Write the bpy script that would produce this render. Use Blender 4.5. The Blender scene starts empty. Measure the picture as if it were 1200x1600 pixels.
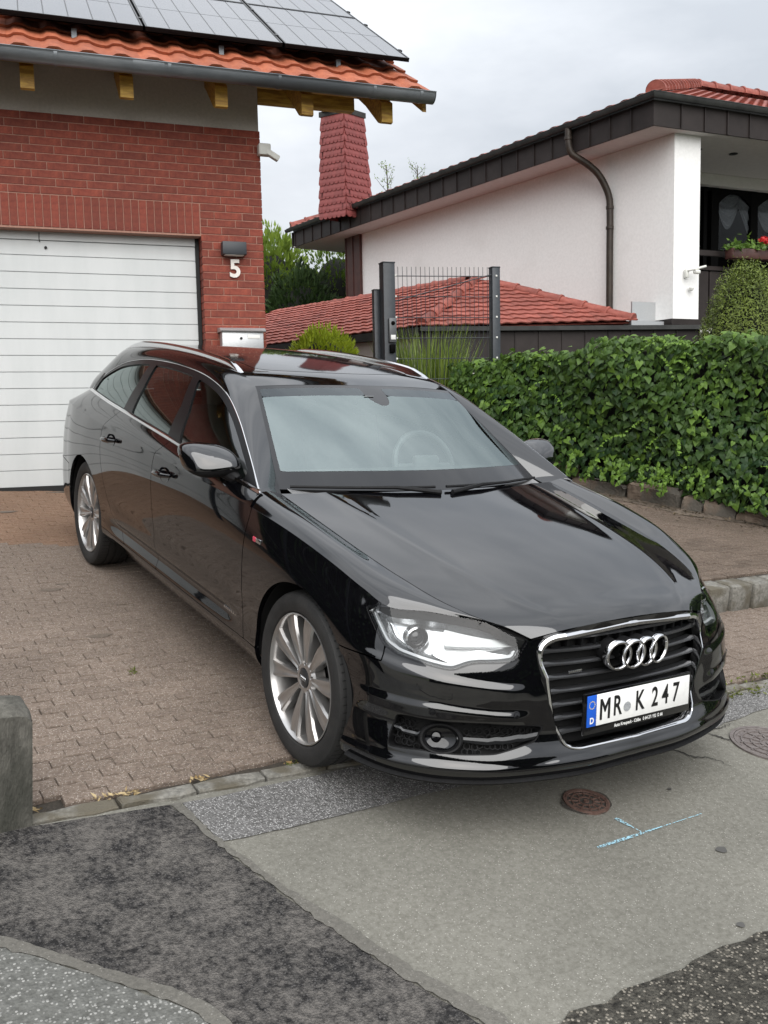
import bpy, bmesh, math, random
import numpy as np
from mathutils import Matrix, Vector
random.seed(7)
RNG = np.random.default_rng(11)
SC = bpy.context.scene
COL = SC.collection
# ---------------------------------------------------------------- camera
# world: z up, x along the garage wall, y towards the house; the street falls towards the camera
RC = np.array([[0.976321,-0.210148,0.051333],[0.215204,0.967663,-0.131588],[-0.02202,0.139519,0.989975]])   # tilt and heading of the driveway and car
CAMP = np.array([-1.722879,-3.66606,1.339753])
AG = np.array([[0.938344,-0.345098,-0.020441],[0.054535,0.089378,0.994504],[0.341375,0.934301,-0.102687]])
cam_data = bpy.data.cameras.new('camera'); cam = bpy.data.objects.new('camera', cam_data); COL.objects.link(cam)
m = Matrix.Identity(4)
for i in range(3):
    m[i][0] = AG[0][i]; m[i][1] = AG[1][i]; m[i][2] = -AG[2][i]; m[i][3] = CAMP[i]
cam.matrix_world = m
cam_data.sensor_fit = 'HORIZONTAL'; cam_data.sensor_width = 36; cam_data.lens = 1450/1200*36
cam_data.clip_start = .05; cam_data.clip_end = 2000
SC.camera = cam
# ---------------------------------------------------------------- sky and sun (overcast)
SUN_EL, SUN_AZ = math.radians(40), math.radians(190)
world = bpy.data.worlds.new('World'); SC.world = world; world.use_nodes = True
wt = world.node_tree; wt.nodes.clear()
def wn(t, **k):
    n = wt.nodes.new(t)
    for a, b in k.items(): setattr(n, a, b)
    return n
w_out = wn('ShaderNodeOutputWorld'); w_bg = wn('ShaderNodeBackground')
w_sky = wn('ShaderNodeTexSky', sky_type='NISHITA', sun_disc=False, sun_elevation=SUN_EL, sun_rotation=SUN_AZ, air_density=1.0, dust_density=4.0)
w_co = wn('ShaderNodeTexCoord'); w_map = wn('ShaderNodeMapping'); w_map.inputs['Scale'].default_value = (1.0, 1.0, 2.6)
w_n1 = wn('ShaderNodeTexNoise'); w_n1.inputs['Scale'].default_value = 2.2; w_n1.inputs['Detail'].default_value = 6; w_n1.inputs['Roughness'].default_value = .55
w_cr = wn('ShaderNodeValToRGB')
w_cr.color_ramp.elements[0].position = .32; w_cr.color_ramp.elements[0].color = (5.7, 6.05, 6.5, 1)
w_cr.color_ramp.elements[1].position = .66; w_cr.color_ramp.elements[1].color = (9.0, 9.25, 9.6, 1)
w_mix = wn('ShaderNodeMixRGB'); w_mix.inputs[0].default_value = .93
wt.links.new(w_co.outputs['Generated'], w_map.inputs[0]); wt.links.new(w_map.outputs[0], w_n1.inputs['Vector'])
wt.links.new(w_n1.outputs[0], w_cr.inputs[0]); # standard overcast sky: the zenith three times as bright as the horizon
w_sep = wn('ShaderNodeSeparateXYZ'); w_mr = wn('ShaderNodeMapRange'); w_mr.inputs['To Min'].default_value = .333; w_mr.inputs['To Max'].default_value = 1.0
w_mul = wn('ShaderNodeMixRGB', blend_type='MULTIPLY'); w_mul.inputs[0].default_value = 1
wt.links.new(w_co.outputs['Generated'], w_sep.inputs[0]); wt.links.new(w_sep.outputs[2], w_mr.inputs[0]); wt.links.new(w_cr.outputs[0], w_mul.inputs[1]); wt.links.new(w_mr.outputs[0], w_mul.inputs[2])
wt.links.new(w_sky.outputs[0], w_mix.inputs[1]); wt.links.new(w_mul.outputs[0], w_mix.inputs[2])
wt.links.new(w_mix.outputs[0], w_bg.inputs[0]); w_bg.inputs[1].default_value = .05
wt.links.new(w_bg.outputs[0], w_out.inputs[0])
sun_d = bpy.data.lights.new('sun', 'SUN'); sun_d.energy = .8; sun_d.angle = math.radians(72); sun_d.color = (1, .985, .96)
sun = bpy.data.objects.new('sun', sun_d); COL.objects.link(sun)
_sd = Vector((math.sin(SUN_AZ)*math.cos(SUN_EL), math.cos(SUN_AZ)*math.cos(SUN_EL), math.sin(SUN_EL)))
sun.rotation_euler = _sd.to_track_quat('Z', 'Y').to_euler()
# ---------------------------------------------------------------- exposure
SC.view_settings.view_transform = 'Standard'; SC.view_settings.look = 'None'; SC.view_settings.exposure = 2.15; SC.view_settings.gamma = 1.0
SC.view_settings.use_curve_mapping = False
SC.render.engine = 'CYCLES'
try:
    SC.cycles.use_denoising = True
    SC.cycles.max_bounces = 8; SC.cycles.transparent_max_bounces = 24; SC.cycles.glossy_bounces = 4; SC.cycles.transmission_bounces = 6; SC.cycles.diffuse_bounces = 3
    SC.cycles.sample_clamp_indirect = 6
except Exception: pass

# ---------------------------------------------------------------- materials
def mat_new(name):
    m = bpy.data.materials.new(name); m.use_nodes = True
    nt = m.node_tree; nt.nodes.clear()
    o = nt.nodes.new('ShaderNodeOutputMaterial'); b = nt.nodes.new('ShaderNodeBsdfPrincipled')
    nt.links.new(b.outputs[0], o.inputs[0])
    return m, nt, b, o
def setb(b, **k):
    for a, v in k.items():
        b.inputs[{'rough':'Roughness','metal':'Metallic','spec':'Specular IOR Level','coat':'Coat Weight','coatr':'Coat Roughness','ior':'IOR','trans':'Transmission Weight','sheen':'Sheen Weight','emis':'Emission Strength'}.get(a, a)].default_value = v
def col4(c): return (c[0], c[1], c[2], 1)
def plain(name, c, rough=.5, metal=0, **k):
    m, nt, b, o = mat_new(name)
    b.inputs['Base Color'].default_value = col4(c); setb(b, rough=rough, metal=metal, **k)
    return m
def noisy(name, c1, c2, scale=8, rough=.7, bump=0, bscale=None, detail=6, lo=.35, hi=.65, coords='Object', metal=0, c3=None, scale3=1, lo3=.45, hi3=.6, mix3=1.0, per_obj=0, rough2=None, dist=.01, stretch=None, spec=None, nrough=.6):
    """two colours mixed by noise, an optional larger patch colour, per-object value shift and a fine bump"""
    m, nt, b, o = mat_new(name)
    N, L = nt.nodes, nt.links
    tc = N.new('ShaderNodeTexCoord'); src = tc.outputs[coords]
    if stretch:
        mp = N.new('ShaderNodeMapping'); mp.inputs['Scale'].default_value = stretch; L.new(src, mp.inputs[0]); src = mp.outputs[0]
    n1 = N.new('ShaderNodeTexNoise'); n1.inputs['Scale'].default_value = scale; n1.inputs['Detail'].default_value = detail; n1.inputs['Roughness'].default_value = nrough
    L.new(src, n1.inputs['Vector'])
    r = N.new('ShaderNodeValToRGB'); r.color_ramp.elements[0].position = lo; r.color_ramp.elements[1].position = hi
    r.color_ramp.elements[0].color = col4(c1); r.color_ramp.elements[1].color = col4(c2)
    L.new(n1.outputs[0], r.inputs[0]); out = r.outputs[0]
    if c3 is not None:
        n3 = N.new('ShaderNodeTexNoise'); n3.inputs['Scale'].default_value = scale3; n3.inputs['Detail'].default_value = 5
        L.new(src, n3.inputs['Vector'])
        r3 = N.new('ShaderNodeValToRGB'); r3.color_ramp.elements[0].position = lo3; r3.color_ramp.elements[1].position = hi3
        r3.color_ramp.elements[1].color = (mix3, mix3, mix3, 1)
        L.new(n3.outputs[0], r3.inputs[0])
        mx = N.new('ShaderNodeMixRGB'); L.new(r3.outputs[0], mx.inputs[0]); L.new(out, mx.inputs[1]); mx.inputs[2].default_value = col4(c3); out = mx.outputs[0]
    if per_obj:
        oi = N.new('ShaderNodeObjectInfo'); mr = N.new('ShaderNodeMapRange'); mr.inputs['To Min'].default_value = 1-per_obj; mr.inputs['To Max'].default_value = 1+per_obj
        L.new(oi.outputs['Random'], mr.inputs[0])
        mu = N.new('ShaderNodeMixRGB'); mu.blend_type = 'MULTIPLY'; mu.inputs[0].default_value = 1
        L.new(out, mu.inputs[1]); L.new(mr.outputs[0], mu.inputs[2]); out = mu.outputs[0]
    L.new(out, b.inputs['Base Color'])
    setb(b, rough=rough, metal=metal)
    if spec is not None: setb(b, spec=spec)
    if rough2 is not None:
        mr2 = N.new('ShaderNodeMapRange'); mr2.inputs['To Min'].default_value = rough; mr2.inputs['To Max'].default_value = rough2
        L.new(n1.outputs[0], mr2.inputs[0]); L.new(mr2.outputs[0], b.inputs['Roughness'])
    if bump:
        nb = N.new('ShaderNodeTexNoise'); nb.inputs['Scale'].default_value = bscale or scale*3; nb.inputs['Detail'].default_value = 4
        L.new(src, nb.inputs['Vector'])
        bp = N.new('ShaderNodeBump'); bp.inputs['Strength'].default_value = bump; bp.inputs['Distance'].default_value = dist
        L.new(nb.outputs[0], bp.inputs['Height']); L.new(bp.outputs[0], b.inputs['Normal'])
    return m
def glassy(name, tint, refl=1.5, rough=0.0, body=None, bodymix=0.0, gcol=(1, 1, 1)):
    """thin pane: tinted see-through plus a Fresnel mirror"""
    m = bpy.data.materials.new(name); m.use_nodes = True
    nt = m.node_tree; nt.nodes.clear(); N, L = nt.nodes, nt.links
    o = N.new('ShaderNodeOutputMaterial'); t = N.new('ShaderNodeBsdfTransparent'); t.inputs[0].default_value = col4(tint)
    g = N.new('ShaderNodeBsdfGlossy'); g.inputs['Roughness'].default_value = rough; g.inputs[0].default_value = col4(gcol)
    fr = N.new('ShaderNodeFresnel'); fr.inputs[0].default_value = refl
    mx = N.new('ShaderNodeMixShader'); L.new(fr.outputs[0], mx.inputs[0])
    base = t.outputs[0]
    if body is not None:
        d = N.new('ShaderNodeBsdfDiffuse'); d.inputs[0].default_value = col4(body); m2 = N.new('ShaderNodeMixShader'); m2.inputs[0].default_value = bodymix
        L.new(t.outputs[0], m2.inputs[1]); L.new(d.outputs[0], m2.inputs[2]); base = m2.outputs[0]
    L.new(base, mx.inputs[1]); L.new(g.outputs[0], mx.inputs[2]); L.new(mx.outputs[0], o.inputs[0])
    return m

# ---------------------------------------------------------------- mesh helpers
class MB:
    """collects geometry of ONE object"""
    def __init__(s): s.v = []; s.f = []; s.n = 0
    def add(s, v, f):
        v = [tuple(map(float, p)) for p in v]
        s.v += v; s.f += [tuple(int(i)+s.n for i in q) for q in f]; s.n += len(v); return s
    def box(s, c, d, M=None):
        x, y, z = d[0]/2, d[1]/2, d[2]/2
        v = [(sx*x, sy*y, sz*z) for sx in (-1, 1) for sy in (-1, 1) for sz in (-1, 1)]
        if M is not None: v = [tuple(np.asarray(M) @ np.array(p)) for p in v]
        v = [(p[0]+c[0], p[1]+c[1], p[2]+c[2]) for p in v]
        return s.add(v, [(0,1,3,2),(4,6,7,5),(0,4,5,1),(2,3,7,6),(0,2,6,4),(1,5,7,3)])
    def rbox(s, c, d, r=.01, seg=2, M=None):
        bm = bmesh.new(); bmesh.ops.create_cube(bm, size=1)
        for q in bm.verts: q.co = Vector((q.co.x*d[0], q.co.y*d[1], q.co.z*d[2]))
        bmesh.ops.bevel(bm, geom=list(bm.edges), offset=min(r, min(d)*.49), segments=seg, affect='EDGES', profile=.5)
        bm.verts.ensure_lookup_table(); bm.verts.index_update()
        v = [q.co[:] for q in bm.verts]
        if M is not None: v = [tuple(np.asarray(M) @ np.array(p)) for p in v]
        v = [(p[0]+c[0], p[1]+c[1], p[2]+c[2]) for p in v]
        f = [[q.index for q in fa.verts] for fa in bm.faces]; bm.free()
        return s.add(v, f)
    def tube(s, P, r, n=8, cap=True, closed=False):
        P = np.asarray(P, float); k = len(P)
        rr = np.broadcast_to(np.asarray(r, float), (k,))
        T = np.gradient(P, axis=0)
        if closed: T = np.roll(P, -1, 0)-np.roll(P, 1, 0)
        T /= np.maximum(np.linalg.norm(T, axis=1, keepdims=True), 1e-9)
        up = np.array([0, 0, 1.]) if abs(T[0][2]) < .9 else np.array([1., 0, 0])
        a = np.cross(T[0], up); a /= np.linalg.norm(a); V = []
        for i in range(k):
            a = a-T[i]*(a@T[i]); a /= max(np.linalg.norm(a), 1e-9); b = np.cross(T[i], a)
            for j in range(n):
                t = 2*math.pi*j/n; V.append(P[i]+rr[i]*(a*math.cos(t)+b*math.sin(t)))
        F = [(i*n+j, i*n+(j+1) % n, (i+1)*n+(j+1) % n, (i+1)*n+j) for i in range(k-1) for j in range(n)]
        if closed: F += [((k-1)*n+j, (k-1)*n+(j+1) % n, (j+1) % n, j) for j in range(n)]
        elif cap: F += [tuple(range(n-1, -1, -1)), tuple(range((k-1)*n, k*n))]
        return s.add(V, F)
    def lathe(s, prof, n=48, axis='z', c=(0, 0, 0), closed=False):
        """prof: list of (radius, height)"""
        k = len(prof); V = []
        for r, h in prof:
            for j in range(n):
                t = 2*math.pi*j/n; a, b = r*math.cos(t), r*math.sin(t)
                V.append({'z': (a, b, h), 'x': (h, a, b), 'y': (b, h, a)}[axis])
        V = [(p[0]+c[0], p[1]+c[1], p[2]+c[2]) for p in V]
        kk = k if closed else k-1
        F = [(i*n+j, i*n+(j+1) % n, ((i+1) % k)*n+(j+1) % n, ((i+1) % k)*n+j) for i in range(kk) for j in range(n)]
        return s.add(V, F)
    def disc(s, c, r, n=32, axis='z', ry=None):
        V = [c]+[tuple(np.array(c)+np.array({'z': (r*math.cos(t), (ry or r)*math.sin(t), 0), 'x': (0, r*math.cos(t), (ry or r)*math.sin(t)), 'y': ((ry or r)*math.sin(t), 0, r*math.cos(t))}[axis])) for t in np.linspace(0, 2*math.pi, n, endpoint=False)]
        return s.add(V, [(0, i+1, (i+1) % n+1) for i in range(n)])
    def grid(s, P, flip=False):
        P = np.asarray(P); a, b = P.shape[:2]
        F = [(i*b+j, (i+1)*b+j, (i+1)*b+j+1, i*b+j+1) for i in range(a-1) for j in range(b-1)]
        if flip: F = [q[::-1] for q in F]
        return s.add(P.reshape(-1, 3), F)
    def prism(s, poly, z0, z1, M=None, off=(0, 0, 0)):
        n = len(poly); V = [(p[0], p[1], z0) for p in poly]+[(p[0], p[1], z1) for p in poly]
        if M is not None: V = [tuple(np.asarray(M) @ np.array(p)) for p in V]
        V = [(p[0]+off[0], p[1]+off[1], p[2]+off[2]) for p in V]
        return s.add(V, [tuple(range(n-1, -1, -1)), tuple(range(n, 2*n))]+[(i, (i+1) % n, n+(i+1) % n, n+i) for i in range(n)])
    def mesh(s, name, mat=None, smooth=True, angle=35, fix=False):
        me = bpy.data.meshes.new(name); me.from_pydata(s.v, [], s.f); me.update()
        if fix:
            bm = bmesh.new(); bm.from_mesh(me); bmesh.ops.recalc_face_normals(bm, faces=bm.faces); bm.to_mesh(me); bm.free()
        if smooth:
            me.polygons.foreach_set('use_smooth', [True]*len(me.polygons))
            try: me.set_sharp_from_angle(angle=math.radians(angle))
            except Exception: pass
        if mat: me.materials.append(mat)
        return me
    def obj(s, name, mat=None, parent=None, smooth=True, angle=35, fix=False):
        return link(name, s.mesh(name, mat, smooth, angle, fix), parent)
def link(name, me, parent=None):
    o = bpy.data.objects.new(name, me); COL.objects.link(o)
    if parent is not None: o.parent = parent
    return o
def tag(o, label=None, cat=None, group=None, kind=None):
    for k, v in (('label', label), ('category', cat), ('group', group), ('kind', kind)):
        if v: o[k] = v
    return o
def thing(name, label, cat, loc=(0, 0, 0), group=None, R=None):
    o = bpy.data.objects.new(name, None); COL.objects.link(o); o.empty_display_size = .1
    M = Matrix.Identity(4)
    if R is not None:
        for i in range(3):
            for j in range(3): M[i][j] = R[i][j]
    for i in range(3): M[i][3] = loc[i]
    o.matrix_world = M
    return tag(o, label, cat, group)
def ray(px, py):
    return AG.T @ np.array([(px-600)/1450., (800-py)/1450., 1.])
NG = RC[:, 2]
def GP(x, y, z=0.0):
    """point in driveway coordinates (car frame) to world"""
    return RC @ np.array([x, y, z])
def text_mesh(name, s, size=1.0, bold=0.0, sx=1.0, depth=0.0, align='CENTER'):
    cu = bpy.data.curves.new(name, 'FONT'); cu.body = s; cu.size = size; cu.offset = bold; cu.align_x = align; cu.align_y = 'CENTER'; cu.resolution_u = 6
    cu.extrude = depth
    o = bpy.data.objects.new(name, cu); COL.objects.link(o)
    bpy.context.view_layer.update()
    me = bpy.data.meshes.new_from_object(o.evaluated_get(bpy.context.evaluated_depsgraph_get()))
    bpy.data.objects.remove(o); bpy.data.curves.remove(cu)
    for q in me.vertices: q.co.x *= sx
    me.name = name
    return me
# ---------------------------------------------------------------- car surfaces (metres, car frame: x left/right half width, y back, z up)
def cr(T, P, t):
    """Catmull-Rom through P (n,k) at parameters T, sampled at t."""
    T = np.asarray(T, float); P = np.asarray(P, float); t = np.asarray(t, float)
    n = len(T)
    d = np.diff(T); s = (P[1:]-P[:-1])/d.reshape((-1,)+(1,)*(P.ndim-1))
    M = np.empty_like(P)
    M[0] = s[0]; M[-1] = s[-1]
    if n > 2:
        w = (d[1:]/(d[1:]+d[:-1])).reshape((-1,)+(1,)*(P.ndim-1))
        M[1:-1] = s[:-1]*w + s[1:]*(1-w)
    i = np.clip(np.searchsorted(T, t, side='right')-1, 0, n-2)
    h = d[i]; u = (t-T[i])/h
    sh = (-1,)+(1,)*(P.ndim-1)
    u = u.reshape(sh); h = h.reshape(sh)
    return ((2*u**3-3*u**2+1)*P[i] + (u**3-2*u**2+u)*h*M[i] + (-2*u**3+3*u**2)*P[i+1] + (u**3-u**2)*h*M[i+1])
def chord(P):
    P = np.asarray(P, float)
    return np.concatenate([[0], np.cumsum(np.linalg.norm(np.diff(P, axis=0), axis=1))])
def spl(P, n):
    P = np.asarray(P, float); T = chord(P)
    return cr(T, P, np.linspace(0, T[-1], n))
def net(rows, nu, nv, tu=None, us=None):
    """rows: (R,S,3) control points; returns dense (nu,nv,3), u along stations, v across rows."""
    rows = np.asarray(rows, float)
    TU = tu if tu is not None else np.mean([chord(r) for r in rows], axis=0)
    us = np.linspace(TU[0], TU[-1], nu) if us is None else us
    D = np.stack([cr(TU, r, us) for r in rows])            # R,nu,3
    TV = np.mean([chord(D[:, k]) for k in range(0, D.shape[1], 7)], axis=0)
    vs = np.linspace(0, TV[-1], nv)
    return np.transpose(cr(TV, D, vs), (1, 0, 2)), us
# lower shell: six rows from the sill / lip up to the shoulder crease, twenty stations from nose to tail
SH = [
 [(0,-.915,.232),(0,-.945,.275),(0,-.915,.355),(0,-.892,.50),(0,-.867,.64),(0,-.85,.735)],
 [(.25,-.912,.232),(.25,-.94,.275),(.25,-.905,.355),(.25,-.880,.50),(.25,-.855,.64),(.25,-.842,.728)],
 [(.42,-.88,.23),(.425,-.905,.272),(.42,-.875,.36),(.42,-.850,.50),(.42,-.826,.60),(.435,-.80,.688)],
 [(.60,-.815,.225),(.61,-.842,.267),(.60,-.805,.37),(.60,-.79,.50),(.595,-.758,.62),(.56,-.69,.735)],
 [(.755,-.71,.22),(.768,-.732,.262),(.757,-.70,.38),(.757,-.685,.50),(.745,-.65,.62),(.70,-.57,.748)],
 [(.84,-.59,.215),(.856,-.605,.257),(.842,-.575,.38),(.842,-.56,.50),(.832,-.53,.62),(.80,-.475,.748)],
 [(.882,-.455,.21),(.899,-.455,.252),(.888,-.44,.38),(.888,-.43,.50),(.885,-.42,.63),(.837,-.37,.785)],
 [(.905,-.2,.215),(.918,-.2,.255),(.915,-.2,.38),(.918,-.2,.53),(.917,-.2,.70),(.873,-.2,.836)],
 [(.90,0,.225),(.916,0,.27),(.922,0,.40),(.93,0,.56),(.929,0,.74),(.896,0,.874)],
 [(.875,.42,.25),(.905,.42,.295),(.914,.42,.42),(.932,.42,.58),(.937,.42,.77),(.917,.42,.912)],
 [(.87,1.0,.25),(.905,1.0,.298),(.910,1.0,.42),(.929,1.0,.60),(.941,1.0,.80),(.931,1.0,.928)],
 [(.87,1.57,.25),(.905,1.57,.298),(.910,1.57,.42),(.930,1.57,.61),(.943,1.57,.81),(.933,1.57,.943)],
 [(.87,2.2,.25),(.905,2.2,.298),(.912,2.2,.42),(.932,2.2,.62),(.943,2.2,.82),(.932,2.2,.957)],
 [(.88,2.6,.25),(.908,2.6,.295),(.92,2.6,.42),(.937,2.6,.62),(.942,2.6,.825),(.929,2.6,.967)],
 [(.895,2.95,.25),(.913,2.95,.29),(.93,2.95,.42),(.94,2.95,.62),(.938,2.95,.83),(.92,2.95,.977)],
 [(.885,3.35,.26),(.90,3.35,.30),(.915,3.35,.42),(.92,3.35,.62),(.913,3.35,.83),(.893,3.35,.985)],
 [(.82,3.68,.28),(.838,3.70,.32),(.85,3.71,.43),(.852,3.70,.62),(.842,3.68,.83),(.825,3.62,.99)],
 [(.63,3.91,.28),(.64,3.93,.32),(.65,3.945,.43),(.65,3.93,.62),(.64,3.88,.83),(.64,3.82,.99)],
 [(.35,3.98,.28),(.35,4.0,.32),(.35,4.01,.43),(.35,4.0,.62),(.35,3.94,.83),(.35,3.88,.99)],
 [(0,4.0,.28),(0,4.02,.32),(0,4.03,.43),(0,4.02,.62),(0,3.96,.83),(0,3.9,.99)],
]
SH = np.array(SH).transpose(1, 0, 2)          # rows, stations, 3
SHT = chord(SH[3])                            # sigma parameter: metres along the third row
def shell_grid():
    us = np.concatenate([np.linspace(0, SHT[8], 170, endpoint=False), np.linspace(SHT[8], SHT[15], 280, endpoint=False), np.linspace(SHT[15], SHT[-1], 70)])
    return net(SH, 0, 112, tu=SHT, us=us)
BELT = np.array([(.872,.42,.965),(.886,1.0,1.002),(.886,1.57,1.037),(.874,2.2,1.066),(.857,2.6,1.080),(.832,2.95,1.093),(.79,3.27,1.093),(.75,3.43,1.072),(.60,3.63,1.06),(.33,3.71,1.06),(0,3.73,1.06)])
CREASE = SH[5]
HOODL = np.array([(.435,-.802,.695),(.50,-.745,.725),(.56,-.692,.742),(.632,-.58,.770),(.692,-.40,.812),(.727,-.18,.853),(.746,.06,.893),(.757,.28,.926),(.762,.46,.951)])
DLO = np.array([(.872,.42,.965),(.838,.56,1.035),(.800,.72,1.112),(.752,.93,1.207),(.706,1.18,1.293),(.672,1.5,1.348),(.655,1.9,1.372),(.655,2.3,1.370),(.668,2.65,1.345),(.695,2.95,1.285),(.735,3.10,1.215),(.775,3.19,1.145),(.80,3.2,1.10)])
WSE = np.array([(.728,.535,.955),(.69,.70,1.062),(.648,.87,1.170),(.606,1.04,1.276),(.58,1.15,1.338)])   # windscreen side edge
ROOFE = np.array([(.58,1.15,1.338),(.574,1.28,1.375),(.568,1.45,1.402),(.565,1.8,1.427),(.565,2.2,1.436),(.567,2.6,1.431),(.573,2.95,1.410),(.578,3.20,1.376),(.588,3.38,1.305)])
ROOFC = np.array([(0,1.06,1.362),(0,1.2,1.391),(0,1.45,1.422),(0,1.8,1.446),(0,2.2,1.456),(0,2.6,1.453),(0,2.95,1.437),(0,3.25,1.41),(0,3.50,1.362)])

BT = SHT[9:]
def band_grid():
    """door / quarter band between the shoulder crease and the belt line"""
    A = SH[5][9:]; B = BELT; M = (A+B)/2; M[:7, 0] += .006
    us = np.concatenate([np.linspace(BT[0], BT[6], 260, endpoint=False), np.linspace(BT[6], BT[-1], 60)])
    return net(np.stack([A, M, B]), 0, 14, tu=BT, us=us)[0]
def fender_grid():
    A = SH[5][3:10]
    T = chord(A); t = np.linspace(0, T[-1], 130)
    a = cr(T, A, t)
    m1 = cr(T, np.array([(.56,-.691,.737),(.69,-.573,.756),(.778,-.478,.773),(.818,-.378,.803),(.853,-.2,.858),(.876,0,.898),(.889,.425,.955)]), t)
    m2 = cr(T, np.array([(.56,-.692,.741),(.672,-.577,.766),(.75,-.46,.797),(.785,-.36,.823),(.812,-.18,.873),(.83,.02,.913),(.838,.44,.969)]), t)
    H = HOODL[2:]; b = spl(H, 130)
    return np.stack([a, m1, m2, b]).transpose(1, 0, 2)
def densify(G, nv):
    TV = np.mean([chord(G[k]) for k in range(0, len(G), 5)], axis=0) + np.arange(G.shape[1])*1e-6
    return np.transpose(cr(TV, G.transpose(1, 0, 2), np.linspace(0, TV[-1], nv)), (1, 0, 2))
def by_y(C, y):
    return cr(C[:, 1], C, y)
def glass_grid(ny=240, nv=34, y0=.425, y1=3.185):
    y = np.linspace(y0, y1, ny)
    lo = by_y(BELT[:8], y); hi = by_y(DLO, y)
    w = np.linspace(0, 1, nv)[None, :, None]
    G = lo[:, None]*(1-w) + hi[:, None]*w
    h = np.linalg.norm(hi-lo, axis=1)[:, None]
    G[..., 0] += (4*w*(1-w))[..., 0]*h*.055
    return G
def frame_grid():
    """A pillar, cant rail and D pillar between the side windows and the windscreen / roof edge"""
    ta = chord(DLO); tb_pts = np.vstack([WSE, ROOFE[1:], [(.62,3.46,1.235),(.68,3.50,1.155),(.742,3.44,1.078)]])
    pairs = [(0, 0), (3, 2.6), (4, 4), (5, 6), (6, 7.2), (7, 8.1), (8, 9.2), (9, 10.4), (10, 12.3), (11, 13.6), (12, 15)]
    ia = np.interp(np.linspace(0, 12, 200), [p[0] for p in pairs], [p[0] for p in pairs])
    ib = np.interp(ia, [p[0] for p in pairs], [p[1] for p in pairs])
    a = cr(np.arange(len(DLO)), DLO, ia); b = cr(np.arange(len(tb_pts)), tb_pts, ib)
    w = np.linspace(0, 1, 12)[None, :, None]
    a = np.vstack([[(.874,.410,.945)], a]); b = np.vstack([[(.752,.452,.932)], b])
    G = a[:, None]*(1-w) + b[:, None]*w
    bul = (4*w*(1-w))[..., 0]*.018
    G[..., 0] += bul*.8; G[..., 2] += bul*.6
    return G
def roof_grid(nu=150, nx=41):
    e = spl(ROOFE, nu); c = spl(ROOFC, nu)
    w = np.linspace(-1, 1, nx)[None, :]
    X = e[:, :1]*w; a = np.abs(w)
    Y = c[:, 1:2] + (e[:, 1:2]-c[:, 1:2])*a**2
    Z = c[:, 2:3] + (e[:, 2:3]-c[:, 2:3])*a**2.6
    return np.stack([X, Y, Z], -1)
def screen_grid(nu=41, nv=30):
    w = np.linspace(-1, 1, nu)[None, :]; a = np.abs(w)
    v = np.linspace(0, 1, nv)[:, None]
    e = spl(WSE, nv)
    yc = .315 + (1.06-.315)*v; zc = .970 + (1.362-.970)*v + .022*4*v*(1-v)
    X = e[:, :1]*w; Y = yc + (e[:, 1:2]-yc)*a**2.0; Z = zc + (e[:, 2:3]-zc)*a**2.4
    return np.stack([X, Y, Z], -1)
HOODC = np.array([(0,-.853,.741),(0,-.83,.757),(0,-.70,.795),(0,-.5,.841),(0,-.25,.889),(0,.0,.930),(0,.295,.973)])
def hood_grid(nu=101, nv=110):
    v = np.linspace(0, 1, nv)
    v = v**1.15
    Te = chord(HOODL); e = cr(Te, HOODL, v*Te[-1])
    Tc = chord(HOODC); c = cr(Tc, HOODC, v*Tc[-1])
    w = np.linspace(-1, 1, nu)[None, :]; a = np.abs(w)
    fc = (.66 + .10*v)[:, None]
    g = .88*a**2.0 + .12*np.clip((a-fc)/(1-fc), 0, 1)**1.6
    X = e[:, :1]*w; Y = c[:, 1:2] + (e[:, 1:2]-c[:, 1:2])*a**2.2
    Z = c[:, 2:3] + (e[:, 2:3]-c[:, 2:3])*g
    ridge = np.exp(-((a-fc)/.05)**2)*.0035*np.clip(v*8, 0, 1)[:, None]
    return np.stack([X, Y, Z+ridge], -1)
def ledge(u): 
    u = np.clip(u, 0, 1); return u*u*(3-2*u)
def shell_disp(sig, z):
    """creases pressed into the bumper: outward offset in metres"""
    win = ledge((sig-.43)/.09)*ledge((1.12-sig)/.12)
    z2 = np.interp(sig, [.45,.52,.74,.99,1.1], [.552,.555,.578,.612,.62]); z3 = np.interp(sig, [.45,.55,.76,.99], [.452,.457,.474,.472])
    d = win*(.008*ledge((z2-z)/.03) + .008*ledge((z3+.012-z)/.03) - .016*ledge((.432-z)/.05))
    z4 = cr(np.array([0,.2,.34,.46,.6,.78,.99,1.2,9]), np.array([.300,.304,.303,.291,.294,.297,.284,.268,.26])[:, None], sig.ravel())[:, 0].reshape(sig.shape)
    d = d + ledge((1.25-sig)/.15)*.013*ledge((z4-z)/.030)
    dw = ledge((sig-1.98)/.2)*ledge((4.0-sig)/.25)
    d = d + dw*(.007*np.exp(-((z-.468)/.045)**2) - .012*np.exp(-((z-.392)/.028)**2) + .004*np.exp(-((z-.325)/.02)**2))
    return d
def normals(P):
    a = np.gradient(P, axis=0); b = np.gradient(P, axis=1)
    n = np.cross(a, b); l = np.linalg.norm(n, axis=-1, keepdims=True)
    return n/np.maximum(l, 1e-9)
def shell_full(disp=True):
    G, us = shell_grid()
    N = normals(G)
    if N[200, 40, 0] < 0: N = -N
    S = np.repeat(us[:, None], G.shape[1], 1)
    if disp: G = G + N*shell_disp(S, G[..., 2])[..., None]
    N = normals(G)
    if N[200, 40, 0] < 0: N = -N
    return G, N, S
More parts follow.
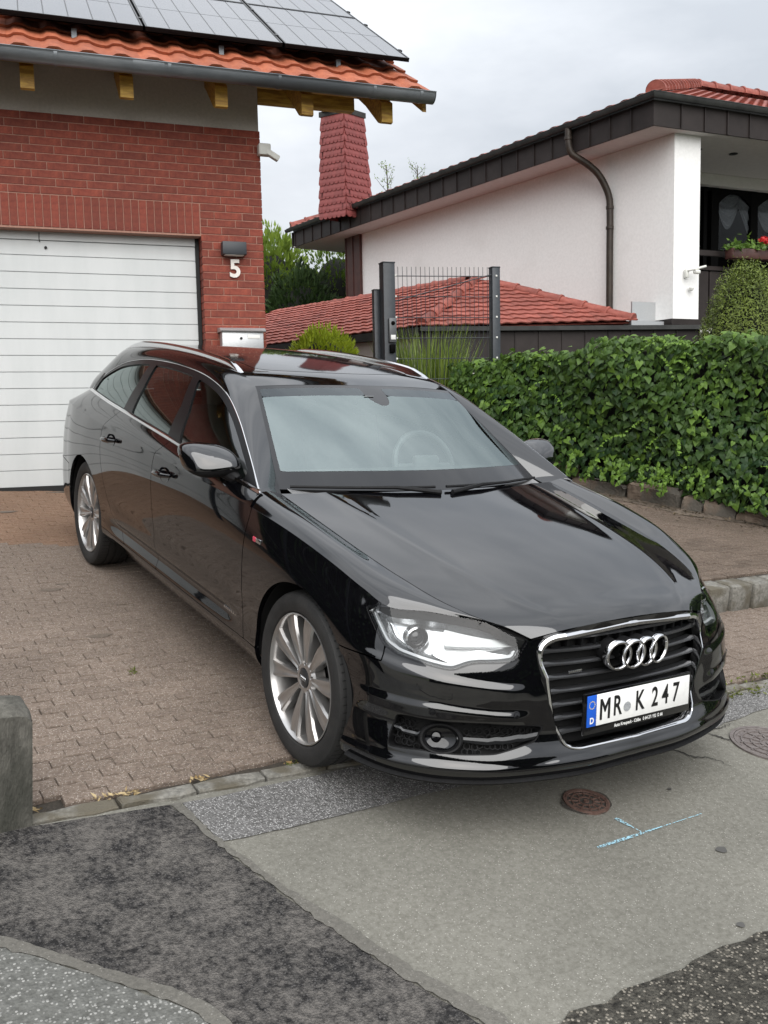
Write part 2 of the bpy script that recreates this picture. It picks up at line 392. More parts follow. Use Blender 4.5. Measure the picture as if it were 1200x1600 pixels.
# ---------------------------------------------------------------- clipping of dense grids into panels
def sdpoly(poly, U, V):
    """signed distance to polygon, positive inside"""
    poly = np.asarray(poly, float); d = np.full(U.shape, 1e9); ins = np.zeros(U.shape, bool)
    for k in range(len(poly)):
        ax, ay = poly[k]; bx, by = poly[(k+1) % len(poly)]
        ex, ey = bx-ax, by-ay
        t = np.clip(((U-ax)*ex+(V-ay)*ey)/(ex*ex+ey*ey+1e-12), 0, 1)
        d = np.minimum(d, np.hypot(U-ax-t*ex, V-ay-t*ey))
        c = ((ay > V) != (by > V))
        with np.errstate(divide='ignore', invalid='ignore'):
            xi = ax+(V-ay)/(by-ay+1e-15)*ex
        ins ^= c & (U < xi)
    return np.where(ins, d, -d)
def rpoly(pts, r=.02, n=4):
    pts = [np.array(p, float) for p in pts]; out = []
    for i, p in enumerate(pts):
        a, b = pts[i-1], pts[(i+1) % len(pts)]
        la, lb = np.linalg.norm(a-p), np.linalg.norm(b-p)
        q0 = p+(a-p)/la*min(r, la*.45); q1 = p+(b-p)/lb*min(r, lb*.45)
        for t in np.linspace(0, 1, n): out.append((1-t)**2*q0+2*t*(1-t)*p+t*t*q1)
    return np.array(out)
def clip_grid(P, N, F, depth=0.0):
    """keeps the part of grid P where F > 0; returns verts, faces with an inward rim of the given depth"""
    a, b = F.shape; Fl = F.ravel(); Pl = P.reshape(-1, 3); Nl = N.reshape(-1, 3)
    idx = np.arange(a*b).reshape(a, b)
    Q = np.stack([idx[:-1, :-1], idx[1:, :-1], idx[1:, 1:], idx[:-1, 1:]], -1).reshape(-1, 4)
    inside = Fl > 0; cnt = inside[Q].sum(1)
    used = {}; V = []; VN = []; faces = []
    full = Q[cnt == 4]
    uq = np.unique(full)
    remap = -np.ones(a*b, int); remap[uq] = np.arange(len(uq))
    V = list(Pl[uq]); VN = list(Nl[uq]); faces = [tuple(q) for q in remap[full]]
    cache = {}
    def vid(i):
        if remap[i] < 0:
            remap[i] = len(V); V.append(Pl[i]); VN.append(Nl[i])
        return int(remap[i])
    def eid(i, j):
        k = (i, j) if i < j else (j, i)
        if k not in cache:
            t = Fl[k[0]]/(Fl[k[0]]-Fl[k[1]]); cache[k] = len(V)
            V.append(Pl[k[0]]*(1-t)+Pl[k[1]]*t); VN.append(Nl[k[0]]*(1-t)+Nl[k[1]]*t)
        return cache[k]
    for q in Q[(cnt > 0) & (cnt < 4)]:
        out = []
        for k in range(4):
            i, j = q[k], q[(k+1) % 4]
            if inside[i]: out.append(vid(i))
            if inside[i] != inside[j]: out.append(eid(i, j))
        if len(out) >= 3: faces.append(tuple(out))
    V = np.array(V) if len(V) else np.zeros((0, 3)); VN = np.array(VN) if len(VN) else np.zeros((0, 3))
    # orient outwards
    if len(faces):
        f = faces[len(faces)//2]; n = np.cross(V[f[1]]-V[f[0]], V[f[2]]-V[f[0]])
        s = 0
        for f in faces[::max(1, len(faces)//40)]:
            s += np.sign(np.dot(np.cross(V[f[1]]-V[f[0]], V[f[2]]-V[f[0]]), VN[f[0]]))
        if s < 0: faces = [f[::-1] for f in faces]
    if depth and len(faces):
        ec = {}
        for f in faces:
            for k in range(len(f)):
                e = (f[k], f[(k+1) % len(f)])
                if (e[1], e[0]) in ec: del ec[(e[1], e[0])]
                else: ec[e] = 1
        n0 = len(V); ring = sorted({i for e in ec for i in e}); mp = {i: n0+2*k for k, i in enumerate(ring)}
        ex = []
        for i in ring: ex.append(V[i]); ex.append(V[i]-VN[i]*depth)
        V = np.vstack([V, np.array(ex)])
        for (i, j) in ec: faces.append((mp[j], mp[i], mp[i]+1, mp[j]+1))
    return V, faces
def mirror(V, F, side):
    if side > 0: return V, F
    V = np.array(V); V[:, 0] *= -1
    return V, [f[::-1] for f in F]
def outward(N, P, ref=(0, 1.5, .3)):
    s = np.sign(np.sum(N*(P-np.array(ref))))
    return N*s

# ---------------------------------------------------------------- parts placed in world coordinates
THM = {}
def wthing(name, label, cat, loc, group=None):
    o = thing(name, label, cat, loc, group); THM[o.name] = Matrix.Translation(Vector(loc)); return o
def wpart(name, me, parent, M=None):
    o = bpy.data.objects.new(name, me); COL.objects.link(o)
    o.parent = parent
    if parent.name in THM: o.matrix_parent_inverse = THM[parent.name].inverted()
    if M is not None: o.matrix_basis = M
    return o
def wobj(mb, name, mat, parent, M=None, **k): return wpart(name, mb.mesh(name, mat, **k), parent, M)
def basis(O, u, v, n):
    M = Matrix.Identity(4)
    for i in range(3): M[i][0] = u[i]; M[i][1] = v[i]; M[i][2] = n[i]; M[i][3] = O[i]
    return M
MC = basis((0, 0, 0), RC[:, 0], RC[:, 1], RC[:, 2])          # driveway frame as a matrix
def unit(v): v = np.asarray(v, float); return v/np.linalg.norm(v)

# ---------------------------------------------------------------- ground materials
def asphalt(name, base, stone, dark, scale=220, stone_amt=.5, rough=.9, bump=.5, dist=.003, patch=None, patch_scale=2.2, plo=.45, phi=.62, pos=False, per_obj=0):
    m, nt, b, o = mat_new(name); N, L = nt.nodes, nt.links
    tc = N.new('ShaderNodeNewGeometry') if pos else N.new('ShaderNodeTexCoord'); src = tc.outputs['Position'] if pos else tc.outputs['Object']
    vo = N.new('ShaderNodeTexVoronoi'); vo.inputs['Scale'].default_value = scale; L.new(src, vo.inputs['Vector'])
    vn = N.new('ShaderNodeTexNoise'); vn.inputs['Scale'].default_value = scale*.35; vn.inputs['Detail'].default_value = 6; vn.inputs['Roughness'].default_value = .7; L.new(src, vn.inputs['Vector'])
    r1 = N.new('ShaderNodeValToRGB'); r1.color_ramp.elements[0].position = .36; r1.color_ramp.elements[1].position = .64; r1.color_ramp.elements[0].color = col4(dark); r1.color_ramp.elements[1].color = col4(base); L.new(vn.outputs[0], r1.inputs[0])
    sep = N.new('ShaderNodeSeparateColor'); L.new(vo.outputs['Color'], sep.inputs[0])
    gt = N.new('ShaderNodeMath'); gt.operation = 'GREATER_THAN'; gt.inputs[1].default_value = 1-stone_amt; L.new(sep.outputs[0], gt.inputs[0])
    lt = N.new('ShaderNodeMath'); lt.operation = 'LESS_THAN'; lt.inputs[1].default_value = .42; L.new(vo.outputs['Distance'], lt.inputs[0])
    mu = N.new('ShaderNodeMath'); mu.operation = 'MULTIPLY'; L.new(gt.outputs[0], mu.inputs[0]); L.new(lt.outputs[0], mu.inputs[1])
    m1 = N.new('ShaderNodeMixRGB'); L.new(mu.outputs[0], m1.inputs[0]); L.new(r1.outputs[0], m1.inputs[1])
    hs = N.new('ShaderNodeMixRGB'); hs.inputs[1].default_value = col4(np.array(stone)*.6); hs.inputs[2].default_value = col4(stone); L.new(sep.outputs[1], hs.inputs[0]); L.new(hs.outputs[0], m1.inputs[2])
    out = m1.outputs[0]
    nb = N.new('ShaderNodeTexNoise'); nb.inputs['Scale'].default_value = 1.3; nb.inputs['Detail'].default_value = 7; L.new(src, nb.inputs['Vector'])
    mr = N.new('ShaderNodeMapRange'); mr.inputs['From Min'].default_value = .3; mr.inputs['From Max'].default_value = .7; mr.inputs['To Min'].default_value = .84; mr.inputs['To Max'].default_value = 1.12; L.new(nb.outputs[0], mr.inputs[0])
    mm = N.new('ShaderNodeMixRGB'); mm.blend_type = 'MULTIPLY'; mm.inputs[0].default_value = 1; L.new(out, mm.inputs[1]); L.new(mr.outputs[0], mm.inputs[2]); out = mm.outputs[0]
    if patch is not None:
        np_ = N.new('ShaderNodeTexNoise'); np_.inputs['Scale'].default_value = patch_scale; np_.inputs['Detail'].default_value = 9; np_.inputs['Roughness'].default_value = .68; L.new(src, np_.inputs['Vector'])
        rp = N.new('ShaderNodeValToRGB'); rp.color_ramp.elements[0].position = plo; rp.color_ramp.elements[1].position = phi
        ma = N.new('ShaderNodeMath'); ma.operation = 'MULTIPLY_ADD'; ma.inputs[1].default_value = .55; L.new(np_.outputs[0], ma.inputs[0]); mb_ = N.new('ShaderNodeMath'); mb_.operation = 'MULTIPLY'; mb_.inputs[1].default_value = .45; L.new(vn.outputs[0], mb_.inputs[0]); L.new(mb_.outputs[0], ma.inputs[2]); L.new(ma.outputs[0], rp.inputs[0])
        mp = N.new('ShaderNodeMixRGB'); L.new(rp.outputs[0], mp.inputs[0]); L.new(out, mp.inputs[1])
        m3 = N.new('ShaderNodeMixRGB'); m3.blend_type = 'MULTIPLY'; m3.inputs[0].default_value = .45; m3.inputs[1].default_value = col4(patch); L.new(vn.outputs[0], m3.inputs[2]); L.new(m3.outputs[0], mp.inputs[2]); out = mp.outputs[0]
    if per_obj:
        oi = N.new('ShaderNodeObjectInfo'); mro = N.new('ShaderNodeMapRange'); mro.inputs['To Min'].default_value = 1-per_obj; mro.inputs['To Max'].default_value = 1+per_obj; L.new(oi.outputs['Random'], mro.inputs[0])
        muo = N.new('ShaderNodeMixRGB'); muo.blend_type = 'MULTIPLY'; muo.inputs[0].default_value = 1; L.new(out, muo.inputs[1]); L.new(mro.outputs[0], muo.inputs[2]); out = muo.outputs[0]
    L.new(out, b.inputs['Base Color']); setb(b, rough=rough, spec=.2)
    bp = N.new('ShaderNodeBump'); bp.inputs['Strength'].default_value = bump; bp.inputs['Distance'].default_value = dist
    ad = N.new('ShaderNodeMath'); ad.operation = 'SUBTRACT'; L.new(vn.outputs[0], ad.inputs[0]); L.new(vo.outputs['Distance'], ad.inputs[1]); L.new(ad.outputs[0], bp.inputs['Height']); L.new(bp.outputs[0], b.inputs['Normal'])
    return m
M_road = asphalt('asphalt_worn', (.205, .198, .172), (.36, .345, .31), (.140, .134, .114), 200, .10, bump=.35, dist=.003)
M_gut = asphalt('asphalt_coarse', (.215, .21, .205), (.50, .49, .48), (.11, .107, .103), 140, .50, bump=.9, dist=.008)
M_dark = asphalt('asphalt_patch_dark', (.040, .039, .039), (.105, .10, .098), (.020, .019, .019), 135, .34, bump=.9, dist=.008, patch=(.165, .153, .140), patch_scale=5.0, plo=.43, phi=.575)
M_left = asphalt('asphalt_pebbled', (.165, .165, .153), (.36, .355, .335), (.095, .095, .087), 110, .36, bump=.6, dist=.006)
M_peb = asphalt('asphalt_open', (.105, .098, .082), (.33, .30, .25), (.030, .028, .024), 95, .38, bump=1.0, dist=.012)
M_seam = asphalt('joint_sealant', (.15, .142, .125), (.22, .21, .19), (.105, .10, .088), 180, .15, bump=.35, dist=.003)
M_sand = noisy('joint_sand', (.028, .023, .018), (.055, .046, .035), 120, .95, .6, 300, dist=.004)
M_pav = asphalt('paver_concrete', (.215, .170, .138), (.42, .365, .315), (.125, .096, .077), 190, .30, bump=.5, dist=.003, pos=True, per_obj=.07)
M_pav2 = asphalt('paver_concrete_clean', (.245, .158, .108), (.36, .27, .20), (.165, .10, .066), 150, .25, bump=.4, dist=.003, pos=True, per_obj=.10)
M_kerb = noisy('kerb_stone', (.115, .110, .096), (.225, .215, .19), 45, .92, .9, 110, c3=(.10, .088, .065), scale3=7, per_obj=.08, dist=.006)
M_conc = noisy('old_concrete', (.060, .057, .048), (.135, .128, .110), 40, .95, 1.0, 150, c3=(.045, .045, .036), scale3=6, lo3=.48, hi3=.66, dist=.006, stretch=(1, 1, .35))
M_iron = noisy('rusty_iron', (.105, .058, .045), (.17, .105, .085), 45, .7, .5, 160, metal=.25, dist=.002)
M_iron2 = noisy('grey_iron', (.125, .105, .098), (.20, .175, .165), 45, .65, .4, 160, metal=.3, dist=.002)
M_chalk = None
def csheet(name, poly, z, mat, kind='structure', tris=False):
    """flat sheet on the tilted ground; outline in driveway coordinates"""
    mb = MB(); mb.add([(x, y, z) for x, y in poly], [tuple(range(len(poly)))])
    o = mb.obj(name, mat, smooth=False, fix=False); o.matrix_world = MC
    me = o.data
    if me.polygons[0].normal.z < 0: me.flip_normals()
    if kind: o['kind'] = kind
    return o
def jag(P, n=10, amp=.006, seed=0):
    r = np.random.default_rng(seed); P = spl(P, len(P)*n); P[1:-1] += r.normal(0, amp, (len(P)-2, 2)); return [tuple(p) for p in P]
# terrain far out, road, driveway base
mb = MB(); mb.add([(-400, -400, -6), (400, -400, -6), (400, 400, -6), (-400, 400, -6)], [(0, 1, 2, 3)])
tag(mb.obj('terrain', noisy('meadow', (.05, .07, .025), (.09, .11, .04), .4, .95), smooth=False), kind='structure')
csheet('ground', [(-26, -26), (26, -26), (26, 20), (-26, 20)], -.040, M_sand)
KL = lambda x: -.105-.068*(x+1.87)/1.0*.9 if x < 2 else -.105-.0612*3.87
kfront = lambda x: -.100-.062*(x+1.87)
csheet('road', [(-25, -25), (25, -25), (25, kfront(3)), (3, kfront(3)), (-3, kfront(-3)), (-25, kfront(-3))], -.008, M_road)
csheet('gutter_strip', jag([(-1.40, -.17), (-.9, -.19), (-.2, -.23), (.6, -.28), (1.5, -.335), (2.4, -.39), (6, -.40)], 8, .003, 3)+jag([(6, -.56), (2.4, -.53), (1.438, -.515), (1.06, -.545), (.83, -.57), (.3, -.54), (-.15, -.53), (-.47, -.487), (-.755, -.481), (-1.138, -.472), (-1.371, -.452)], 8, .006, 4), -.004, M_gut)
darkR = [(-1.441, -.165), (-1.414, -.303), (-1.382, -.477), (-1.329, -.727), (-1.277, -.958), (-1.208, -1.196), (-1.137, -1.394), (-1.04, -1.66), (-.9, -2.1)]
darkL = [(-1.45, -2.1), (-1.60, -1.45), (-1.645, -1.24), (-1.689, -1.109), (-1.779, -.986), (-1.89, -.856), (-2.004, -.714), (-2.085, -.627), (-2.3, -.45), (-2.7, -.25)]
csheet('asphalt_patch', jag(darkR, 8, .004, 5)+jag(darkL, 8, .004, 6)+[(-2.7, -.05), (-1.9, -.105)], -.004, M_dark)
seamRo = [(-1.404, -.172), (-1.375, -.431), (-1.347, -.535), (-1.291, -.781), (-1.213, -.996), (-1.152, -1.238), (-1.085, -1.391), (-.985, -1.66), (-.84, -2.1)]
csheet('sealed_joint', jag(darkR, 10, .0045, 7)+jag(seamRo[::-1], 10, .004, 8), -.0005, M_seam)
seamLo = [(-2.71, -.29), (-2.31, -.49), (-2.095, -.668), (-2.016, -.752), (-1.905, -.888), (-1.81, -1.01), (-1.728, -1.12), (-1.69, -1.25), (-1.645, -1.46), (-1.50, -2.1)]
csheet('sealed_joint', jag(darkL, 10, .004, 9)+jag(seamLo, 10, .004, 10), -.0005, M_seam)
csheet('side_pavement', [(-5, -.29)]+jag(seamLo, 6, .003, 11)+[(-1.5, -3), (-5, -3)], -.003, M_left)
csheet('open_asphalt', jag([(-1.2, -1.60), (-.95, -1.579), (-.863, -1.580), (-.643, -1.598), (-.485, -1.590), (-.299, -1.572), (-.07, -1.584), (.6, -1.58), (3, -1.6), (8, -1.6)], 14, .014, 12)+[(8, -6), (-1.2, -6)], -.003, M_peb)
# cracks in the road: narrow dark slits
for pts, w in (([(.50, -.50), (.588, -.58), (.634, -.645), (.647, -.702), (.711, -.75), (.737, -.836)], .004), ([(.90, -.58), (.926, -.614), (.946, -.684)], .005), ([(.85, -.50), (.9, -.53), (1.0, -.56), (1.12, -.55)], .003)):
    c = np.array(jag(pts, 6, .004, 20)); t = np.gradient(c, axis=0); n = np.stack([-t[:, 1], t[:, 0]], 1); n /= np.linalg.norm(n, axis=1, keepdims=True)
    ww = w*np.sin(np.linspace(.15, math.pi-.15, len(c)))[:, None]
    mb = MB(); mb.grid(np.stack([np.c_[c-n*ww, np.full(len(c), -.0035)], np.c_[c+n*ww, np.full(len(c), -.0035)]], 1)); o = mb.obj('road_crack', plain('crack_dark', (.03, .028, .025), .95) if 'crack_dark' not in bpy.data.materials else bpy.data.materials['crack_dark'], smooth=False); o.matrix_world = MC; o['kind'] = 'structure'
# oil spots
for (x, y, r) in ((.156, -1.24, .018), (-.142, -1.542, .012), (.33, -.86, .008)):
    csheet('oil_spot', [(x+r*1.2*math.cos(a)*(1+.2*math.sin(3*a)), y+r*math.sin(a)) for a in np.linspace(0, 2*math.pi, 14, endpoint=False)], -.0035, plain('oil_dark', (.07, .067, .062), .6) if 'oil_dark' not in bpy.data.materials else bpy.data.materials['oil_dark'])
# chalk line: many small worn dashes
m, nt, b, o_ = mat_new('chalk_blue'); N, L = nt.nodes, nt.links
tcx = N.new('ShaderNodeTexCoord'); nz = N.new('ShaderNodeTexNoise'); nz.inputs['Scale'].default_value = 140; nz.inputs['Detail'].default_value = 5; L.new(tcx.outputs['Object'], nz.inputs[0])
rr = N.new('ShaderNodeValToRGB'); rr.color_ramp.elements[0].position = .40; rr.color_ramp.elements[1].position = .56; L.new(nz.outputs[0], rr.inputs[0])
tr = N.new('ShaderNodeBsdfTransparent'); mx = N.new('ShaderNodeMixShader'); b.inputs['Base Color'].default_value = (.30, .52, .62, 1); setb(b, rough=.95)
L.new(rr.outputs[0], mx.inputs[0]); L.new(tr.outputs[0], mx.inputs[1]); L.new(b.outputs[0], mx.inputs[2]); L.new(mx.outputs[0], o_.inputs[0]); M_chalk = m
mb = MB()
for a, c, w in (((-.238, -1.037), (.291, -1.044), .007), ((-.036, -.925), (-.018, -1.037), .009)):
    P = np.array([np.array(a)*(1-t)+np.array(c)*t for t in np.linspace(0, 1, 14)]); t = unit(np.array(c)-np.array(a)); n = np.array([-t[1], t[0]])
    ww = w*(.6+.4*np.sin(np.linspace(.3, 2.9, 14)*2))[:, None]
    mb.grid(np.stack([np.c_[P-n*ww, np.full(14, -.0030)], np.c_[P+n*ww, np.full(14, -.0030)]], 1))
o = mb.obj('chalk_mark', M_chalk, smooth=False); o.matrix_world = MC; tag(o, 'pale blue T-shaped chalk mark on the asphalt beside the small rusty cover', 'chalk mark')
# ---------------------------------------------------------------- iron covers
def cover(name, label, x, y, r, mat, sunk, sec):
    t = wthing(name, label, 'cover', GP(x, y, 0)); M0 = basis(GP(x, y, -.004), RC[:, 0], RC[:, 1], RC[:, 2])
    mb = MB(); mb.lathe([(r*1.02, -.03), (r*1.02, sunk), (r*.93, sunk), (r*.93, -.02)], 48); wobj(mb, 'cover_frame', mat, t, M0, fix=True)
    mb = MB(); mb.lathe([(r*.915, -.02), (r*.915, sunk-.001), (r*.86, sunk-.001), (r*.85, sunk-.006), (.0005, sunk-.006)], 48); pl = wobj(mb, 'cover_plate', mat, t, M0, fix=True)
    for k in range(1, sec+1):
        rr = r*.84*k/(sec+.6); mb = MB(); mb.lathe([(rr, sunk-.007), (rr, sunk-.001), (rr+r*.045, sunk-.001), (rr+r*.045, sunk-.007)], 40); wobj(mb, 'cover_rib', mat, t, M0, fix=True)
    for k in range(12):
        a = k*math.pi/6; mb = MB(); c, s = math.cos(a), math.sin(a)
        mb.box(((r*.55)*c, (r*.55)*s, sunk-.004), (r*.52, r*.045, .006), np.array([[c, -s, 0], [s, c, 0], [0, 0, 1]])); wobj(mb, 'cover_spoke', mat, t, M0, smooth=False)
    mb = MB(); mb.lathe([(r*.12, sunk-.008), (r*.12, sunk-.0005), (r*.06, sunk-.0005), (.0004, sunk-.003)], 20); wobj(mb, 'cover_boss', mat, t, M0, fix=True)
    return t
cover('valve_cover', 'small round rusty brown iron cover in the asphalt below the bumper', -.050, -.79, .085, M_iron, .006, 2)
cover('manhole_cover', 'large round grey iron manhole cover at the right edge of the road', 1.09, -.775, .17, M_iron2, .004, 3)
csheet('cover_bed', [(-.050+(.094+.004*math.sin(5*a)+.012*math.cos(2*a))*math.cos(a), -.79+(.088+.004*math.sin(7*a))*math.sin(a)) for a in np.linspace(0, 2*math.pi, 40, endpoint=False)], -.0036, noisy('cover_bed_dark', (.02, .017, .014), (.07, .06, .05), 80, .95))
# ---------------------------------------------------------------- pavers
PL, PW = .158, .0680
def paver_mesh(name, L, W, mat, ph=0):
    n = 7; ex = np.linspace(-L/2, L/2, n); wv = .0040*np.sin(np.linspace(0, 2*math.pi, n))
    g = .0019
    out = [(x, -W/2+g+w) for x, w in zip(ex*(1-1.0*g/L), wv)]+[(x, W/2-g+w) for x, w in zip(ex[::-1]*(1-1.0*g/L), wv[::-1])]
    out = np.array(out); ins = out*[1-.004/L*1.0, 1-.006/W]
    V = [(p[0], p[1], -.022) for p in out]+[(p[0], p[1], -.0045) for p in out]+[(p[0], p[1], 0) for p in ins]; k = len(out)
    F = [(i, (i+1) % k, k+(i+1) % k, k+i) for i in range(k)]+[(k+i, k+(i+1) % k, 2*k+(i+1) % k, 2*k+i) for i in range(k)]+[tuple(range(2*k, 3*k))]
    return V, F
PV, PF = paver_mesh('paver', PL, PW, M_pav)
def paver_area(root, x0, x1, y0, y1, z, nobj, mats, key, inside=None):
    me = {}
    for i, m_ in enumerate(mats):
        mb = MB(); mb.add(PV, PF); me[i] = mb.mesh('paver', m_, smooth=False)
    spots = []
    ny = int((y1-y0)/PW)
    for r in range(ny):
        y = y0+PW*(r+.5); off = (r % 2)*.5*PL+(r % 3)*.07*PL
        x = x0-off
        while x < x1:
            xx = x+PL/2; x += PL
            if inside and not inside(xx, y): continue
            spots.append((xx+RNG.normal(0, .0008), y+RNG.normal(0, .0008), z+RNG.normal(0, .0009), RNG.normal(0, .006), RNG.normal(0, .006), RNG.normal(0, .008)))
    spots.sort(key=lambda q: key(q))
    big = [MB() for _ in mats]
    for k, (x, y, zz, ax, ay, az) in enumerate(spots):
        i = 1 if (len(mats) > 1 and y > 3.45+.15*math.sin(x*3)) else 0
        if k < nobj:
            o = bpy.data.objects.new('paver', me[i]); COL.objects.link(o); o.parent = root
            o.matrix_basis = Matrix.Translation((x, y, zz)) @ Matrix.Rotation(az, 4, 'Z') @ Matrix.Rotation(ax, 4, 'X') @ Matrix.Rotation(ay, 4, 'Y')
        else:
            c, s = math.cos(az), math.sin(az); big[i].add([(x+p[0]*c-p[1]*s, y+p[0]*s+p[1]*c, zz+p[2]+p[1]*ax-p[0]*ay) for p in PV], PF)
    for i, bmb in enumerate(big):
        if bmb.n:
            o = bmb.obj('paving_rest', mats[i], root, smooth=False); o['kind'] = 'stuff'
drive = csheet('driveway', [(-9, kfront(-2)), (3.4, kfront(3)), (3.4, 7.5), (-9, 7.5)], -.020, M_sand)
kback = lambda x: kfront(x)+.075
# driveway left of the car down to the kerb, and the apron right of it below the raised pavement
camx, camy = -2.5, -3.0
def vis_key(q): return math.hypot(q[0]-camx, q[1]-camy)+(6 if (-.88 < q[0] < .95 and -.2 < q[1] < 4) else 0)+(5 if q[0] < -1.2-.32*max(0, 1.6-q[1])*1.0-.25 and q[1] < 1.5 else 0)
paver_area(drive, -3.4, 3.3, -.36, 6.0, .0, 300, [M_pav, M_pav2], vis_key, inside=lambda x, y: y-PW*.6 > kback(x) and (x < 1.05 or y < .68) and x < 3.2)
# dark stains, moss and dry leaves along the joints
mb = MB()
for (x, y, r) in ((-1.245, 2.409, .05), (-1.204, 1.555, .05), (-1.093, 4.519, .06), (-1.15, 2.5, .03)):
    mb.add([(x+r*1.3*math.cos(a)*(1+.25*math.sin(3*a)), y+r*.55*math.sin(a), .0025) for a in np.linspace(0, 2*math.pi, 16, endpoint=False)], [tuple(range(16))])
o = mb.obj('stain', noisy('stain_dark', (.10, .078, .06), (.15, .12, .095), 80, .9), drive, smooth=False); o['kind'] = 'stuff'
# flat kerb stones between driveway and road
kb = tag(bpy.data.objects.new('flat_kerb', None), 'row of flat grey kerb stones between brick driveway and asphalt', 'kerb'); COL.objects.link(kb); kb.matrix_world = MC
x = -1.90
for w in (.30, .275, .262, .25, .29, .30, .28, .30, .27, .31, .30, .31, .28, .30):
    r = random.Random(int(w*1000)+int(x*100)); y = kfront(x+w/2)
    pts = [(x+.006, kfront(x)+.005), (x+w*.3, kfront(x+w*.3)+r.uniform(-.016, .010)), (x+w*.7, kfront(x+w*.7)+r.uniform(-.016, .010)), (x+w-.006, kfront(x+w)+.004), (x+w-.004, kfront(x+w)+.062), (x+w*.6, kfront(x+w*.6)+.066+r.uniform(-.014, .008)), (x+w*.25, kfront(x+w*.25)+.066+r.uniform(-.014, .008)), (x+.004, kfront(x)+.064)]
    k = len(pts); c = np.mean(pts, 0); zt = r.uniform(-.004, .010)
    V = [(p[0], p[1], -.03) for p in pts]+[(p[0], p[1], zt-.004+r.uniform(-.003, .003)) for p in pts]+[(c[0]+(p[0]-c[0])*.95, c[1]+(p[1]-c[1])*.84, zt+r.uniform(-.002, .003)) for p in pts]
    mb = MB(); mb.add(V, [(i, (i+1) % k, k+(i+1) % k, k+i) for i in range(k)]+[(k+i, k+(i+1) % k, 2*k+(i+1) % k, 2*k+i) for i in range(k)]+[tuple(range(2*k, 3*k))]); mb.obj('kerb_stone', M_kerb, kb, smooth=False); x += w
# ---------------------------------------------------------------- raised pavement on the right
RP = .165
def hedge_line(t): return np.array([3.40, 4.25])+np.array([.47, -.883])*t          # world xy of the hedge foot, t grows towards the camera
def to_c(p):                                                                     # world xy on the raised plane to driveway coordinates
    q = np.array([p[0], p[1], (RP-RC[0, 2]*p[0]-RC[1, 2]*p[1])/RC[2, 2]]); return RC.T @ q
h0, h1 = to_c(hedge_line(-3.0)), to_c(hedge_line(6.0))
rp = csheet('raised_pavement', [(1.10, .80), (9, .40), (h1[0]+.6, h1[1]), (h0[0]+.6, h0[1]), (1.10, 6.6)], RP-.020, M_sand)
hn = np.array([h1[1]-h0[1], -(h1[0]-h0[0])]); hn /= np.linalg.norm(hn)
if hn[0] < 0: hn = -hn
M_pav3 = asphalt('paver_concrete_soiled', (.165, .125, .098), (.33, .28, .235), (.085, .064, .050), 170, .25, bump=.6, dist=.004, pos=True, per_obj=.12, patch=(.085, .068, .052), patch_scale=1.6, plo=.48, phi=.66)
paver_area(rp, 1.15, 6.2, .60, 5.6, RP, 260, [M_pav3], lambda q: math.hypot(q[0]-camx, q[1]-camy)+(8 if q[0] < 1.55+.30*q[1]*1.1 else 0), inside=lambda x, y: np.dot(np.array([x, y])-h0[:2], hn) < .0 and y-PW*.6 > .875-.060*(x-1.1))
kr = tag(bpy.data.objects.new('raised_kerb', None), 'high kerb of grey concrete blocks along the raised pavement', 'kerb'); COL.objects.link(kr); kr.matrix_world = MC
x = 1.12; k = 0
while x < 6.5:
    w = .212; mb = MB(); y = .775-.060*(x-1.1)
    mb.rbox((x+w/2, y, RP/2-.02), (w-.008, .17, RP+.05), .022, 2); o = mb.obj('kerb_block', M_kerb, kr); x += w; k += 1
# low stone wall under the hedge
M_stone = noisy('sandstone', (.13, .095, .07), (.25, .195, .15), 9, .95, 1.0, 40, per_obj=.12, c3=(.10, .09, .075), scale3=4, dist=.012)
lw = wthing('garden_wall', 'low rough sandstone wall at the foot of the ivy hedge', 'wall', (3.5, 4.1, .45))
t = -3.0
wi = np.array([.883, .47])
rr = random.Random(5)
while t < 6.5:
    ln = rr.uniform(.18, .70); h = rr.uniform(.10, .24); p = hedge_line(t+ln/2)+wi*.10; zb = (RP-RC[0, 2]*p[0]-RC[1, 2]*p[1])/RC[2, 2]
    u = np.array([.47, -.883, -.13]); u = unit(u); nrm = np.array([.883, .47, 0]); vz = unit(np.cross(u, nrm)); vz = vz if vz[2] > 0 else -vz
    mb = MB(); mb.rbox((0, 0, h/2-.04), (ln-.012, .24, h+.06), .035, 2)
    mb.v = [(a+rr.uniform(-.02, .02), b_+rr.uniform(-.035, .025), c+rr.uniform(-.025, .02)) for a, b_, c in mb.v]
    wobj(mb, 'stone', M_stone, lw, basis((p[0], p[1], zb), u, nrm, vz), angle=50); t += ln
# ---------------------------------------------------------------- concrete post at the left
cp = thing('concrete_post', 'weathered grey concrete post at the left edge of the driveway', 'post', GP(-1.99, -.02, 0), R=RC)
mb = MB(); w, d = .205, .17; prof = [(-w/2, -.04), (w/2, -.04), (w/2, .385), (w/2-.012, .400), (w/2-.04, .412), (-w/2+.03, .420), (-w/2, .40)]
rr = random.Random(3); V = []; ys = np.linspace(-d/2, d/2, 6)
for y in ys:
    for (a, z) in prof: V.append((a+rr.uniform(-.003, .003), y, z+rr.uniform(-.004, .004)-(.02 if abs(y) > d/2-.01 and z > .3 else 0)))
n = len(prof); F = [(i*n+j, i*n+(j+1) % n, (i+1)*n+(j+1) % n, (i+1)*n+j) for i in range(5) for j in range(n)]+[tuple(range(n)), tuple(range(5*n, 6*n))]
mb.add(V, F); o = mb.obj('post_shaft', M_conc, cp, fix=True, angle=50)
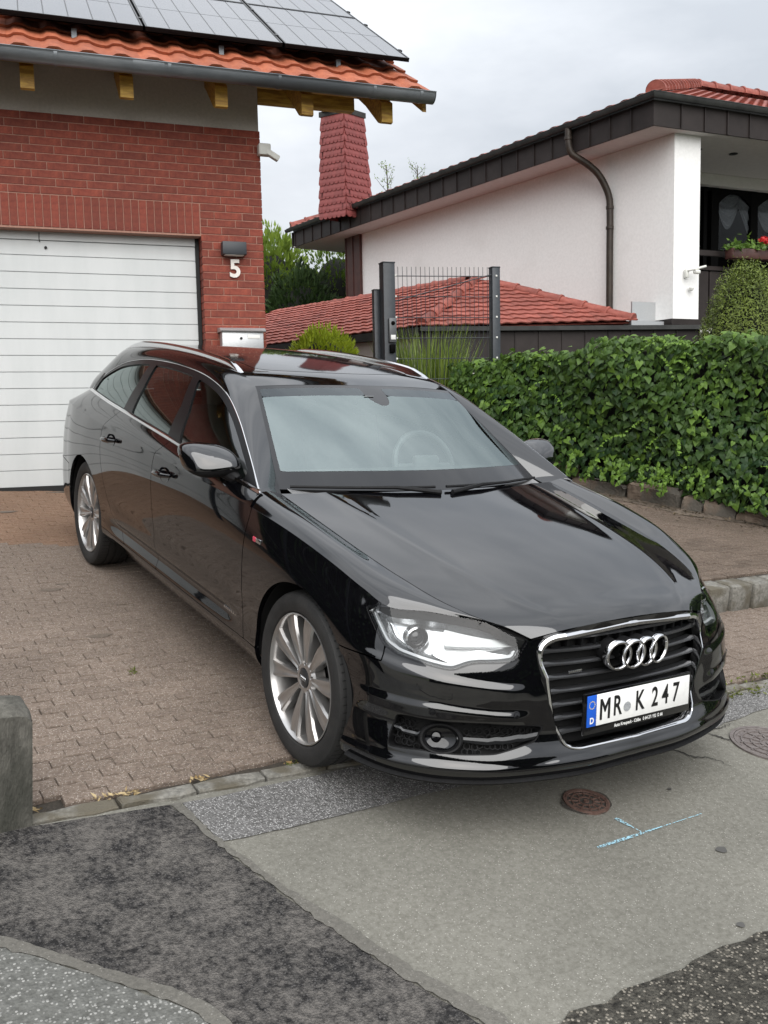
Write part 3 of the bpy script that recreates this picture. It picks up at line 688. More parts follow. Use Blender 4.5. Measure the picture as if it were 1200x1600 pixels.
# ---------------------------------------------------------------- brick house with garage
M_brick = noisy('clinker_brick', (.145, .023, .013), (.245, .052, .028), 22, .75, .35, 120, per_obj=.20, c3=(.105, .02, .013), scale3=9, lo3=.5, hi3=.75, mix3=.7, dist=.003)
M_mortar = noisy('mortar', (.30, .16, .12), (.37, .21, .16), 60, .95, .3, 200)
M_plaster = noisy('grey_plaster', (.40, .375, .345), (.46, .43, .40), 40, .95, .25, 260, dist=.003)
M_doorw = noisy('door_white', (.50, .52, .517), (.55, .566, .563), 5, .42, .06, 240, stretch=(1, 1, .2), dist=.002)
M_rubber = plain('door_rubber', (.008, .008, .008), .7)
M_zinc = noisy('zinc', (.145, .160, .172), (.225, .240, .252), 6, .42, .15, 30, metal=.55, c3=(.10, .11, .12), scale3=3, stretch=(.4, 1, 1))
M_wood = noisy('yellow_pine', (.40, .23, .035), (.55, .345, .065), 9, .6, .25, 50, stretch=(1, 7, 7), c3=(.30, .16, .03), scale3=5)
M_tile = noisy('orange_roof_tile', (.25, .060, .024), (.35, .098, .042), 14, .72, .35, 80, per_obj=.13, c3=(.28, .075, .04), scale3=4, lo3=.5, hi3=.75, dist=.004)
M_pvglass = plain('solar_glass', (.016, .019, .028), .26, 0, coat=.5, spec=.5); M_pvglass.node_tree.nodes['Principled BSDF'].inputs['Coat IOR'].default_value = 1.38
M_pvline = plain('solar_line', (.78, .80, .82), .4)
M_pvframe = plain('solar_frame', (.012, .012, .013), .35, .5)
M_anth = plain('anthracite_paint', (.028, .032, .038), .45)
M_steel = noisy('brushed_steel', (.42, .43, .44), (.52, .53, .53), 40, .38, 0, metal=.6, stretch=(1, 1, 12))
M_white = noisy('white_plastic', (.60, .60, .56), (.68, .68, .64), 10, .5)
YW, YD = 4.82, 4.97
hs = wthing('brick_house', 'red brick house with white garage door, orange tiles and grey gutter', 'house', (-2, 6, .75))
# body of the house
mb = MB()
def bx(x0, x1, y0, y1, z0, z1): mb.box(((x0+x1)/2, (y0+y1)/2, (z0+z1)/2), (x1-x0, y1-y0, z1-z0))
BF = .0045            # bricks stand proud of the mortar face
bx(-.29, .255, YW+BF, 12, .2, 3.905); bx(-9, -5.4, YW+BF, 12, .2, 3.905); bx(-5.4, -.29, YW+BF, 5.3, 2.965, 3.905); bx(-5.4, -.29, 5.25, 12, .2, 2.965)
wall = wobj(mb, 'brick_wall', M_mortar, hs, smooth=False)
mb = MB(); mb.prism([(YW+.004, 3.906), (YW+.004, 4.49), (9.6, 7.40), (12, 6), (12, 3.906)], -9, .252, M=np.array([[0, 0, 1], [1, 0, 0], [0, 1, 0]])); pw = wobj(mb, 'plaster_band', M_plaster, hs, smooth=False, fix=True)
# bricks
_bm = {}
def brick_mesh(L, H, D):
    k = (round(L, 3), round(H, 3), round(D, 3))
    if k not in _bm:
        q = MB(); q.rbox((0, D/2, 0), (L, D, H), .0025, 1); _bm[k] = q.mesh('brick', M_brick, smooth=False)
    return _bm[k]
CH, BL, J = .0663, .252, .0068
rb = random.Random(2); rest = MB()
def put_brick(x0, x1, z, D=.10, y=YW, far=False):
    L = x1-x0-J
    if L < .02: return
    if far:
        rest.box(((x0+x1)/2, y+D/2, z+CH/2), (L, D, CH-J)); return
    L = round(L/.006)*.006
    wpart('brick', brick_mesh(L, CH-J, D), wall, Matrix.Translation(((x0+x1)/2, y+rb.uniform(-.0012, .0012), z+CH/2)))
nrow = int((3.905-.45)/CH)
for r in range(nrow+1):
    z = 3.912-CH*(r+1)
    if z < .5: break
    offs = [.0, .5, .25, .75][r % 4]*BL+(.02 if r % 5 == 0 else 0)
    xr = .265
    # pieces from the corner leftwards
    edges = [xr]; x = xr-((offs % BL) or BL)
    if offs % BL < .05: x = xr-BL
    while x > -4.6: edges.append(x); x -= BL
    for a, c in zip(edges[1:], edges[:-1]):
        x0, x1 = a, c
        D = .10
        if z < 3.25 and z+CH > 3.25+.001: pass
        if z+CH*.5 < 3.247:
            if x1 <= -.30: continue
            if x0 < -.30: x0 = -.30
            if x1-x0 < .03: continue
            if x0 <= -.299: D = .17
        hidden = (z < 1.6)
        put_brick(x0, x1, z, D, far=(x1 < -2.2) or hidden)
# soldier course over the door
x = -.304
n = 0
while x > -4.5:
    w = .0655
    if x > -2.15:
        L = round((w-J)/.0005)*.0005
        wpart('brick', brick_mesh(w-J, .262, .17), wall, Matrix.Translation((x-w/2, YW-.001, 3.113)))
    else: rest.box((x-w/2, YW+.085, 3.113), (w-J, .17, .262))
    x -= w
o = wobj(rest, 'brick_rest', M_brick, wall, smooth=False); o['kind'] = 'stuff'
# garage door
gd = wpart('garage_door', None, hs); THM[gd.name] = Matrix.Identity(4)
mb = MB(); mb.box((-2.85, YD+.030, 1.85), (5.08, .04, 2.25)); wobj(mb, 'door_leaf', M_doorw, gd, smooth=False)
zs = [.79]+[.935+.1411*k for k in range(14)]+[2.895]
for a, c in zip(zs[:-1], zs[1:]):
    mb = MB(); h = c-a; 
    P = [(YD+.009, a+.0003), (YD-.001, a+.003), (YD-.001, c-.0045), (YD+.009, c-.0022)]
    mb.grid(np.array([[(xx, y, z) for (y, z) in P] for xx in (-5.37, -.335)])); wobj(mb, 'door_panel', M_doorw, gd, smooth=False)
mb = MB(); mb.box((-2.85, YD+.004, 2.932), (5.06, .03, .068)); wobj(mb, 'head_panel', M_doorw, gd, smooth=False)
mb = MB(); mb.box((-2.85, YD+.01, .762), (5.06, .04, .055)); wobj(mb, 'bottom_seal', M_rubber, gd, smooth=False)
mb = MB(); mb.box((-.318, YD+.012, 1.85), (.034, .05, 2.25)); wobj(mb, 'side_seal', M_rubber, gd, smooth=False)
mb = MB(); mb.tube([(-1.605, YD-.003, 2.835), (-1.605, YD-.014, 2.835)], .012, 12); wobj(mb, 'lock', M_rubber, gd)
mb = MB(); mb.tube([(-1.652, YD-.010, 2.96), (-1.653, YD-.012, 2.93), (-1.655, YD-.011, 2.905), (-1.650, YD-.010, 2.88)], .004, 6); wobj(mb, 'pull_cord', M_rubber, gd)
mb = MB(); mb.box((-2.85, YD+.0, .715), (5.1, .16, .05)); wobj(mb, 'threshold', M_conc, hs, smooth=False)
# rafters, eaves board
ty = math.radians(32); sl = math.tan(ty)
for k, x in enumerate([-3.18, -2.43, -1.68, -.93, -.166, .575, 1.306]):
    mb = MB(); q = [(4.33, 3.935), (4.37, 3.93), (4.43, 3.955), (4.75, 4.195), (5.6, 4.195+.85*sl), (5.6, 4.40+.85*sl), (4.33, 4.10)]
    mb.prism([(b_, c) for b_, c in q], -.052, .052, M=np.array([[0, 0, 1], [1, 0, 0], [0, 1, 0]]), off=(x, 0, 0)); wobj(mb, 'rafter', M_wood, hs, smooth=False, fix=True)
mb = MB(); mb.prism([(4.2, 4.075), (4.2, 4.10), (6.2, 4.10+2*sl), (6.2, 4.075+2*sl)], -9, 1.62, M=np.array([[0, 0, 1], [1, 0, 0], [0, 1, 0]])); deck = wobj(mb, 'roof_boards', M_wood, hs, smooth=False, fix=True)
mb = MB(); mb.prism([(4.22, 4.015), (4.22, 4.17), (6.2, 4.15+1.98*sl), (6.2, 4.0+1.98*sl)], 1.60, 1.635, M=np.array([[0, 0, 1], [1, 0, 0], [0, 1, 0]])); wobj(mb, 'verge_board', M_wood, hs, smooth=False, fix=True)
# purlin carrying the overhang
mb = MB(); mb.rbox((.60, 5.35, 4.56), (2.0, .14, .16), .01); mb.rbox((.72, 4.90, 4.235), (.92, .10, .12), .008); o = wobj(mb, 'purlin', M_wood, hs); o['kind'] = 'stuff'
# roof tiles
u = np.array([1., 0, 0]); v = np.array([0, math.cos(ty), math.sin(ty)]); nn = np.array([0, -math.sin(ty), math.cos(ty)])
TW, TE = .247, .345
def tile_mesh(name, W, Lt, mat, amp=.022, th=.014, flat=False, seg=9):
    xs = np.linspace(-W*.5, W*.56, seg); t = (xs+W*.5)/W
    if flat: h = np.interp(t, [0, .1, .18, .30, .38, .62, .70, .95, 1.06], [0, 0, .004, .024, .026, .026, .010, .002, .002])
    else: h = amp*(.5+.5*np.cos(2*math.pi*(t-.28)))
    mb = MB(); lift = .030
    rows = [(0, lift), (Lt*.98, .004)]
    top = np.array([[(x, y, z0+hh) for x, hh in zip(xs, h)] for y, z0 in rows])
    mb.grid(top, flip=True)
    mb.grid(np.array([[(x, 0, lift+hh) for x, hh in zip(xs, h)], [(x, .004, lift+hh-th*1.4) for x, hh in zip(xs, h)]]), flip=False)
    mb.grid(np.array([[(xs[-1], y, z0+h[-1]) for y, z0 in rows], [(xs[-1], y, z0+h[-1]-th) for y, z0 in rows]]), flip=True)
    return mb.mesh(name, mat, True, 30)
tm = tile_mesh('roof_tile', TW, .42, M_tile, flat=True, seg=12)
roof = wpart('tile_roof', None, hs); THM[roof.name] = Matrix.Identity(4)
O0 = np.array([0, 4.135, 4.135])
for c in range(6):
    for k in range(21):
        x = 1.64-TW*.56-TW*k
        if c > 3 and x < .9: continue
        P = O0+u*x+v*(c*TE)+nn*.005
        wpart('roof_tile', tm, roof, basis(P, u, v, nn) @ Matrix.Rotation(rb.uniform(-.006, .006), 4, 'Z'))
mb = MB(); a = O0+v*1.3-nn*.01; b_ = O0+v*6.5-nn*.01; mb.add([(-9, a[1], a[2]), (1.6, a[1], a[2]), (1.6, b_[1], b_[2]), (-9, b_[1], b_[2])], [(0, 1, 2, 3)]); mb.add([(-9, 9.65, b_[2]), (1.6, 9.65, b_[2]), (1.6, 15, 4.2), (-9, 15, 4.2)], [(0, 1, 2, 3)]); wobj(mb, 'upper_roof', M_tile, hs, smooth=False)
# gutter with brackets
gy, gz, gr_ = 4.135, 4.135, .076
prof = [(gy-gr_-.004, gz+.012), (gy-gr_-.010, gz+.006), (gy-gr_-.002, gz)]+[(gy-gr_*math.cos(a), gz-gr_*math.sin(a)) for a in np.linspace(.15, math.pi, 14)]+[(gy+gr_, gz+.02)]
mb = MB(); mb.grid(np.array([[(x, y, z) for y, z in prof] for x in np.linspace(-9, 1.665, 40)])); mb.prism([(p[0], p[1]) for p in prof[2:-1]], 1.655, 1.666, M=np.array([[0, 0, 1], [1, 0, 0], [0, 1, 0]]))
gt = wobj(mb, 'gutter', M_zinc, hs, fix=False, angle=40)
for x in (-2.35, -1.47, -.62, .27, 1.10, 1.53):
    pr = [(gy-(gr_+.004)*math.cos(a), gz-(gr_+.004)*math.sin(a)) for a in np.linspace(-.15, math.pi, 14)]
    mb = MB(); mb.grid(np.array([[(xx, y, z) for y, z in pr] for xx in (x-.013, x+.013)])); wobj(mb, 'gutter_bracket', M_zinc, gt)
mb = MB(); pr = [(gy-(gr_+.002)*math.cos(a), gz-(gr_+.002)*math.sin(a)) for a in np.linspace(0, math.pi, 14)]; mb.grid(np.array([[(xx, y, z) for y, z in pr] for xx in (-.90, -.66)])); wobj(mb, 'gutter_joint', M_zinc, gt)
# solar panels lie on the roof: things of their own
pvM = None
PWd, PHt, PTh = 1.155, 1.72, .035
Ps = O0+v*.43; off = .155
labels = {}
cells = None
def solar(ix, row, label):
    global cells
    x1 = 1.585-1.175*ix; x0 = x1-PWd
    P = np.array([x0, 4.47, 4.555])+v*(row*(PHt+.02)); M0 = basis(P, u, v, nn)
    t = wthing('solar_panel', label, 'solar panel', P, 'solar panels on the brick house roof')
    mb = MB(); mb.box((PWd/2, PHt/2, -PTh*.45), (PWd, PHt, PTh*.8)); wobj(mb, 'backing', M_pvframe, t, M0, smooth=False)
    mb = MB(); fw = .014
    for (cx, cy, w, h) in ((PWd/2, fw/2, PWd, fw), (PWd/2, PHt-fw/2, PWd, fw), (fw/2, PHt/2, fw, PHt-2*fw), (PWd-fw/2, PHt/2, fw, PHt-2*fw)): mb.box((cx, cy, -PTh*.4), (w, h, PTh))
    wobj(mb, 'frame', M_pvframe, t, M0, smooth=False)
    mb = MB(); mb.add([(fw, fw, -.003), (PWd-fw, fw, -.003), (PWd-fw, PHt-fw, -.003), (fw, PHt-fw, -.003)], [(0, 1, 2, 3)]); wobj(mb, 'white_backsheet', M_pvline, t, M0, smooth=False)
    cw, chh = (PWd-2*fw)/6, (PHt-2*fw)/2
    if cells is None:
        q = MB(); q.box((0, 0, 0), (cw-.010, chh-.012, .002)); cells = q.mesh('cell', M_pvglass, smooth=False)
    for i in range(6):
        for j in range(2): wpart('cell', cells, t, M0 @ Matrix.Translation((fw+cw*(i+.5), fw+chh*(j+.5), -.0015)))
    for yy in (.3, 1.4):
        mb = MB(); mb.rbox((PWd+.010, yy, .0), (.03, .05, .02), .004); wobj(mb, 'clamp', M_pvframe, t, M0)
solar(0, 0, 'lower solar panel at the right end of the roof, above the gutter end')
solar(1, 0, 'lower solar panel second from the right end of the roof')
solar(2, 0, 'lower solar panel above the garage door, at the left frame edge')
solar(0, 1, 'upper solar panel at the right end, cut by the top of the photo')
solar(1, 1, 'upper solar panel second from the right end of the roof')
mb = MB()
for x in (-.1, .95, -1.3):
    mb.box((x, 4.62, 4.47), (.04, .05, .11))
o = mb.obj('panel_hook', M_zinc, smooth=False); tag(o, 'small metal mounting hooks under the solar panels', 'hook', kind='stuff')
for y_, z_, lb in ((4.78, 4.66, 'lower'), (5.6, 5.17, 'upper')):
    mb = MB(); mb.box((-1.2, y_, z_), (5.5, .04, .04)); tag(mb.obj('mounting_rail', M_pvframe, smooth=False), lb+' dark mounting rail under the row of solar panels', 'rail', 'rails under the solar panels')
# ---------------------------------------------------------------- small things on the brick wall
t = wthing('wall_lamp', 'dark grey box-shaped wall lamp above the house number', 'lamp', (-.02, YW, 2.80))
mb = MB(); mb.rbox((-.022, YW-.055, 2.857), (.215, .10, .112), .006); wobj(mb, 'lamp_body', M_anth, t)
mb = MB(); mb.rbox((-.022, YW-.055, 2.799), (.17, .07, .008), .003); wobj(mb, 'lamp_diffuser', M_white, t)
me = text_mesh('house_number', '5', .215, .006, 1.0, .008); me.materials.append(noisy('number_alu', (.56, .53, .49), (.64, .60, .56), 30, .4, metal=.3))
o = bpy.data.objects.new('house_number', me); COL.objects.link(o); o.location = (-.008, YW-.012, 2.682); o.rotation_euler = (math.pi/2, 0, 0); tag(o, 'pale metal house number 5 on the brick pillar', 'number')
t = wthing('letterbox', 'silver metal letterbox on the brick pillar behind the car roof', 'letterbox', (.015, YW-.09, 1.86))
mb = MB(); mb.rbox((.018, YW-.07, 2.005), (.375, .13, .24), .008); wobj(mb, 'box', M_steel, t)
mb = MB(); mb.prism([(-.16, 0), (.0, 0), (.0, .045), (-.12, .035), (-.165, .008)], -.205, .205, M=np.array([[0, 0, 1], [1, 0, 0], [0, 1, 0]]), off=(.018, YW, 2.118)); wobj(mb, 'lid', M_steel, t, smooth=False, fix=True)
mb = MB(); mb.tube([(-.0, YW-.136, 2.06), (-.0, YW-.143, 2.06)], .012, 12); wobj(mb, 'lock', M_rubber, t)
mb = MB(); mb.rbox((.115, YW-.137, 2.075), (.11, .006, .035), .003); wobj(mb, 'name_plate', plain('name_plate', (.75, .74, .70), .4), t)
t = wthing('sensor_light', 'small beige motion sensor at the brick wall corner', 'sensor', (.27, YW-.02, 3.66))
mb = MB(); mb.rbox((.285, YW-.05, 3.735), (.11, .09, .10), .012); wobj(mb, 'sensor_body', M_white, t)
Mr = np.array([[math.cos(.5), 0, math.sin(.5)], [0, 1, 0], [-math.sin(.5), 0, math.cos(.5)]])
mb = MB(); mb.rbox((.355, YW-.07, 3.69), (.13, .06, .05), .008, M=Mr); wobj(mb, 'sensor_head', M_white, t)
# ---------------------------------------------------------------- white neighbouring house
M_wwall = noisy('white_render', (.74, .735, .72), (.80, .795, .78), 22, .92, .45, 240, c3=(.64, .63, .61), scale3=1.2, lo3=.55, hi3=.8, mix3=.6, dist=.004)
M_soff = noisy('soffit_white', (.55, .53, .51), (.60, .58, .56), 12, .9)
M_fasc = noisy('brown_metal', (.019, .0145, .0135), (.028, .022, .0205), 4, .55, 0, metal=0, per_obj=.14, spec=.25)
M_gut2 = noisy('patinated_gutter', (.018, .019, .0185), (.036, .037, .035), 5, .55, .1, 40, metal=0, spec=.3)
M_pipe = noisy('brown_copper', (.022, .016, .012), (.040, .029, .021), 8, .5, 0, metal=.2)
M_brown = noisy('red_brown_cladding', (.050, .016, .013), (.072, .026, .020), 7, .5, .1, 60)
M_redt = noisy('red_roof_tile', (.195, .048, .034), (.30, .085, .062), 10, .7, .3, 60, per_obj=.20, c3=(.13, .035, .028), scale3=3, lo3=.5, hi3=.72, mix3=.75, dist=.004)
M_shing = noisy('red_shingle', (.155, .033, .031), (.20, .050, .046), 10, .6, .2, 60, per_obj=.10)
M_dwin = plain('black_window_frame', (.0022, .002, .002), .5, spec=.04)
M_dglass = glassy('house_glass', (.75, .77, .78), 1.18)
M_room = plain('dark_room', (.002, .002, .002), .9, spec=.0)
M_curt = noisy('curtain_white', (.20, .20, .21), (.34, .34, .35), 26, .9, .8, 40, stretch=(1, 1, 5), dist=.02)
E0 = np.array([6.905, 8.136]); ZG, ZF = 5.938, 5.485
dL = unit([-.237, .971]); dR = unit([.998, .065])
nL = np.array([dL[1], -dL[0]])            # inward normal of the left eave
nR = np.array([-dR[1], dR[0]])            # inward normal of the right eave
W0 = np.array([7.455, 8.378]); LL = 11.1; LR = 7.0
h2 = wthing('white_house', 'white rendered neighbouring house with brown fascia and red tiled roof', 'house', (9, 12, .6))
def P3(p, z): return (p[0], p[1], z)
def prism_xy(mb, poly, z0, z1):
    n = len(poly); V = [(p[0], p[1], z0) for p in poly]+[(p[0], p[1], z1) for p in poly]
    mb.add(V, [tuple(range(n-1, -1, -1)), tuple(range(n, 2*n))]+[(i, (i+1) % n, n+(i+1) % n, n+i) for i in range(n)])
# walls
WL = 8.75
mb = MB(); prism_xy(mb, [W0, W0+dL*WL, W0+dL*WL+nL*.3, W0+nL*.3], 2.74, ZF-.002); wobj(mb, 'side_wall', M_wwall, h2, smooth=False, fix=True)
mb = MB(); prism_xy(mb, [W0+nL*.302-dL*.0, W0-nR*.004+dR*.0, W0-nR*.004+dR*.505, W0+dR*.505+nR*.35, W0+nR*.35+nL*.31], 2.74, ZF-.003); wobj(mb, 'corner_pier', M_wwall, h2, smooth=False, fix=True)
mb = MB(); prism_xy(mb, [W0-nR*.02-dR*.03, W0-nR*.02+dR*.53, W0+nR*.3+dR*.53, W0+nR*.3], 2.65, 2.738); wobj(mb, 'pier_base', M_fasc, h2, smooth=False, fix=True)
BK = 1.9
mb = MB(); b0 = W0+nR*BK; prism_xy(mb, [b0+dR*.2, b0+dR*6.5, b0+dR*6.5+nR*.2, b0+dR*.2+nR*.2], 2.0, ZF-.004); wobj(mb, 'back_wall', M_wwall, h2, smooth=False, fix=True)
mb = MB(); prism_xy(mb, [W0+dL*WL+nL*.3, W0+dL*WL+nL*9, W0+dR*7+nR*9, W0+dR*6.6+nR*2, W0+dR*.4+nR*2.2], -.5, ZF-.01); wobj(mb, 'house_core', M_wwall, h2, smooth=False, fix=True)
# beam over the balcony recess
mb = MB(); c0 = W0+nR*(BK-.25); prism_xy(mb, [c0+dR*.3, c0+dR*6.4, c0+dR*6.4+nR*.24, c0+dR*.3+nR*.24], 5.285, ZF-.006); wobj(mb, 'recess_beam', M_soff, h2, smooth=False, fix=True)
# soffit
far = E0+dL*LL; farR = E0+dR*LR
mb = MB(); prism_xy(mb, [E0+nL*.03+nR*.03, farR+nR*.03, farR+nR*3, W0+nR*2.2+dR*.4, far+nL*1.4, far+nL*.03], ZF-.001, ZF+.03); wobj(mb, 'soffit', M_soff, h2, smooth=False, fix=True)
for k in range(2):
    c = W0+dR*(.95+.75*k)+nR*.55; mb = MB(); mb.lathe([(.07, ZF-.004), (.07, ZF-.012), (.05, ZF-.012), (.0005, ZF-.006)], 20, c=(c[0], c[1], 0)); wobj(mb, 'recessed_lamp', M_gut2, h2, fix=True)
# fascia panels with standing seams, gutter
bis = (nL+nR)/(1+np.dot(nL, nR))
def fascia(A, d, n_in, L, w):
    k = int(L/w)
    for i in range(k):
        a = A+d*(w*i+.012); b = A+d*(w*(i+1)-.012)
        mb = MB(); prism_xy(mb, [a, b, b+n_in*.03, a+n_in*.03], ZF, ZF+.36); wobj(mb, 'fascia_panel', M_fasc, h2, smooth=False, fix=True)
        s = A+d*(w*(i+1)); mb = MB(); prism_xy(mb, [s-d*.011-n_in*.022, s+d*.011-n_in*.022, s+d*.011+n_in*.03, s-d*.011+n_in*.03], ZF+.002, ZF+.358); wobj(mb, 'fascia_seam', M_fasc, h2, smooth=False, fix=True)
fascia(E0, dL, nL, LL-.02, .42); fascia(E0+dR*.06, dR, nR, LR, .445)
mb = MB(); prism_xy(mb, [E0-dR*.004, E0+dR*.075, E0+dR*.075+nR*.03, E0+nL*.03-dR*.0+dL*.02, E0+dL*.02], ZF+.001, ZF+.359); wobj(mb, 'corner_fascia', M_fasc, h2, smooth=False, fix=True)
mb = MB(); prism_xy(mb, [far, far+nL*2.6, far+nL*2.6-dL*.03, far-dL*.03], ZF, ZF+.36); wobj(mb, 'end_fascia', M_fasc, h2, smooth=False, fix=True)
for A_, d_, n_, L_ in ((E0, dL, nL, LL), (E0, dR, nR, LR)):
    mb = MB(); q0 = A_+bis*.045; prism_xy(mb, [q0, A_+d_*L_+n_*.045, A_+d_*L_+n_*.08, A_+bis*.08], ZF+.05, ZG+.01); wobj(mb, 'eaves_filler', M_gut2, h2, smooth=False, fix=True)
gp = [(-.015, .0), (-.03, -.02), (-.11, -.045), (-.135, -.01), (-.14, .03), (-.125, .032)]
def gut(A, B, n0, n1, nm):
    mb = MB(); mb.grid(np.array([[(p[0]+q[0]*n[0], p[1]+q[0]*n[1], ZG-.055+q[1]) for q in gp] for p, n in ((A, n0), (B, n1))])); return wobj(mb, nm, M_gut2, h2, angle=60)
gut(E0, far+dL*.1, bis, nL, 'gutter'); gut(E0, farR, bis, nR, 'gutter')
for A, B, n0, n1 in ((E0, far, bis, nL), (E0, farR, bis, nR)):
    mb = MB(); mb.tube([P3(A-n0*.135, ZG-.022), P3(B-n1*.135, ZG-.022)], .010, 6); wobj(mb, 'gutter_bead', M_gut2, h2)
# roof: hip with 26 degree pitch
pt = math.radians(20.0); ptR = math.radians(25.0); apexd = 4.6
up = lambda p, n, d_: np.array([p[0]+n[0]*d_, p[1]+n[1]*d_, ZG+.0+d_*math.tan(pt)])
cor = np.array([E0[0], E0[1], ZG])
_v = np.linalg.solve(np.array([nL*math.tan(pt), nR*math.tan(ptR)]), np.array([math.tan(pt)]*2)); hipv = np.array([_v[0], _v[1], math.tan(pt)])
apex = cor+hipv*apexd
roofn = wpart('hip_roof', None, h2); THM[roofn.name] = Matrix.Identity(4)
tmr = tile_mesh('roof_tile', .30, .40, M_redt, amp=.030, th=.016, seg=8)
def tiles_on(O, ud, n_in, L, rows, parent, w=.30, e=.33, mesh=tmr, z0=.0, inside=None, pitch=pt, lim=9999, rest_name=None, rest_mat=None, sgn=1):
    u3 = np.array([ud[0], ud[1], 0]); v3 = np.array([n_in[0]*math.cos(pitch), n_in[1]*math.cos(pitch), math.sin(pitch)]); n3 = np.cross(u3, v3)
    if n3[2] < 0: u3 = -u3; n3 = np.cross(u3, v3)
    cnt = 0; rest = MB(); rv = np.array([q.co[:] for q in mesh.vertices]); rf = [tuple(p.vertices) for p in mesh.polygons]
    for r in range(rows):
        nx = int(L/w)
        for k in range(nx):
            a = w*(k+.5); b = e*r
            if inside and not inside(a, b): continue
            p = np.array(O)+np.array([ud[0], ud[1], 0])*a+v3*b+n3*z0
            M = basis(p, u3, v3, n3) @ Matrix.Rotation(random.uniform(-.012, .012), 4, 'Z')
            if cnt < lim: wpart('roof_tile', mesh, parent, M)
            else:
                Mn = np.array(M); rest.add((Mn[:3, :3] @ rv.T).T+Mn[:3, 3], rf)
            cnt += 1
    if rest.n: o = wobj(rest, rest_name or 'tile_rest', rest_mat, parent); o['kind'] = 'stuff'
OL = np.array([E0[0]-nL[0]*.05, E0[1]-nL[1]*.05, ZG-.02]); OR = np.array([E0[0]-nR[0]*.05, E0[1]-nR[1]*.05, ZG-.02])
hipL = np.dot(hipv[:2], dL)/np.dot(hipv[:2], nL); hipR = np.dot(hipv[:2], dR)/np.dot(hipv[:2], nR)
tiles_on(OL, dL, nL, LL, 3, roofn, inside=lambda a, b: a > hipL*b*math.cos(pt)+.1, lim=75)
tms = tile_mesh('roof_tile', .19, .26, M_redt, amp=.014, th=.014, seg=7)
tiles_on(OR, dR, nR, LR, 24, roofn, w=.19, e=.20, mesh=tms, inside=lambda a, b: a > hipR*b*math.cos(ptR)+.12 and not (a > 3.2 and b > 2.5), pitch=ptR, lim=190, rest_mat=M_redt)
mb = MB(); q = lambda p, dz=-.03: (p[0], p[1], p[2]+dz)
fl = np.array([far[0], far[1], ZG]); frr = np.array([farR[0], farR[1], ZG])
fl2 = fl+np.array([nL[0]*apexd, nL[1]*apexd, apexd*math.tan(pt)]); _a = apexd*math.tan(pt)/math.tan(ptR); fr2 = frr+np.array([nR[0]*_a, nR[1]*_a, apexd*math.tan(pt)])
mb.add([q(cor), q(fl), q(fl2-np.array([dL[0]*2.5, dL[1]*2.5, 0])), q(apex)], [(0, 1, 2, 3)]); mb.add([q(cor), q(frr), q(fr2), q(apex)], [(0, 1, 2, 3)]); mb.add([q(fl), q(fl+np.array([nL[0]*8, nL[1]*8, 0])), q(fl2-np.array([dL[0]*2.5, dL[1]*2.5, 0]))], [(0, 1, 2)])
wobj(mb, 'roof_deck', M_redt, roofn, smooth=False)
def ridge_tile_mesh(name, L, r, mat):
    mb = MB(); P = []
    for y, rr in ((0, r*1.12), (.03, r*1.16), (.05, r*1.02), (L*1.08, r*.90)):
        P.append([(rr*math.cos(a), y, rr*math.sin(a)) for a in np.linspace(-.15, math.pi+.15, 13)])
    mb.grid(np.array(P)); n = mb.n; mb.add([(r*1.1*math.cos(a), .002, r*1.1*math.sin(a)) for a in np.linspace(-.15, math.pi+.15, 13)], [tuple(range(13))]); return mb.mesh(name, mat, True, 40, True)
rt2 = ridge_tile_mesh('ridge_tile', .38, .13, M_redt)
def ridge(parent, A, B, mesh, L, lift=.02, nm='ridge_tile'):
    A = np.array(A, float); B = np.array(B, float); v3 = unit(B-A); u3 = unit(np.cross(v3, [0, 0, 1])); n3 = np.cross(u3, v3); k = int(np.linalg.norm(B-A)/L)
    for i in range(k): wpart(nm, mesh, parent, basis(A+v3*L*i+n3*lift, u3, v3, n3) @ Matrix.Rotation(random.uniform(-.02, .02), 4, 'Z'))
ridge(roofn, cor+hipv*.12, apex, rt2, .38, .03); ridge(roofn, apex, fr2, rt2, .38, .03)
ridge(roofn, fl+np.array([0, 0, .02]), fl2-np.array([dL[0]*2.0, dL[1]*2.0, 0]), rt2, .38, .0)
# downpipe: swan neck from the gutter to the wall
a = E0+dL*1.66; w_ = W0+dL*1.62; pz = lambda p, z: (p[0], p[1], z)
t_ = nL; ov = float(np.dot(W0-E0, nL))
s = [(-.07, 5.86), (-.07, 5.72), (-.06, 5.58), (-.02, 5.46), (.06, 5.40), (.20, 5.30), (.34, 5.16), (.44, 4.98), (ov-.085, 4.78), (ov-.075, 4.55), (ov-.075, 4.0), (ov-.075, 2.72)]
base = E0+dL*1.66
path = [(base[0]+nL[0]*d_-dL[0]*.35*max(0, min(1, (d_+.07)/ov)), base[1]+nL[1]*d_-dL[1]*.35*max(0, min(1, (d_+.07)/ov)), z) for d_, z in s]
mb = MB(); mb.tube(spl(np.array(path), 50), .055, 14); dp = wobj(mb, 'downpipe', M_pipe, h2)
for z in (5.70, 4.62, 4.30):
    i = int(np.argmin([abs(p[2]-z) for p in path])); p = path[i]
    mb = MB(); mb.lathe([(.055, -.03), (.064, -.02), (.064, .02), (.055, .03)], 16, c=(p[0], p[1], z)); wobj(mb, 'pipe_collar', M_pipe, dp, fix=True)
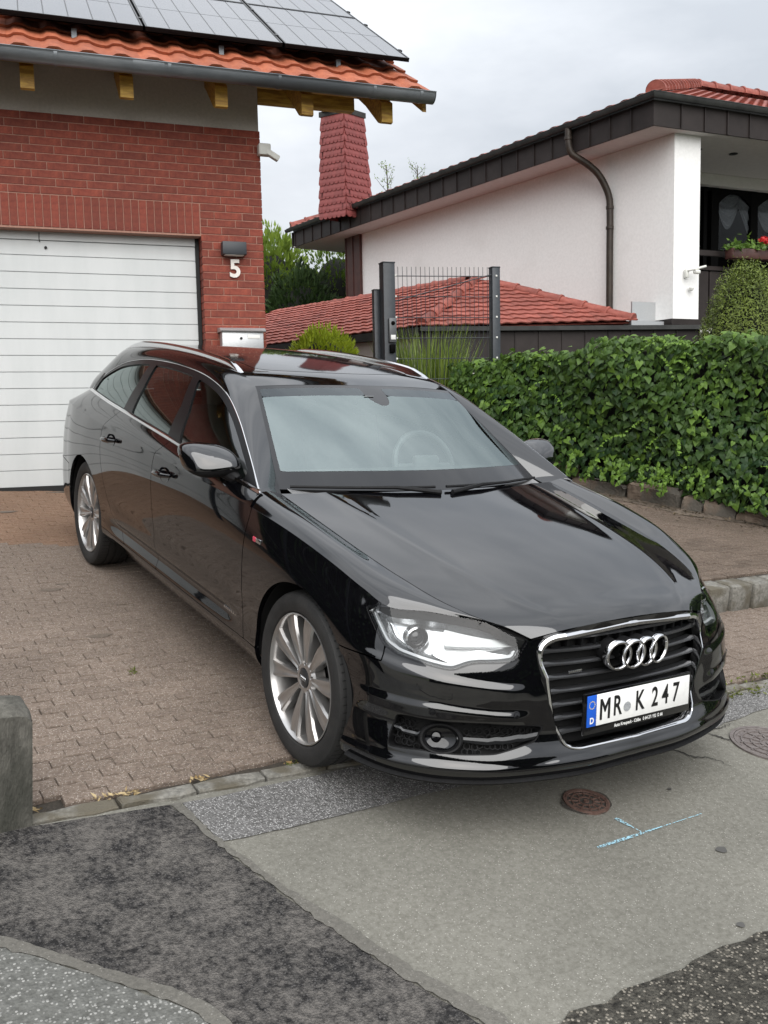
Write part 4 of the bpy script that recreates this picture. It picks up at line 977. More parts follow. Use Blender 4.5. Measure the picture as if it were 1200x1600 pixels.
# brown pier at the far end of the side wall
pc = W0+dL*(WL+.0); mb = MB(); prism_xy(mb, [pc-nL*.06, pc+dL*.62-nL*.06, pc+dL*.62+nL*.5, pc+nL*.5], .8, ZF-.004); wobj(mb, 'brown_pier', M_brown, h2, smooth=False, fix=True)
for k in (.0, .30, .60):
    s_ = pc+dL*k-nL*.06; mb = MB(); prism_xy(mb, [s_-dL*.015-nL*.02, s_+dL*.015-nL*.02, s_+dL*.015, s_-dL*.015], .8, ZF-.006); wobj(mb, 'pier_seam', M_brown, h2, smooth=False, fix=True)
# windows in the recess
wn_ = wpart('window_wall', None, h2); THM[wn_.name] = Matrix.Identity(4)
f0 = W0+nR*(BK-.07)
def wbox(x0, x1, z0, z1, d0, d1, nm, mat, par): 
    mb = MB(); prism_xy(mb, [f0+dR*x0+nR*d0, f0+dR*x1+nR*d0, f0+dR*x1+nR*d1, f0+dR*x0+nR*d1], z0, z1); return wobj(mb, nm, mat, par, smooth=False, fix=True)
zt, zb = 5.28, 4.20
wbox(.3, 6, 2.6, zt, .05, .06, 'dark_interior', M_room, wn_)
for x in (1.5, 2.22, 2.40, 3.33, 4.42): wbox(x, x+(.17 if x > 2.3 else .08), zb-1.0, zt, -.06, .0, 'window_post', M_dwin, wn_)
wbox(.5, 6, zt-.06, zt, -.05, .001, 'window_head', M_dwin, wn_); wbox(.5, 6, zb-.08, zb, -.055, .002, 'window_rail', M_dwin, wn_)
for k, (x0, x1) in enumerate(((2.57, 3.33), (3.50, 4.42))):
    # arched infill above the pane
    n = 13; xs = np.linspace(x0, x1, n); arc = [zt-.07-.20*(((x-(x0+x1)/2)/((x1-x0)/2))**2) for x in xs]
    poly = [(x, zt-.055) for x in xs]+[(x, z) for x, z in zip(xs[::-1], arc[::-1])]
    mb = MB(); V = []
    for dd in (-.052, -.01):
        for (x, z) in poly: p = f0+dR*x+nR*dd; V.append((p[0], p[1], z))
    m_ = len(poly); F = [(i, (i+1) % m_, m_+(i+1) % m_, m_+i) for i in range(m_)]+[(i, i+1, 2*n-2-i, 2*n-1-i) for i in range(n-1)]
    mb.add(V, F); wobj(mb, 'arched_head', M_dwin, wn_, smooth=False)
    wbox(x0, x1, zb, zt-.05, -.02, -.016, 'pane', M_dglass, wn_)
    # gathered curtain
    mb = MB(); nx, nz = 25, 12; G_ = np.zeros((nx, nz, 3))
    for i in range(nx):
        tt = i/(nx-1); x = x0+(x1-x0)*tt; drop = .20+.42*math.sin(min(1, tt/.68)*math.pi)**.8*(1 if tt < .68 else 0)+(.55*((tt-.68)/.32) if tt >= .68 else 0)
        for j in range(nz):
            zz = zt-.07-drop*j/(nz-1); p = f0+dR*x+nR*(.0+.018*math.sin(j*2.2+tt*5)+.0); G_[i, j] = (p[0], p[1], zz)
    mb.grid(G_); wobj(mb, 'curtain', M_curt, wn_)
# balcony front
bal = wpart('balcony', None, h2); THM[bal.name] = Matrix.Identity(4)
f0 = W0+nR*.12
wbox(.52, 6, 3.74, 3.82, -.02, .05, 'handrail', M_fasc, bal); wbox(.52, 6, 3.52, 3.58, -.02, .04, 'middle_rail', M_fasc, bal)
for k in range(14): wbox(.54+.30*k, .54+.30*k+.27, 2.62, 3.50, .0, .03, 'balcony_board', M_fasc, bal)
for k in range(6): wbox(.56+.8*k, .60+.8*k, 2.7, 3.48, .035, .07, 'balcony_post', M_dwin, bal)
wbox(.3, 6, 2.55, 2.62, -.05, 1.8, 'balcony_floor', M_soff, bal)
# small hose holder and bell on the pier
t = wthing('camera_bracket', 'white security camera bracket on the white corner pier', 'camera', P3(W0+dR*.22-nR*.05, 3.43))
c = W0+dR*.22-nR*.02
mb = MB(); mb.rbox(P3(c-nR*.03, 3.42), (.06, .06, .13), .015); wobj(mb, 'bracket_plate', M_white, t)
mb = MB(); mb.tube([P3(c-nR*.06, 3.46), P3(c-nR*.14+dR*.06, 3.47), P3(c-nR*.16+dR*.26, 3.52)], .018, 8); wobj(mb, 'arm', M_white, t)
mb = MB(); mb.rbox(P3(c-nR*.14+dR*.10, 3.43), (.09, .09, .06), .02); wobj(mb, 'camera_head', M_white, t)
mb = MB(); mb.lathe([(.001, .02), (.03, .015), (.038, 0), (.03, -.03), (.001, -.04)], 16, c=P3(c-nR*.04+dR*.09, 3.20)); o = mb.obj('bell_button', M_white, fix=True); tag(o, 'small round white knob below the camera bracket', 'knob')
# chimney with scalloped shingles
ch = wpart('chimney', None, h2); THM[ch.name] = Matrix.Identity(4)
cc = np.array([4.72, 15.95]); e1 = unit([-.62, .785]); e2 = unit([.90, .43])
# three visible corners: front edge cc, left along e1, right along e2
zb_, ztp = 5.7, 7.86; wl_b, wr_b, wl_t, wr_t = .70, .80, .58, .58
def cq(z):
    k = (z-zb_)/(ztp-zb_); p = cc+ (unit(e1+e2))*(.07*k); return p, p+e1*(wl_b+(wl_t-wl_b)*k), p+e2*(wr_b+(wr_t-wr_b)*k)
mb = MB(); lo_, hi_ = cq(zb_), cq(ztp)
def quad(c): p, a_, b__ = c; return [p, a_, a_+(b__-p), b__]
V = [P3(p, zb_) for p in quad(lo_)]+[P3(p, ztp) for p in quad(hi_)]
mb.add(V, [(0, 1, 5, 4), (1, 2, 6, 5), (2, 3, 7, 6), (3, 0, 4, 7), (4, 5, 6, 7)]); wobj(mb, 'chimney_core', M_shing, ch, smooth=False, fix=True)
rows = 15; hrow = (ztp-zb_)/rows
def shingle_mesh(w):
    q = MB(); n = 7; pts = [(-w/2, hrow*1.15), (w/2, hrow*1.15)]+[(w/2*math.cos(a), -hrow*.42*math.sin(a)**.8+hrow*.10) for a in np.linspace(0, math.pi, n)]
    V = [(x, y, 0.002+(.026 if y < hrow else 0)) for x, y in pts]+[(x, y, -.004) for x, y in pts]; m_ = len(pts)
    q.add(V, [tuple(range(m_))]+[(i, (i+1) % m_, m_+(i+1) % m_, m_+i) for i in range(m_)]); return q.mesh('shingle', M_shing, smooth=False, fix=True)
sm = shingle_mesh(.135)
for r in range(rows):
    z = zb_+hrow*r; p, a_, b__ = cq(z)
    for A_, B_, n_ in ((p, a_, 6), (p, b__, 6)):
        d_ = B_-A_; L_ = np.linalg.norm(d_); d_ = d_/L_; out = np.array([d_[1], -d_[0]]); 
        if np.dot(out, -(e1+e2)) < 0: out = -out
        w = L_/n_
        for k in range(n_+(r % 2)):
            off = w*(k+.5)-(w*.5 if r % 2 else 0); off = min(max(off, w*.3), L_-w*.3)
            pos = A_+d_*off+out*.012; tilt = unit(np.array([-out[0]*.04, -out[1]*.04, 1])); u3 = np.array([d_[0], d_[1], 0]); n3 = unit(np.cross(u3, tilt)); 
            if np.dot(n3[:2], out) < 0: u3 = -u3; n3 = unit(np.cross(u3, tilt))
            wpart('shingle', sm, ch, basis((pos[0], pos[1], z), u3*(w/.135), tilt, n3))
mb = MB(); c_ = quad(hi_); cen = np.mean(c_, 0); prism_xy(mb, [cen+(q_-cen)*1.14 for q_ in c_], ztp-.02, ztp+.09); wobj(mb, 'chimney_crown', M_gut2, ch, smooth=False, fix=True)
mb = MB(); mb.tube([P3(cen+np.array([.12, -.05]), ztp+.05), P3(cen+np.array([.12, -.05]), ztp+.30)], .075, 14); wobj(mb, 'flue', M_steel, ch)
mb = MB(); mb.box(P3(cen+np.array([0, .1]), ztp+.16), (.5, .4, .18)); wobj(mb, 'chimney_head', M_gut2, ch, smooth=False)
Mr = np.array([[math.cos(-.5), 0, math.sin(-.5)], [0, 1, 0], [-math.sin(-.5), 0, math.cos(-.5)]]); mb = MB(); mb.box(P3(cen+np.array([-.10, 0]), ztp+.27), (.80, .5, .025), Mr); wobj(mb, 'rain_hood', M_gut2, ch, smooth=False)
mb = MB(); mb.tube([P3(cen+np.array([-.30, -.1]), ztp+.08), P3(cen+np.array([-.36, -.1]), ztp+.18)], .012, 6); wobj(mb, 'hood_strut', M_gut2, ch)
# ---------------------------------------------------------------- low tiled outbuilding in front of it
h3 = wthing('low_outbuilding', 'low outbuilding with red hipped tile roof beside the white house', 'outbuilding', (4.6, 11, .6))
A = np.array([3.508, 8.998, 2.626]); B = np.array([6.806, 8.417, 2.70]); AP = np.array([5.318, 10.792, 3.603]); RL = np.array([3.268, 16.542, 3.603]); LE = np.array([.781, 15.917, 2.626]); RE = np.array([7.793, 8.095, 2.626])
rf3 = wpart('hip_roof', None, h3); THM[rf3.name] = Matrix.Identity(4)
mb = MB(); dz = np.array([0, 0, -.035]); mb.add([A+dz, AP+dz, RL+dz, LE+dz], [(0, 1, 2, 3)]); mb.add([A+dz, B+dz, AP+dz], [(0, 1, 2)]); mb.add([B+dz, AP+dz, RL+dz, RL+dz+np.array([3, 0, -1]), B+dz+np.array([2, 2, 0])], [(0, 1, 2), (0, 2, 3), (0, 3, 4)]); wobj(mb, 'roof_deck', M_redt, rf3, smooth=False)
tm3 = tile_mesh('roof_tile', .21, .26, M_redt, amp=.013, th=.014, seg=7)
def face_tiles(O, Eend, top, parent, w, e, mesh, lim, poly):
    u3 = unit(Eend-O); n3 = unit(np.cross(u3, top-O)); n3 = n3 if n3[2] > 0 else -n3
    v3 = np.cross(n3, u3)
    if v3[2] < 0: v3 = -v3
    uu = u3 if np.dot(np.cross(u3, v3), n3) > 0 else -u3
    loc = np.array([[np.dot(p-O, u3), np.dot(p-O, v3)] for p in poly]); umin, umax = loc[:, 0].min(), loc[:, 0].max(); vmax = loc[:, 1].max()
    a, b = np.meshgrid(np.arange(umin+w/2, umax, w), np.arange(0.02, vmax, e)); a = a.ravel(); b = b.ravel(); sd = sdpoly(loc, a, b+e*.5); keep = sd > -.06
    a, b = a[keep], b[keep]; rest = MB(); rv = np.array([q.co[:] for q in mesh.vertices]); rf = [tuple(p.vertices) for p in mesh.polygons]
    for k, (x, y) in enumerate(zip(a, b)):
        p = O+u3*x+v3*(y-.06)+n3*random.uniform(0, .006); M = basis(p, uu, v3, n3) @ Matrix.Rotation(random.uniform(-.03, .03), 4, 'Z')
        if k < lim: wpart('roof_tile', mesh, parent, M)
        else: Mn = np.array(M); rest.add((Mn[:3, :3] @ rv.T).T+Mn[:3, 3], rf)
    if rest.n: o = wobj(rest, 'tile_rest', mesh.materials[0], parent); o['kind'] = 'stuff'
face_tiles(A, B, AP, rf3, .21, .20, tm3, 300, [A, B, AP])
face_tiles(A, LE, AP, rf3, .21, .20, tm3, 0, [A, AP, RL, LE])
rt3 = ridge_tile_mesh('ridge_tile', .42, .095, M_redt)
ridge(rf3, A+(AP-A)*.03, AP, rt3, .42, .0); ridge(rf3, B+(AP-B)*.01, AP, rt3, .42, .0); ridge(rf3, RL, AP, rt3, .42, .0)
# fascia, gutter and walls
d1 = unit((RE-A)[:2]); n1 = np.array([-d1[1], d1[0]]); Lf = np.linalg.norm((RE-A)[:2])
k = int(Lf/.36)
for i in range(k):
    a = A[:2]+d1*(.36*i+.01); b = A[:2]+d1*(.36*(i+1)-.01); mb = MB(); prism_xy(mb, [a, b, b+n1*.04, a+n1*.04], 2.06, 2.55); wobj(mb, 'fascia_panel', M_fasc, h3, smooth=False, fix=True)
    s_ = A[:2]+d1*(.36*(i+1)); mb = MB(); prism_xy(mb, [s_-d1*.009-n1*.018, s_+d1*.009-n1*.018, s_+d1*.009+n1*.04, s_-d1*.009+n1*.04], 2.062, 2.548); wobj(mb, 'fascia_seam', M_fasc, h3, smooth=False, fix=True)
mb = MB(); prism_xy(mb, [A[:2]-n1*.09, RE[:2]-n1*.09, RE[:2]+n1*.1, A[:2]+n1*.1], 2.552, 2.615); wobj(mb, 'eaves_board', M_gut2, h3, smooth=False, fix=True)
d2_ = unit((LE-A)[:2]); n2_ = np.array([d2_[1], -d2_[0]]); mb = MB(); prism_xy(mb, [A[:2]-n2_*.08, LE[:2]-n2_*.08, LE[:2]+n2_*.1, A[:2]+n2_*.1], 2.50, 2.61); wobj(mb, 'side_gutter', M_gut2, h3, smooth=False, fix=True)
mb = MB(); a = A[:2]+n1*.12+n2_*.12; prism_xy(mb, [a, RE[:2]+n1*.12, RE[:2]+n1*3, LE[:2]+n2_*3, LE[:2]+n2_*.12], -.3, 2.50); wobj(mb, 'outbuilding_wall', M_wwall, h3, smooth=False, fix=True)
mb = MB(); c = B+np.array([.12, .25, .10]); prism_xy(mb, [c[:2], c[:2]+dR*.62, c[:2]+dR*.62+nR*.03, c[:2]+nR*.03], 2.63, 3.02); wobj(mb, 'flashing_sheet', M_steel, h3, smooth=False, fix=True)
mb = MB(); prism_xy(mb, [B[:2]+np.array([-.1, -.05]), B[:2]+dR*.55, B[:2]+dR*.6+nR*.3, B[:2]+nR*.3], 2.63, 2.70); wobj(mb, 'flashing_tray', M_steel, h3, smooth=False, fix=True)
# ---------------------------------------------------------------- garden: gate, hedge, shrubs
def leaf_mat(name, dark, light, rough=.45, trans=.25, spec=.4):
    m, nt, b, o = mat_new(name); N, L = nt.nodes, nt.links
    at = N.new('ShaderNodeAttribute'); at.attribute_name = 'tint'
    r = N.new('ShaderNodeValToRGB'); r.color_ramp.elements[0].color = col4(dark); r.color_ramp.elements[1].color = col4(light)
    L.new(at.outputs['Fac'], r.inputs[0]); L.new(r.outputs[0], b.inputs['Base Color']); setb(b, rough=rough, spec=spec)
    tl = N.new('ShaderNodeBsdfTranslucent'); L.new(r.outputs[0], tl.inputs[0]); mx = N.new('ShaderNodeMixShader'); mx.inputs[0].default_value = trans
    L.new(b.outputs[0], mx.inputs[1]); L.new(tl.outputs[0], mx.inputs[2]); L.new(mx.outputs[0], o.inputs[0]); return m
def leaf_cloud(name, P, Nn, size, tmpl, faces, mat, tint, parent=None, spin=None, up=None):
    """one mesh of many leaves: template (k,3) in (side, along, out) axes"""
    P = np.asarray(P); Nn = np.asarray(Nn); n = len(P)
    Nn = Nn/np.linalg.norm(Nn, axis=1, keepdims=True)
    ref = np.tile([0, 0, -1.], (n, 1)) if up is None else up
    al = ref-Nn*np.sum(ref*Nn, 1, keepdims=True); l = np.linalg.norm(al, axis=1, keepdims=True); al = np.where(l > .05, al/np.maximum(l, 1e-6), [1., 0, 0])
    sd = np.cross(al, Nn)
    if spin is not None:
        c, s = np.cos(spin)[:, None], np.sin(spin)[:, None]; al, sd = al*c+sd*s, sd*c-al*s
    size = np.broadcast_to(size, (n,))[:, None, None]
    T = np.asarray(tmpl)[None]*size
    V = P[:, None]+sd[:, None]*T[..., :1]+al[:, None]*T[..., 1:2]+Nn[:, None]*T[..., 2:]
    k = V.shape[1]; F = []
    base = np.arange(n)*k
    me = bpy.data.meshes.new(name)
    allf = [tuple(int(b+i) for i in f) for b in base for f in faces]
    me.from_pydata(V.reshape(-1, 3).tolist(), [], allf); me.update()
    at = me.attributes.new('tint', 'FLOAT', 'POINT'); at.data.foreach_set('value', np.repeat(np.clip(tint, 0, 1), k).astype(np.float32))
    me.materials.append(mat)
    o = bpy.data.objects.new(name, me); COL.objects.link(o)
    if parent is not None:
        o.parent = parent
        if parent.name in THM: o.matrix_parent_inverse = THM[parent.name].inverted()
    return o
IVY = np.array([(0, -.06, 0), (.26, -.26, .03), (.50, -.02, .0), (.40, .30, .04), (.22, .62, .0), (0, .95, -.12), (-.22, .62, .0), (-.40, .30, .04), (-.50, -.02, .0), (-.26, -.26, .03), (0, .25, .08)])
IVYF = [(0, 1, 2, 3, 10), (3, 4, 5, 10), (10, 5, 6, 7), (0, 10, 7, 8, 9)]
OVAL = np.array([(0, 0, 0), (.22, .35, .03), (0, 1, 0), (-.22, .35, .03)]); OVALF = [(0, 1, 2, 3)]
BLADE = np.array([(-.03, 0, 0), (.03, 0, 0), (.022, .55, .06), (0, 1.0, .22), (-.022, .55, .06)]); BLADEF = [(0, 1, 2, 4), (4, 2, 3)]
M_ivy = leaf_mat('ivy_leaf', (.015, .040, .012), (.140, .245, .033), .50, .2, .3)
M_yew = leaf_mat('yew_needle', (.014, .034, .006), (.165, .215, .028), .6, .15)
M_lime = leaf_mat('lime_foliage', (.13, .19, .008), (.40, .48, .035), .6, .25)
M_grass = leaf_mat('reed_grass', (.09, .15, .02), (.33, .43, .09), .5, .3)
M_bam = leaf_mat('bright_shrub', (.050, .10, .012), (.24, .34, .05), .5, .3)
M_dark = leaf_mat('dark_shrub', (.006, .018, .006), (.045, .085, .022), .6, .2)
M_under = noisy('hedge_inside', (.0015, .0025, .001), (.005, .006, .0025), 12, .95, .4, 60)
M_bark = noisy('bark', (.045, .034, .024), (.09, .07, .05), 20, .9, .6, 80)
M_gal = noisy('anthracite_steel', (.022, .027, .033), (.032, .038, .045), 20, .42)
rg2 = np.random.default_rng(21)
hdir = np.array([.47, -.883]); hout = np.array([-.883, -.47])
def ground_z(x, y, h=0.): return (h-RC[0, 2]*x-RC[1, 2]*y)/RC[2, 2]
# --- ivy hedge
hd = wthing('ivy_hedge', 'dense green ivy hedge along the raised pavement behind the car', 'hedge', (3.5, 4.2, .6))
T0, T1 = -1.75, 6.0
def hz_top(t): return 1.95+.05*np.sin(t*2.1+.5)+.035*np.sin(t*5.3)+.02*np.sin(t*11)-.10*np.clip((-1.2-t)/1.2, 0, 1)
mb = MB(); P = []
for t in np.linspace(T0, T1, 30):
    p = hedge_line(t); zb = ground_z(*p, RP)+.10; zt_ = float(hz_top(t))-.10; row = []
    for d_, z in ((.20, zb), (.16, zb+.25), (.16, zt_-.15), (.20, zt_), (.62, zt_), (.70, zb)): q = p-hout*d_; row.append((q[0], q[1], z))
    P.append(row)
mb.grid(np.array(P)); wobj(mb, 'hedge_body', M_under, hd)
def ivy_points(n, top=False):
    t = rg2.uniform(T0, T1, n); base = np.array([3.40, 4.25])+hdir*t[:, None]; zt_ = hz_top(t); zb = np.array([ground_z(x, y, RP) for x, y in base])
    if top:
        d = rg2.uniform(-.02, .60, n); q = base-hout*d[:, None]; z = zt_+rg2.normal(-.02, .035, n); nm = np.c_[rg2.normal(0, .45, n), rg2.normal(0, .45, n), np.ones(n)]
        nm[:, :2] += hout*.35
    else:
        f = rg2.uniform(0, 1, n)**.9; z = zb+.13+(zt_-zb-.11)*f; bul = .06*np.sin(t*3.3+z*4)+.05*np.sin(t*1.3-z*2.7)
        low = np.clip((.16-f)/.16, 0, 1); d = -bul+rg2.normal(0, .025, n)-.02+low*.02; q = base-hout*d[:, None]
        nm = np.c_[np.tile(hout, (n, 1)), np.full(n, .45)]+rg2.normal(0, .36, (n, 3))
    return np.c_[q, z], nm, t
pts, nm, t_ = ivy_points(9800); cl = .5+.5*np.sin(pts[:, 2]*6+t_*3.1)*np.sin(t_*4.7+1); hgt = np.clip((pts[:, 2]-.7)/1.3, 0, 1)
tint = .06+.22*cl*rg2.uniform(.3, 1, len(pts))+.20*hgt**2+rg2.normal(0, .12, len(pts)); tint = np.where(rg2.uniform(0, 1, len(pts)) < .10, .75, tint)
front = np.argsort(np.linalg.norm(pts-CAMP, axis=1))
# the 300 leaves nearest the viewer are leaves of their own, the rest one mass
vis = [i for i in front if pts[i, 0] < 4.12 and pts[i, 0] > 3.0 and pts[i, 2] > .95 and (pts[i, 0]*7.13+pts[i, 1]*3.1) % 1 < .30][:300]; mask = np.ones(len(pts), bool); mask[vis] = False
sz = rg2.uniform(.042, .088, len(pts))
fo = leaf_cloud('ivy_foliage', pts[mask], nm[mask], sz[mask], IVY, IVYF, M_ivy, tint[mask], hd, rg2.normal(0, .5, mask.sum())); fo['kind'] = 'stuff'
lm = []
for k in range(5):
    me = bpy.data.meshes.new('leaf'); me.from_pydata((IVY*.068).tolist(), [], IVYF); me.update(); a_ = me.attributes.new('tint', 'FLOAT', 'POINT'); a_.data.foreach_set('value', np.full(len(IVY), [.15, .25, .36, .5, .72][k], np.float32)); me.materials.append(M_ivy); lm.append(me)
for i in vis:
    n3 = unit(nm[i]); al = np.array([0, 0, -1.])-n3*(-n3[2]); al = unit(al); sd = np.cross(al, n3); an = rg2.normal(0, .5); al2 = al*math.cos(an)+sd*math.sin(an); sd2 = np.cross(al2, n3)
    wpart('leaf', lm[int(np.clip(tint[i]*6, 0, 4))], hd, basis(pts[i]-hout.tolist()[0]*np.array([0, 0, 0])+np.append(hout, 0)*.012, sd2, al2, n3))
pts, nm, t_ = ivy_points(2600, True); tint = rg2.uniform(.3, .85, len(pts))
o = leaf_cloud('ivy_top', pts, nm, rg2.uniform(.045, .075, len(pts)), IVY, IVYF, M_ivy, tint, hd, rg2.uniform(-3, 3, len(pts))); o['kind'] = 'stuff'
# young light shoots sticking out
sp, sn, su = [], [], []
for k in range(80):
    t = rg2.uniform(T0, T1); b2 = hedge_line(t); topm = rg2.uniform() < .35
    z = float(hz_top(t))+.0 if topm else rg2.uniform(.75, 1.95); st = np.array([b2[0]+hout[0]*.05, b2[1]+hout[1]*.05, z]); dr = np.array([hdir[0]*rg2.choice([-1, 1])*.9+hout[0]*.4, hdir[1]*rg2.choice([-1, 1])*.9+hout[1]*.4, rg2.uniform(-.5, .35)+(.4 if topm else 0)]); dr = unit(dr)
    for j in range(9):
        sp.append(st+dr*.026*j+np.array([0, 0, -.002*j*j])); sn.append(np.append(hout, .8)+rg2.normal(0, .5, 3)); su.append(.75+.25*rg2.uniform())
o = leaf_cloud('young_shoots', sp, sn, rg2.uniform(.022, .036, len(sp)), IVY, IVYF, M_ivy, np.array(su), hd, rg2.uniform(-1.5, 1.5, len(sp))); o['kind'] = 'stuff'
# hanging strands over the stone wall
sp, sn, su = [], [], []
for t in list(rg2.uniform(-.3, 6, 75))+[.55, .6, .7, .75, .8, .9]:
    b2 = hedge_line(t)
    zg = ground_z(*b2, RP)+.30; L_ = rg2.uniform(.05, .28); sx = rg2.uniform(-.6, .6)
    for j in range(int(L_/.02)): sp.append(np.array([b2[0]+hout[0]*(.10+.01*j)+hdir[0]*sx*.012*j, b2[1]+hout[1]*(.10+.01*j)+hdir[1]*sx*.012*j, zg-.018*j+.05])+rg2.normal(0, .012, 3)); sn.append(np.append(hout, .5)+rg2.normal(0, .4, 3)); su.append(rg2.uniform(.25, .95))
o = leaf_cloud('hanging_ivy', sp, sn, rg2.uniform(.03, .055, len(sp)), IVY, IVYF, M_ivy, np.array(su), hd, rg2.uniform(-.8, .8, len(sp))); o['kind'] = 'stuff'
# soil washed over the pavers along the wall
edge = [to_c(hedge_line(t)+hout*(.16+.10*math.sin(t*2.3)+.05*math.sin(t*6.1+1)))[:2] for t in np.linspace(-2.5, 5.5, 60)]; back = [to_c(hedge_line(t)-hout*.1)[:2] for t in np.linspace(5.5, -2.5, 20)]
csheet('soil_strip', [tuple(p+rg2.normal(0, .010, 2)) for p in edge]+[tuple(p) for p in back], RP+.004, noisy('soil', (.045, .034, .024), (.11, .085, .06), 30, .97, .8, 90, c3=(.15, .118, .09), scale3=9, dist=.01))
# --- gate of welded mesh
g1, g2 = np.array([1.87, 5.92]), np.array([3.05, 5.70]); gd_ = unit(g2-g1); gz0, gz1 = .95, 2.935
gt_ = wthing('mesh_gate', 'dark welded mesh gate between two posts in front of the outbuilding', 'gate', (2.4, 5.8, .8))
def gpst(p, w, z1, name='gate_post', par=gt_, mt=M_gal):
    mb = MB(); mb.rbox((p[0], p[1], (.5+z1)/2), (w, w, z1-.5), .006); o = wobj(mb, name, mt, par)
    mb = MB(); mb.rbox((p[0], p[1], z1+.006), (w*1.06, w*1.06, .014), .004); wobj(mb, 'post_cap', mt, o); return o
gpst(g2, .095, gz1)
Lg = np.linalg.norm(g2-g1); nw = int(Lg/.05)
for k in range(1, nw):
    p = g1+gd_*(k*.05+.02); mb = MB(); mb.tube([(p[0], p[1], gz0), (p[0], p[1], gz1-.02+.03)], .0032, 5); wobj(mb, 'mesh_wire', M_gal, gt_)
for z in np.arange(gz0+.12, gz1, .222):
    for s in (-1, 1):
        a = g1+np.array([-gd_[1], gd_[0]])*.006*s; b = g2+np.array([-gd_[1], gd_[0]])*.006*s; mb = MB(); mb.tube([(a[0], a[1], z), (b[0], b[1], z)], .0042, 5); wobj(mb, 'cross_wire', M_gal, gt_)
mb = MB(); mb.tube([(g1[0], g1[1]-.02, gz1-.38), (g2[0], g2[1]-.02, gz1-.06)], .006, 6); wobj(mb, 'brace', M_gal, gt_)
for z in np.arange(gz0+.12, gz1, .222):
    for p in (g1+gd_*.075, g2-gd_*.0): mb = MB(); mb.rbox((p[0], p[1]-.05, z), (.02, .012, .02), .004); wobj(mb, 'mesh_clip', M_white, gt_)
pp = wthing('gate_pillar', 'thick anthracite gate post with an intercom box', 'post', (1.87, 5.92, .8))
gpst(g1, .135, gz1+.04, 'post_shaft', pp)
it = wthing('intercom', 'small grey intercom with white name card on the gate post', 'intercom', (1.88, 5.83, 2.2))
mb = MB(); mb.rbox((1.89, 5.833, 2.26), (.085, .03, .26), .006); wobj(mb, 'intercom_plate', plain('intercom_grey', (.10, .105, .11), .4, .3), it)
mb = MB(); mb.lathe([(.022, 0), (.022, .008), (.012, .012), (.0005, .013)], 16, 'y'); V = np.array(mb.v)*[1, -1, 1]+[1.89, 5.818, 2.335]; q = MB(); q.add(V, mb.f); wobj(q, 'camera_eye', M_dwin, it, fix=True)
mb = MB(); mb.rbox((1.89, 5.816, 2.185), (.055, .006, .05), .002); wobj(mb, 'name_card', plain('card_white', (.7, .7, .68), .5), it)
mb = MB(); mb.rbox((1.885, 5.83, 2.065), (.06, .035, .09), .006); wobj(mb, 'key_box', M_dwin, it)
q = wthing('fence_post', 'thinner dark fence post just left of the thick gate post', 'post', (1.775, 6.0, .8)); gpst(np.array([1.775, 6.02]), .075, 2.70, 'post_shaft', q)
# --- tall reed grass behind the gate
def tuft(name, label, c, z0, n, L0, L1, spread, mat, cat='grass', lean=.35):
    t = wthing(name, label, cat, (c[0], c[1], z0)); an = rg2.uniform(0, 2*math.pi, n); r = spread*np.sqrt(rg2.uniform(0, 1, n))
    P = np.c_[c[0]+r*np.cos(an), c[1]+r*np.sin(an), np.full(n, z0)]; out = np.c_[np.cos(an), np.sin(an), np.zeros(n)]; upv = np.c_[out[:, :2]*rg2.uniform(0, lean, n)[:, None], np.ones(n)]; upv /= np.linalg.norm(upv, axis=1, keepdims=True)
    nn_ = out*1.0+np.c_[-np.sin(an), np.cos(an), np.zeros(n)]*rg2.normal(0, .8, n)[:, None]
    T = BLADE*[.35, 1, 1]; o = leaf_cloud('blades', P, nn_, rg2.uniform(L0, L1, n), T, BLADEF, mat, rg2.uniform(0, 1, n), t, None, upv); o['kind'] = 'stuff'; return t
tuft('reed_grass', 'tuft of tall yellow-green grass behind the mesh gate', (2.66, 6.75), .85, 900, .9, 1.62, .26, M_grass, lean=.42)
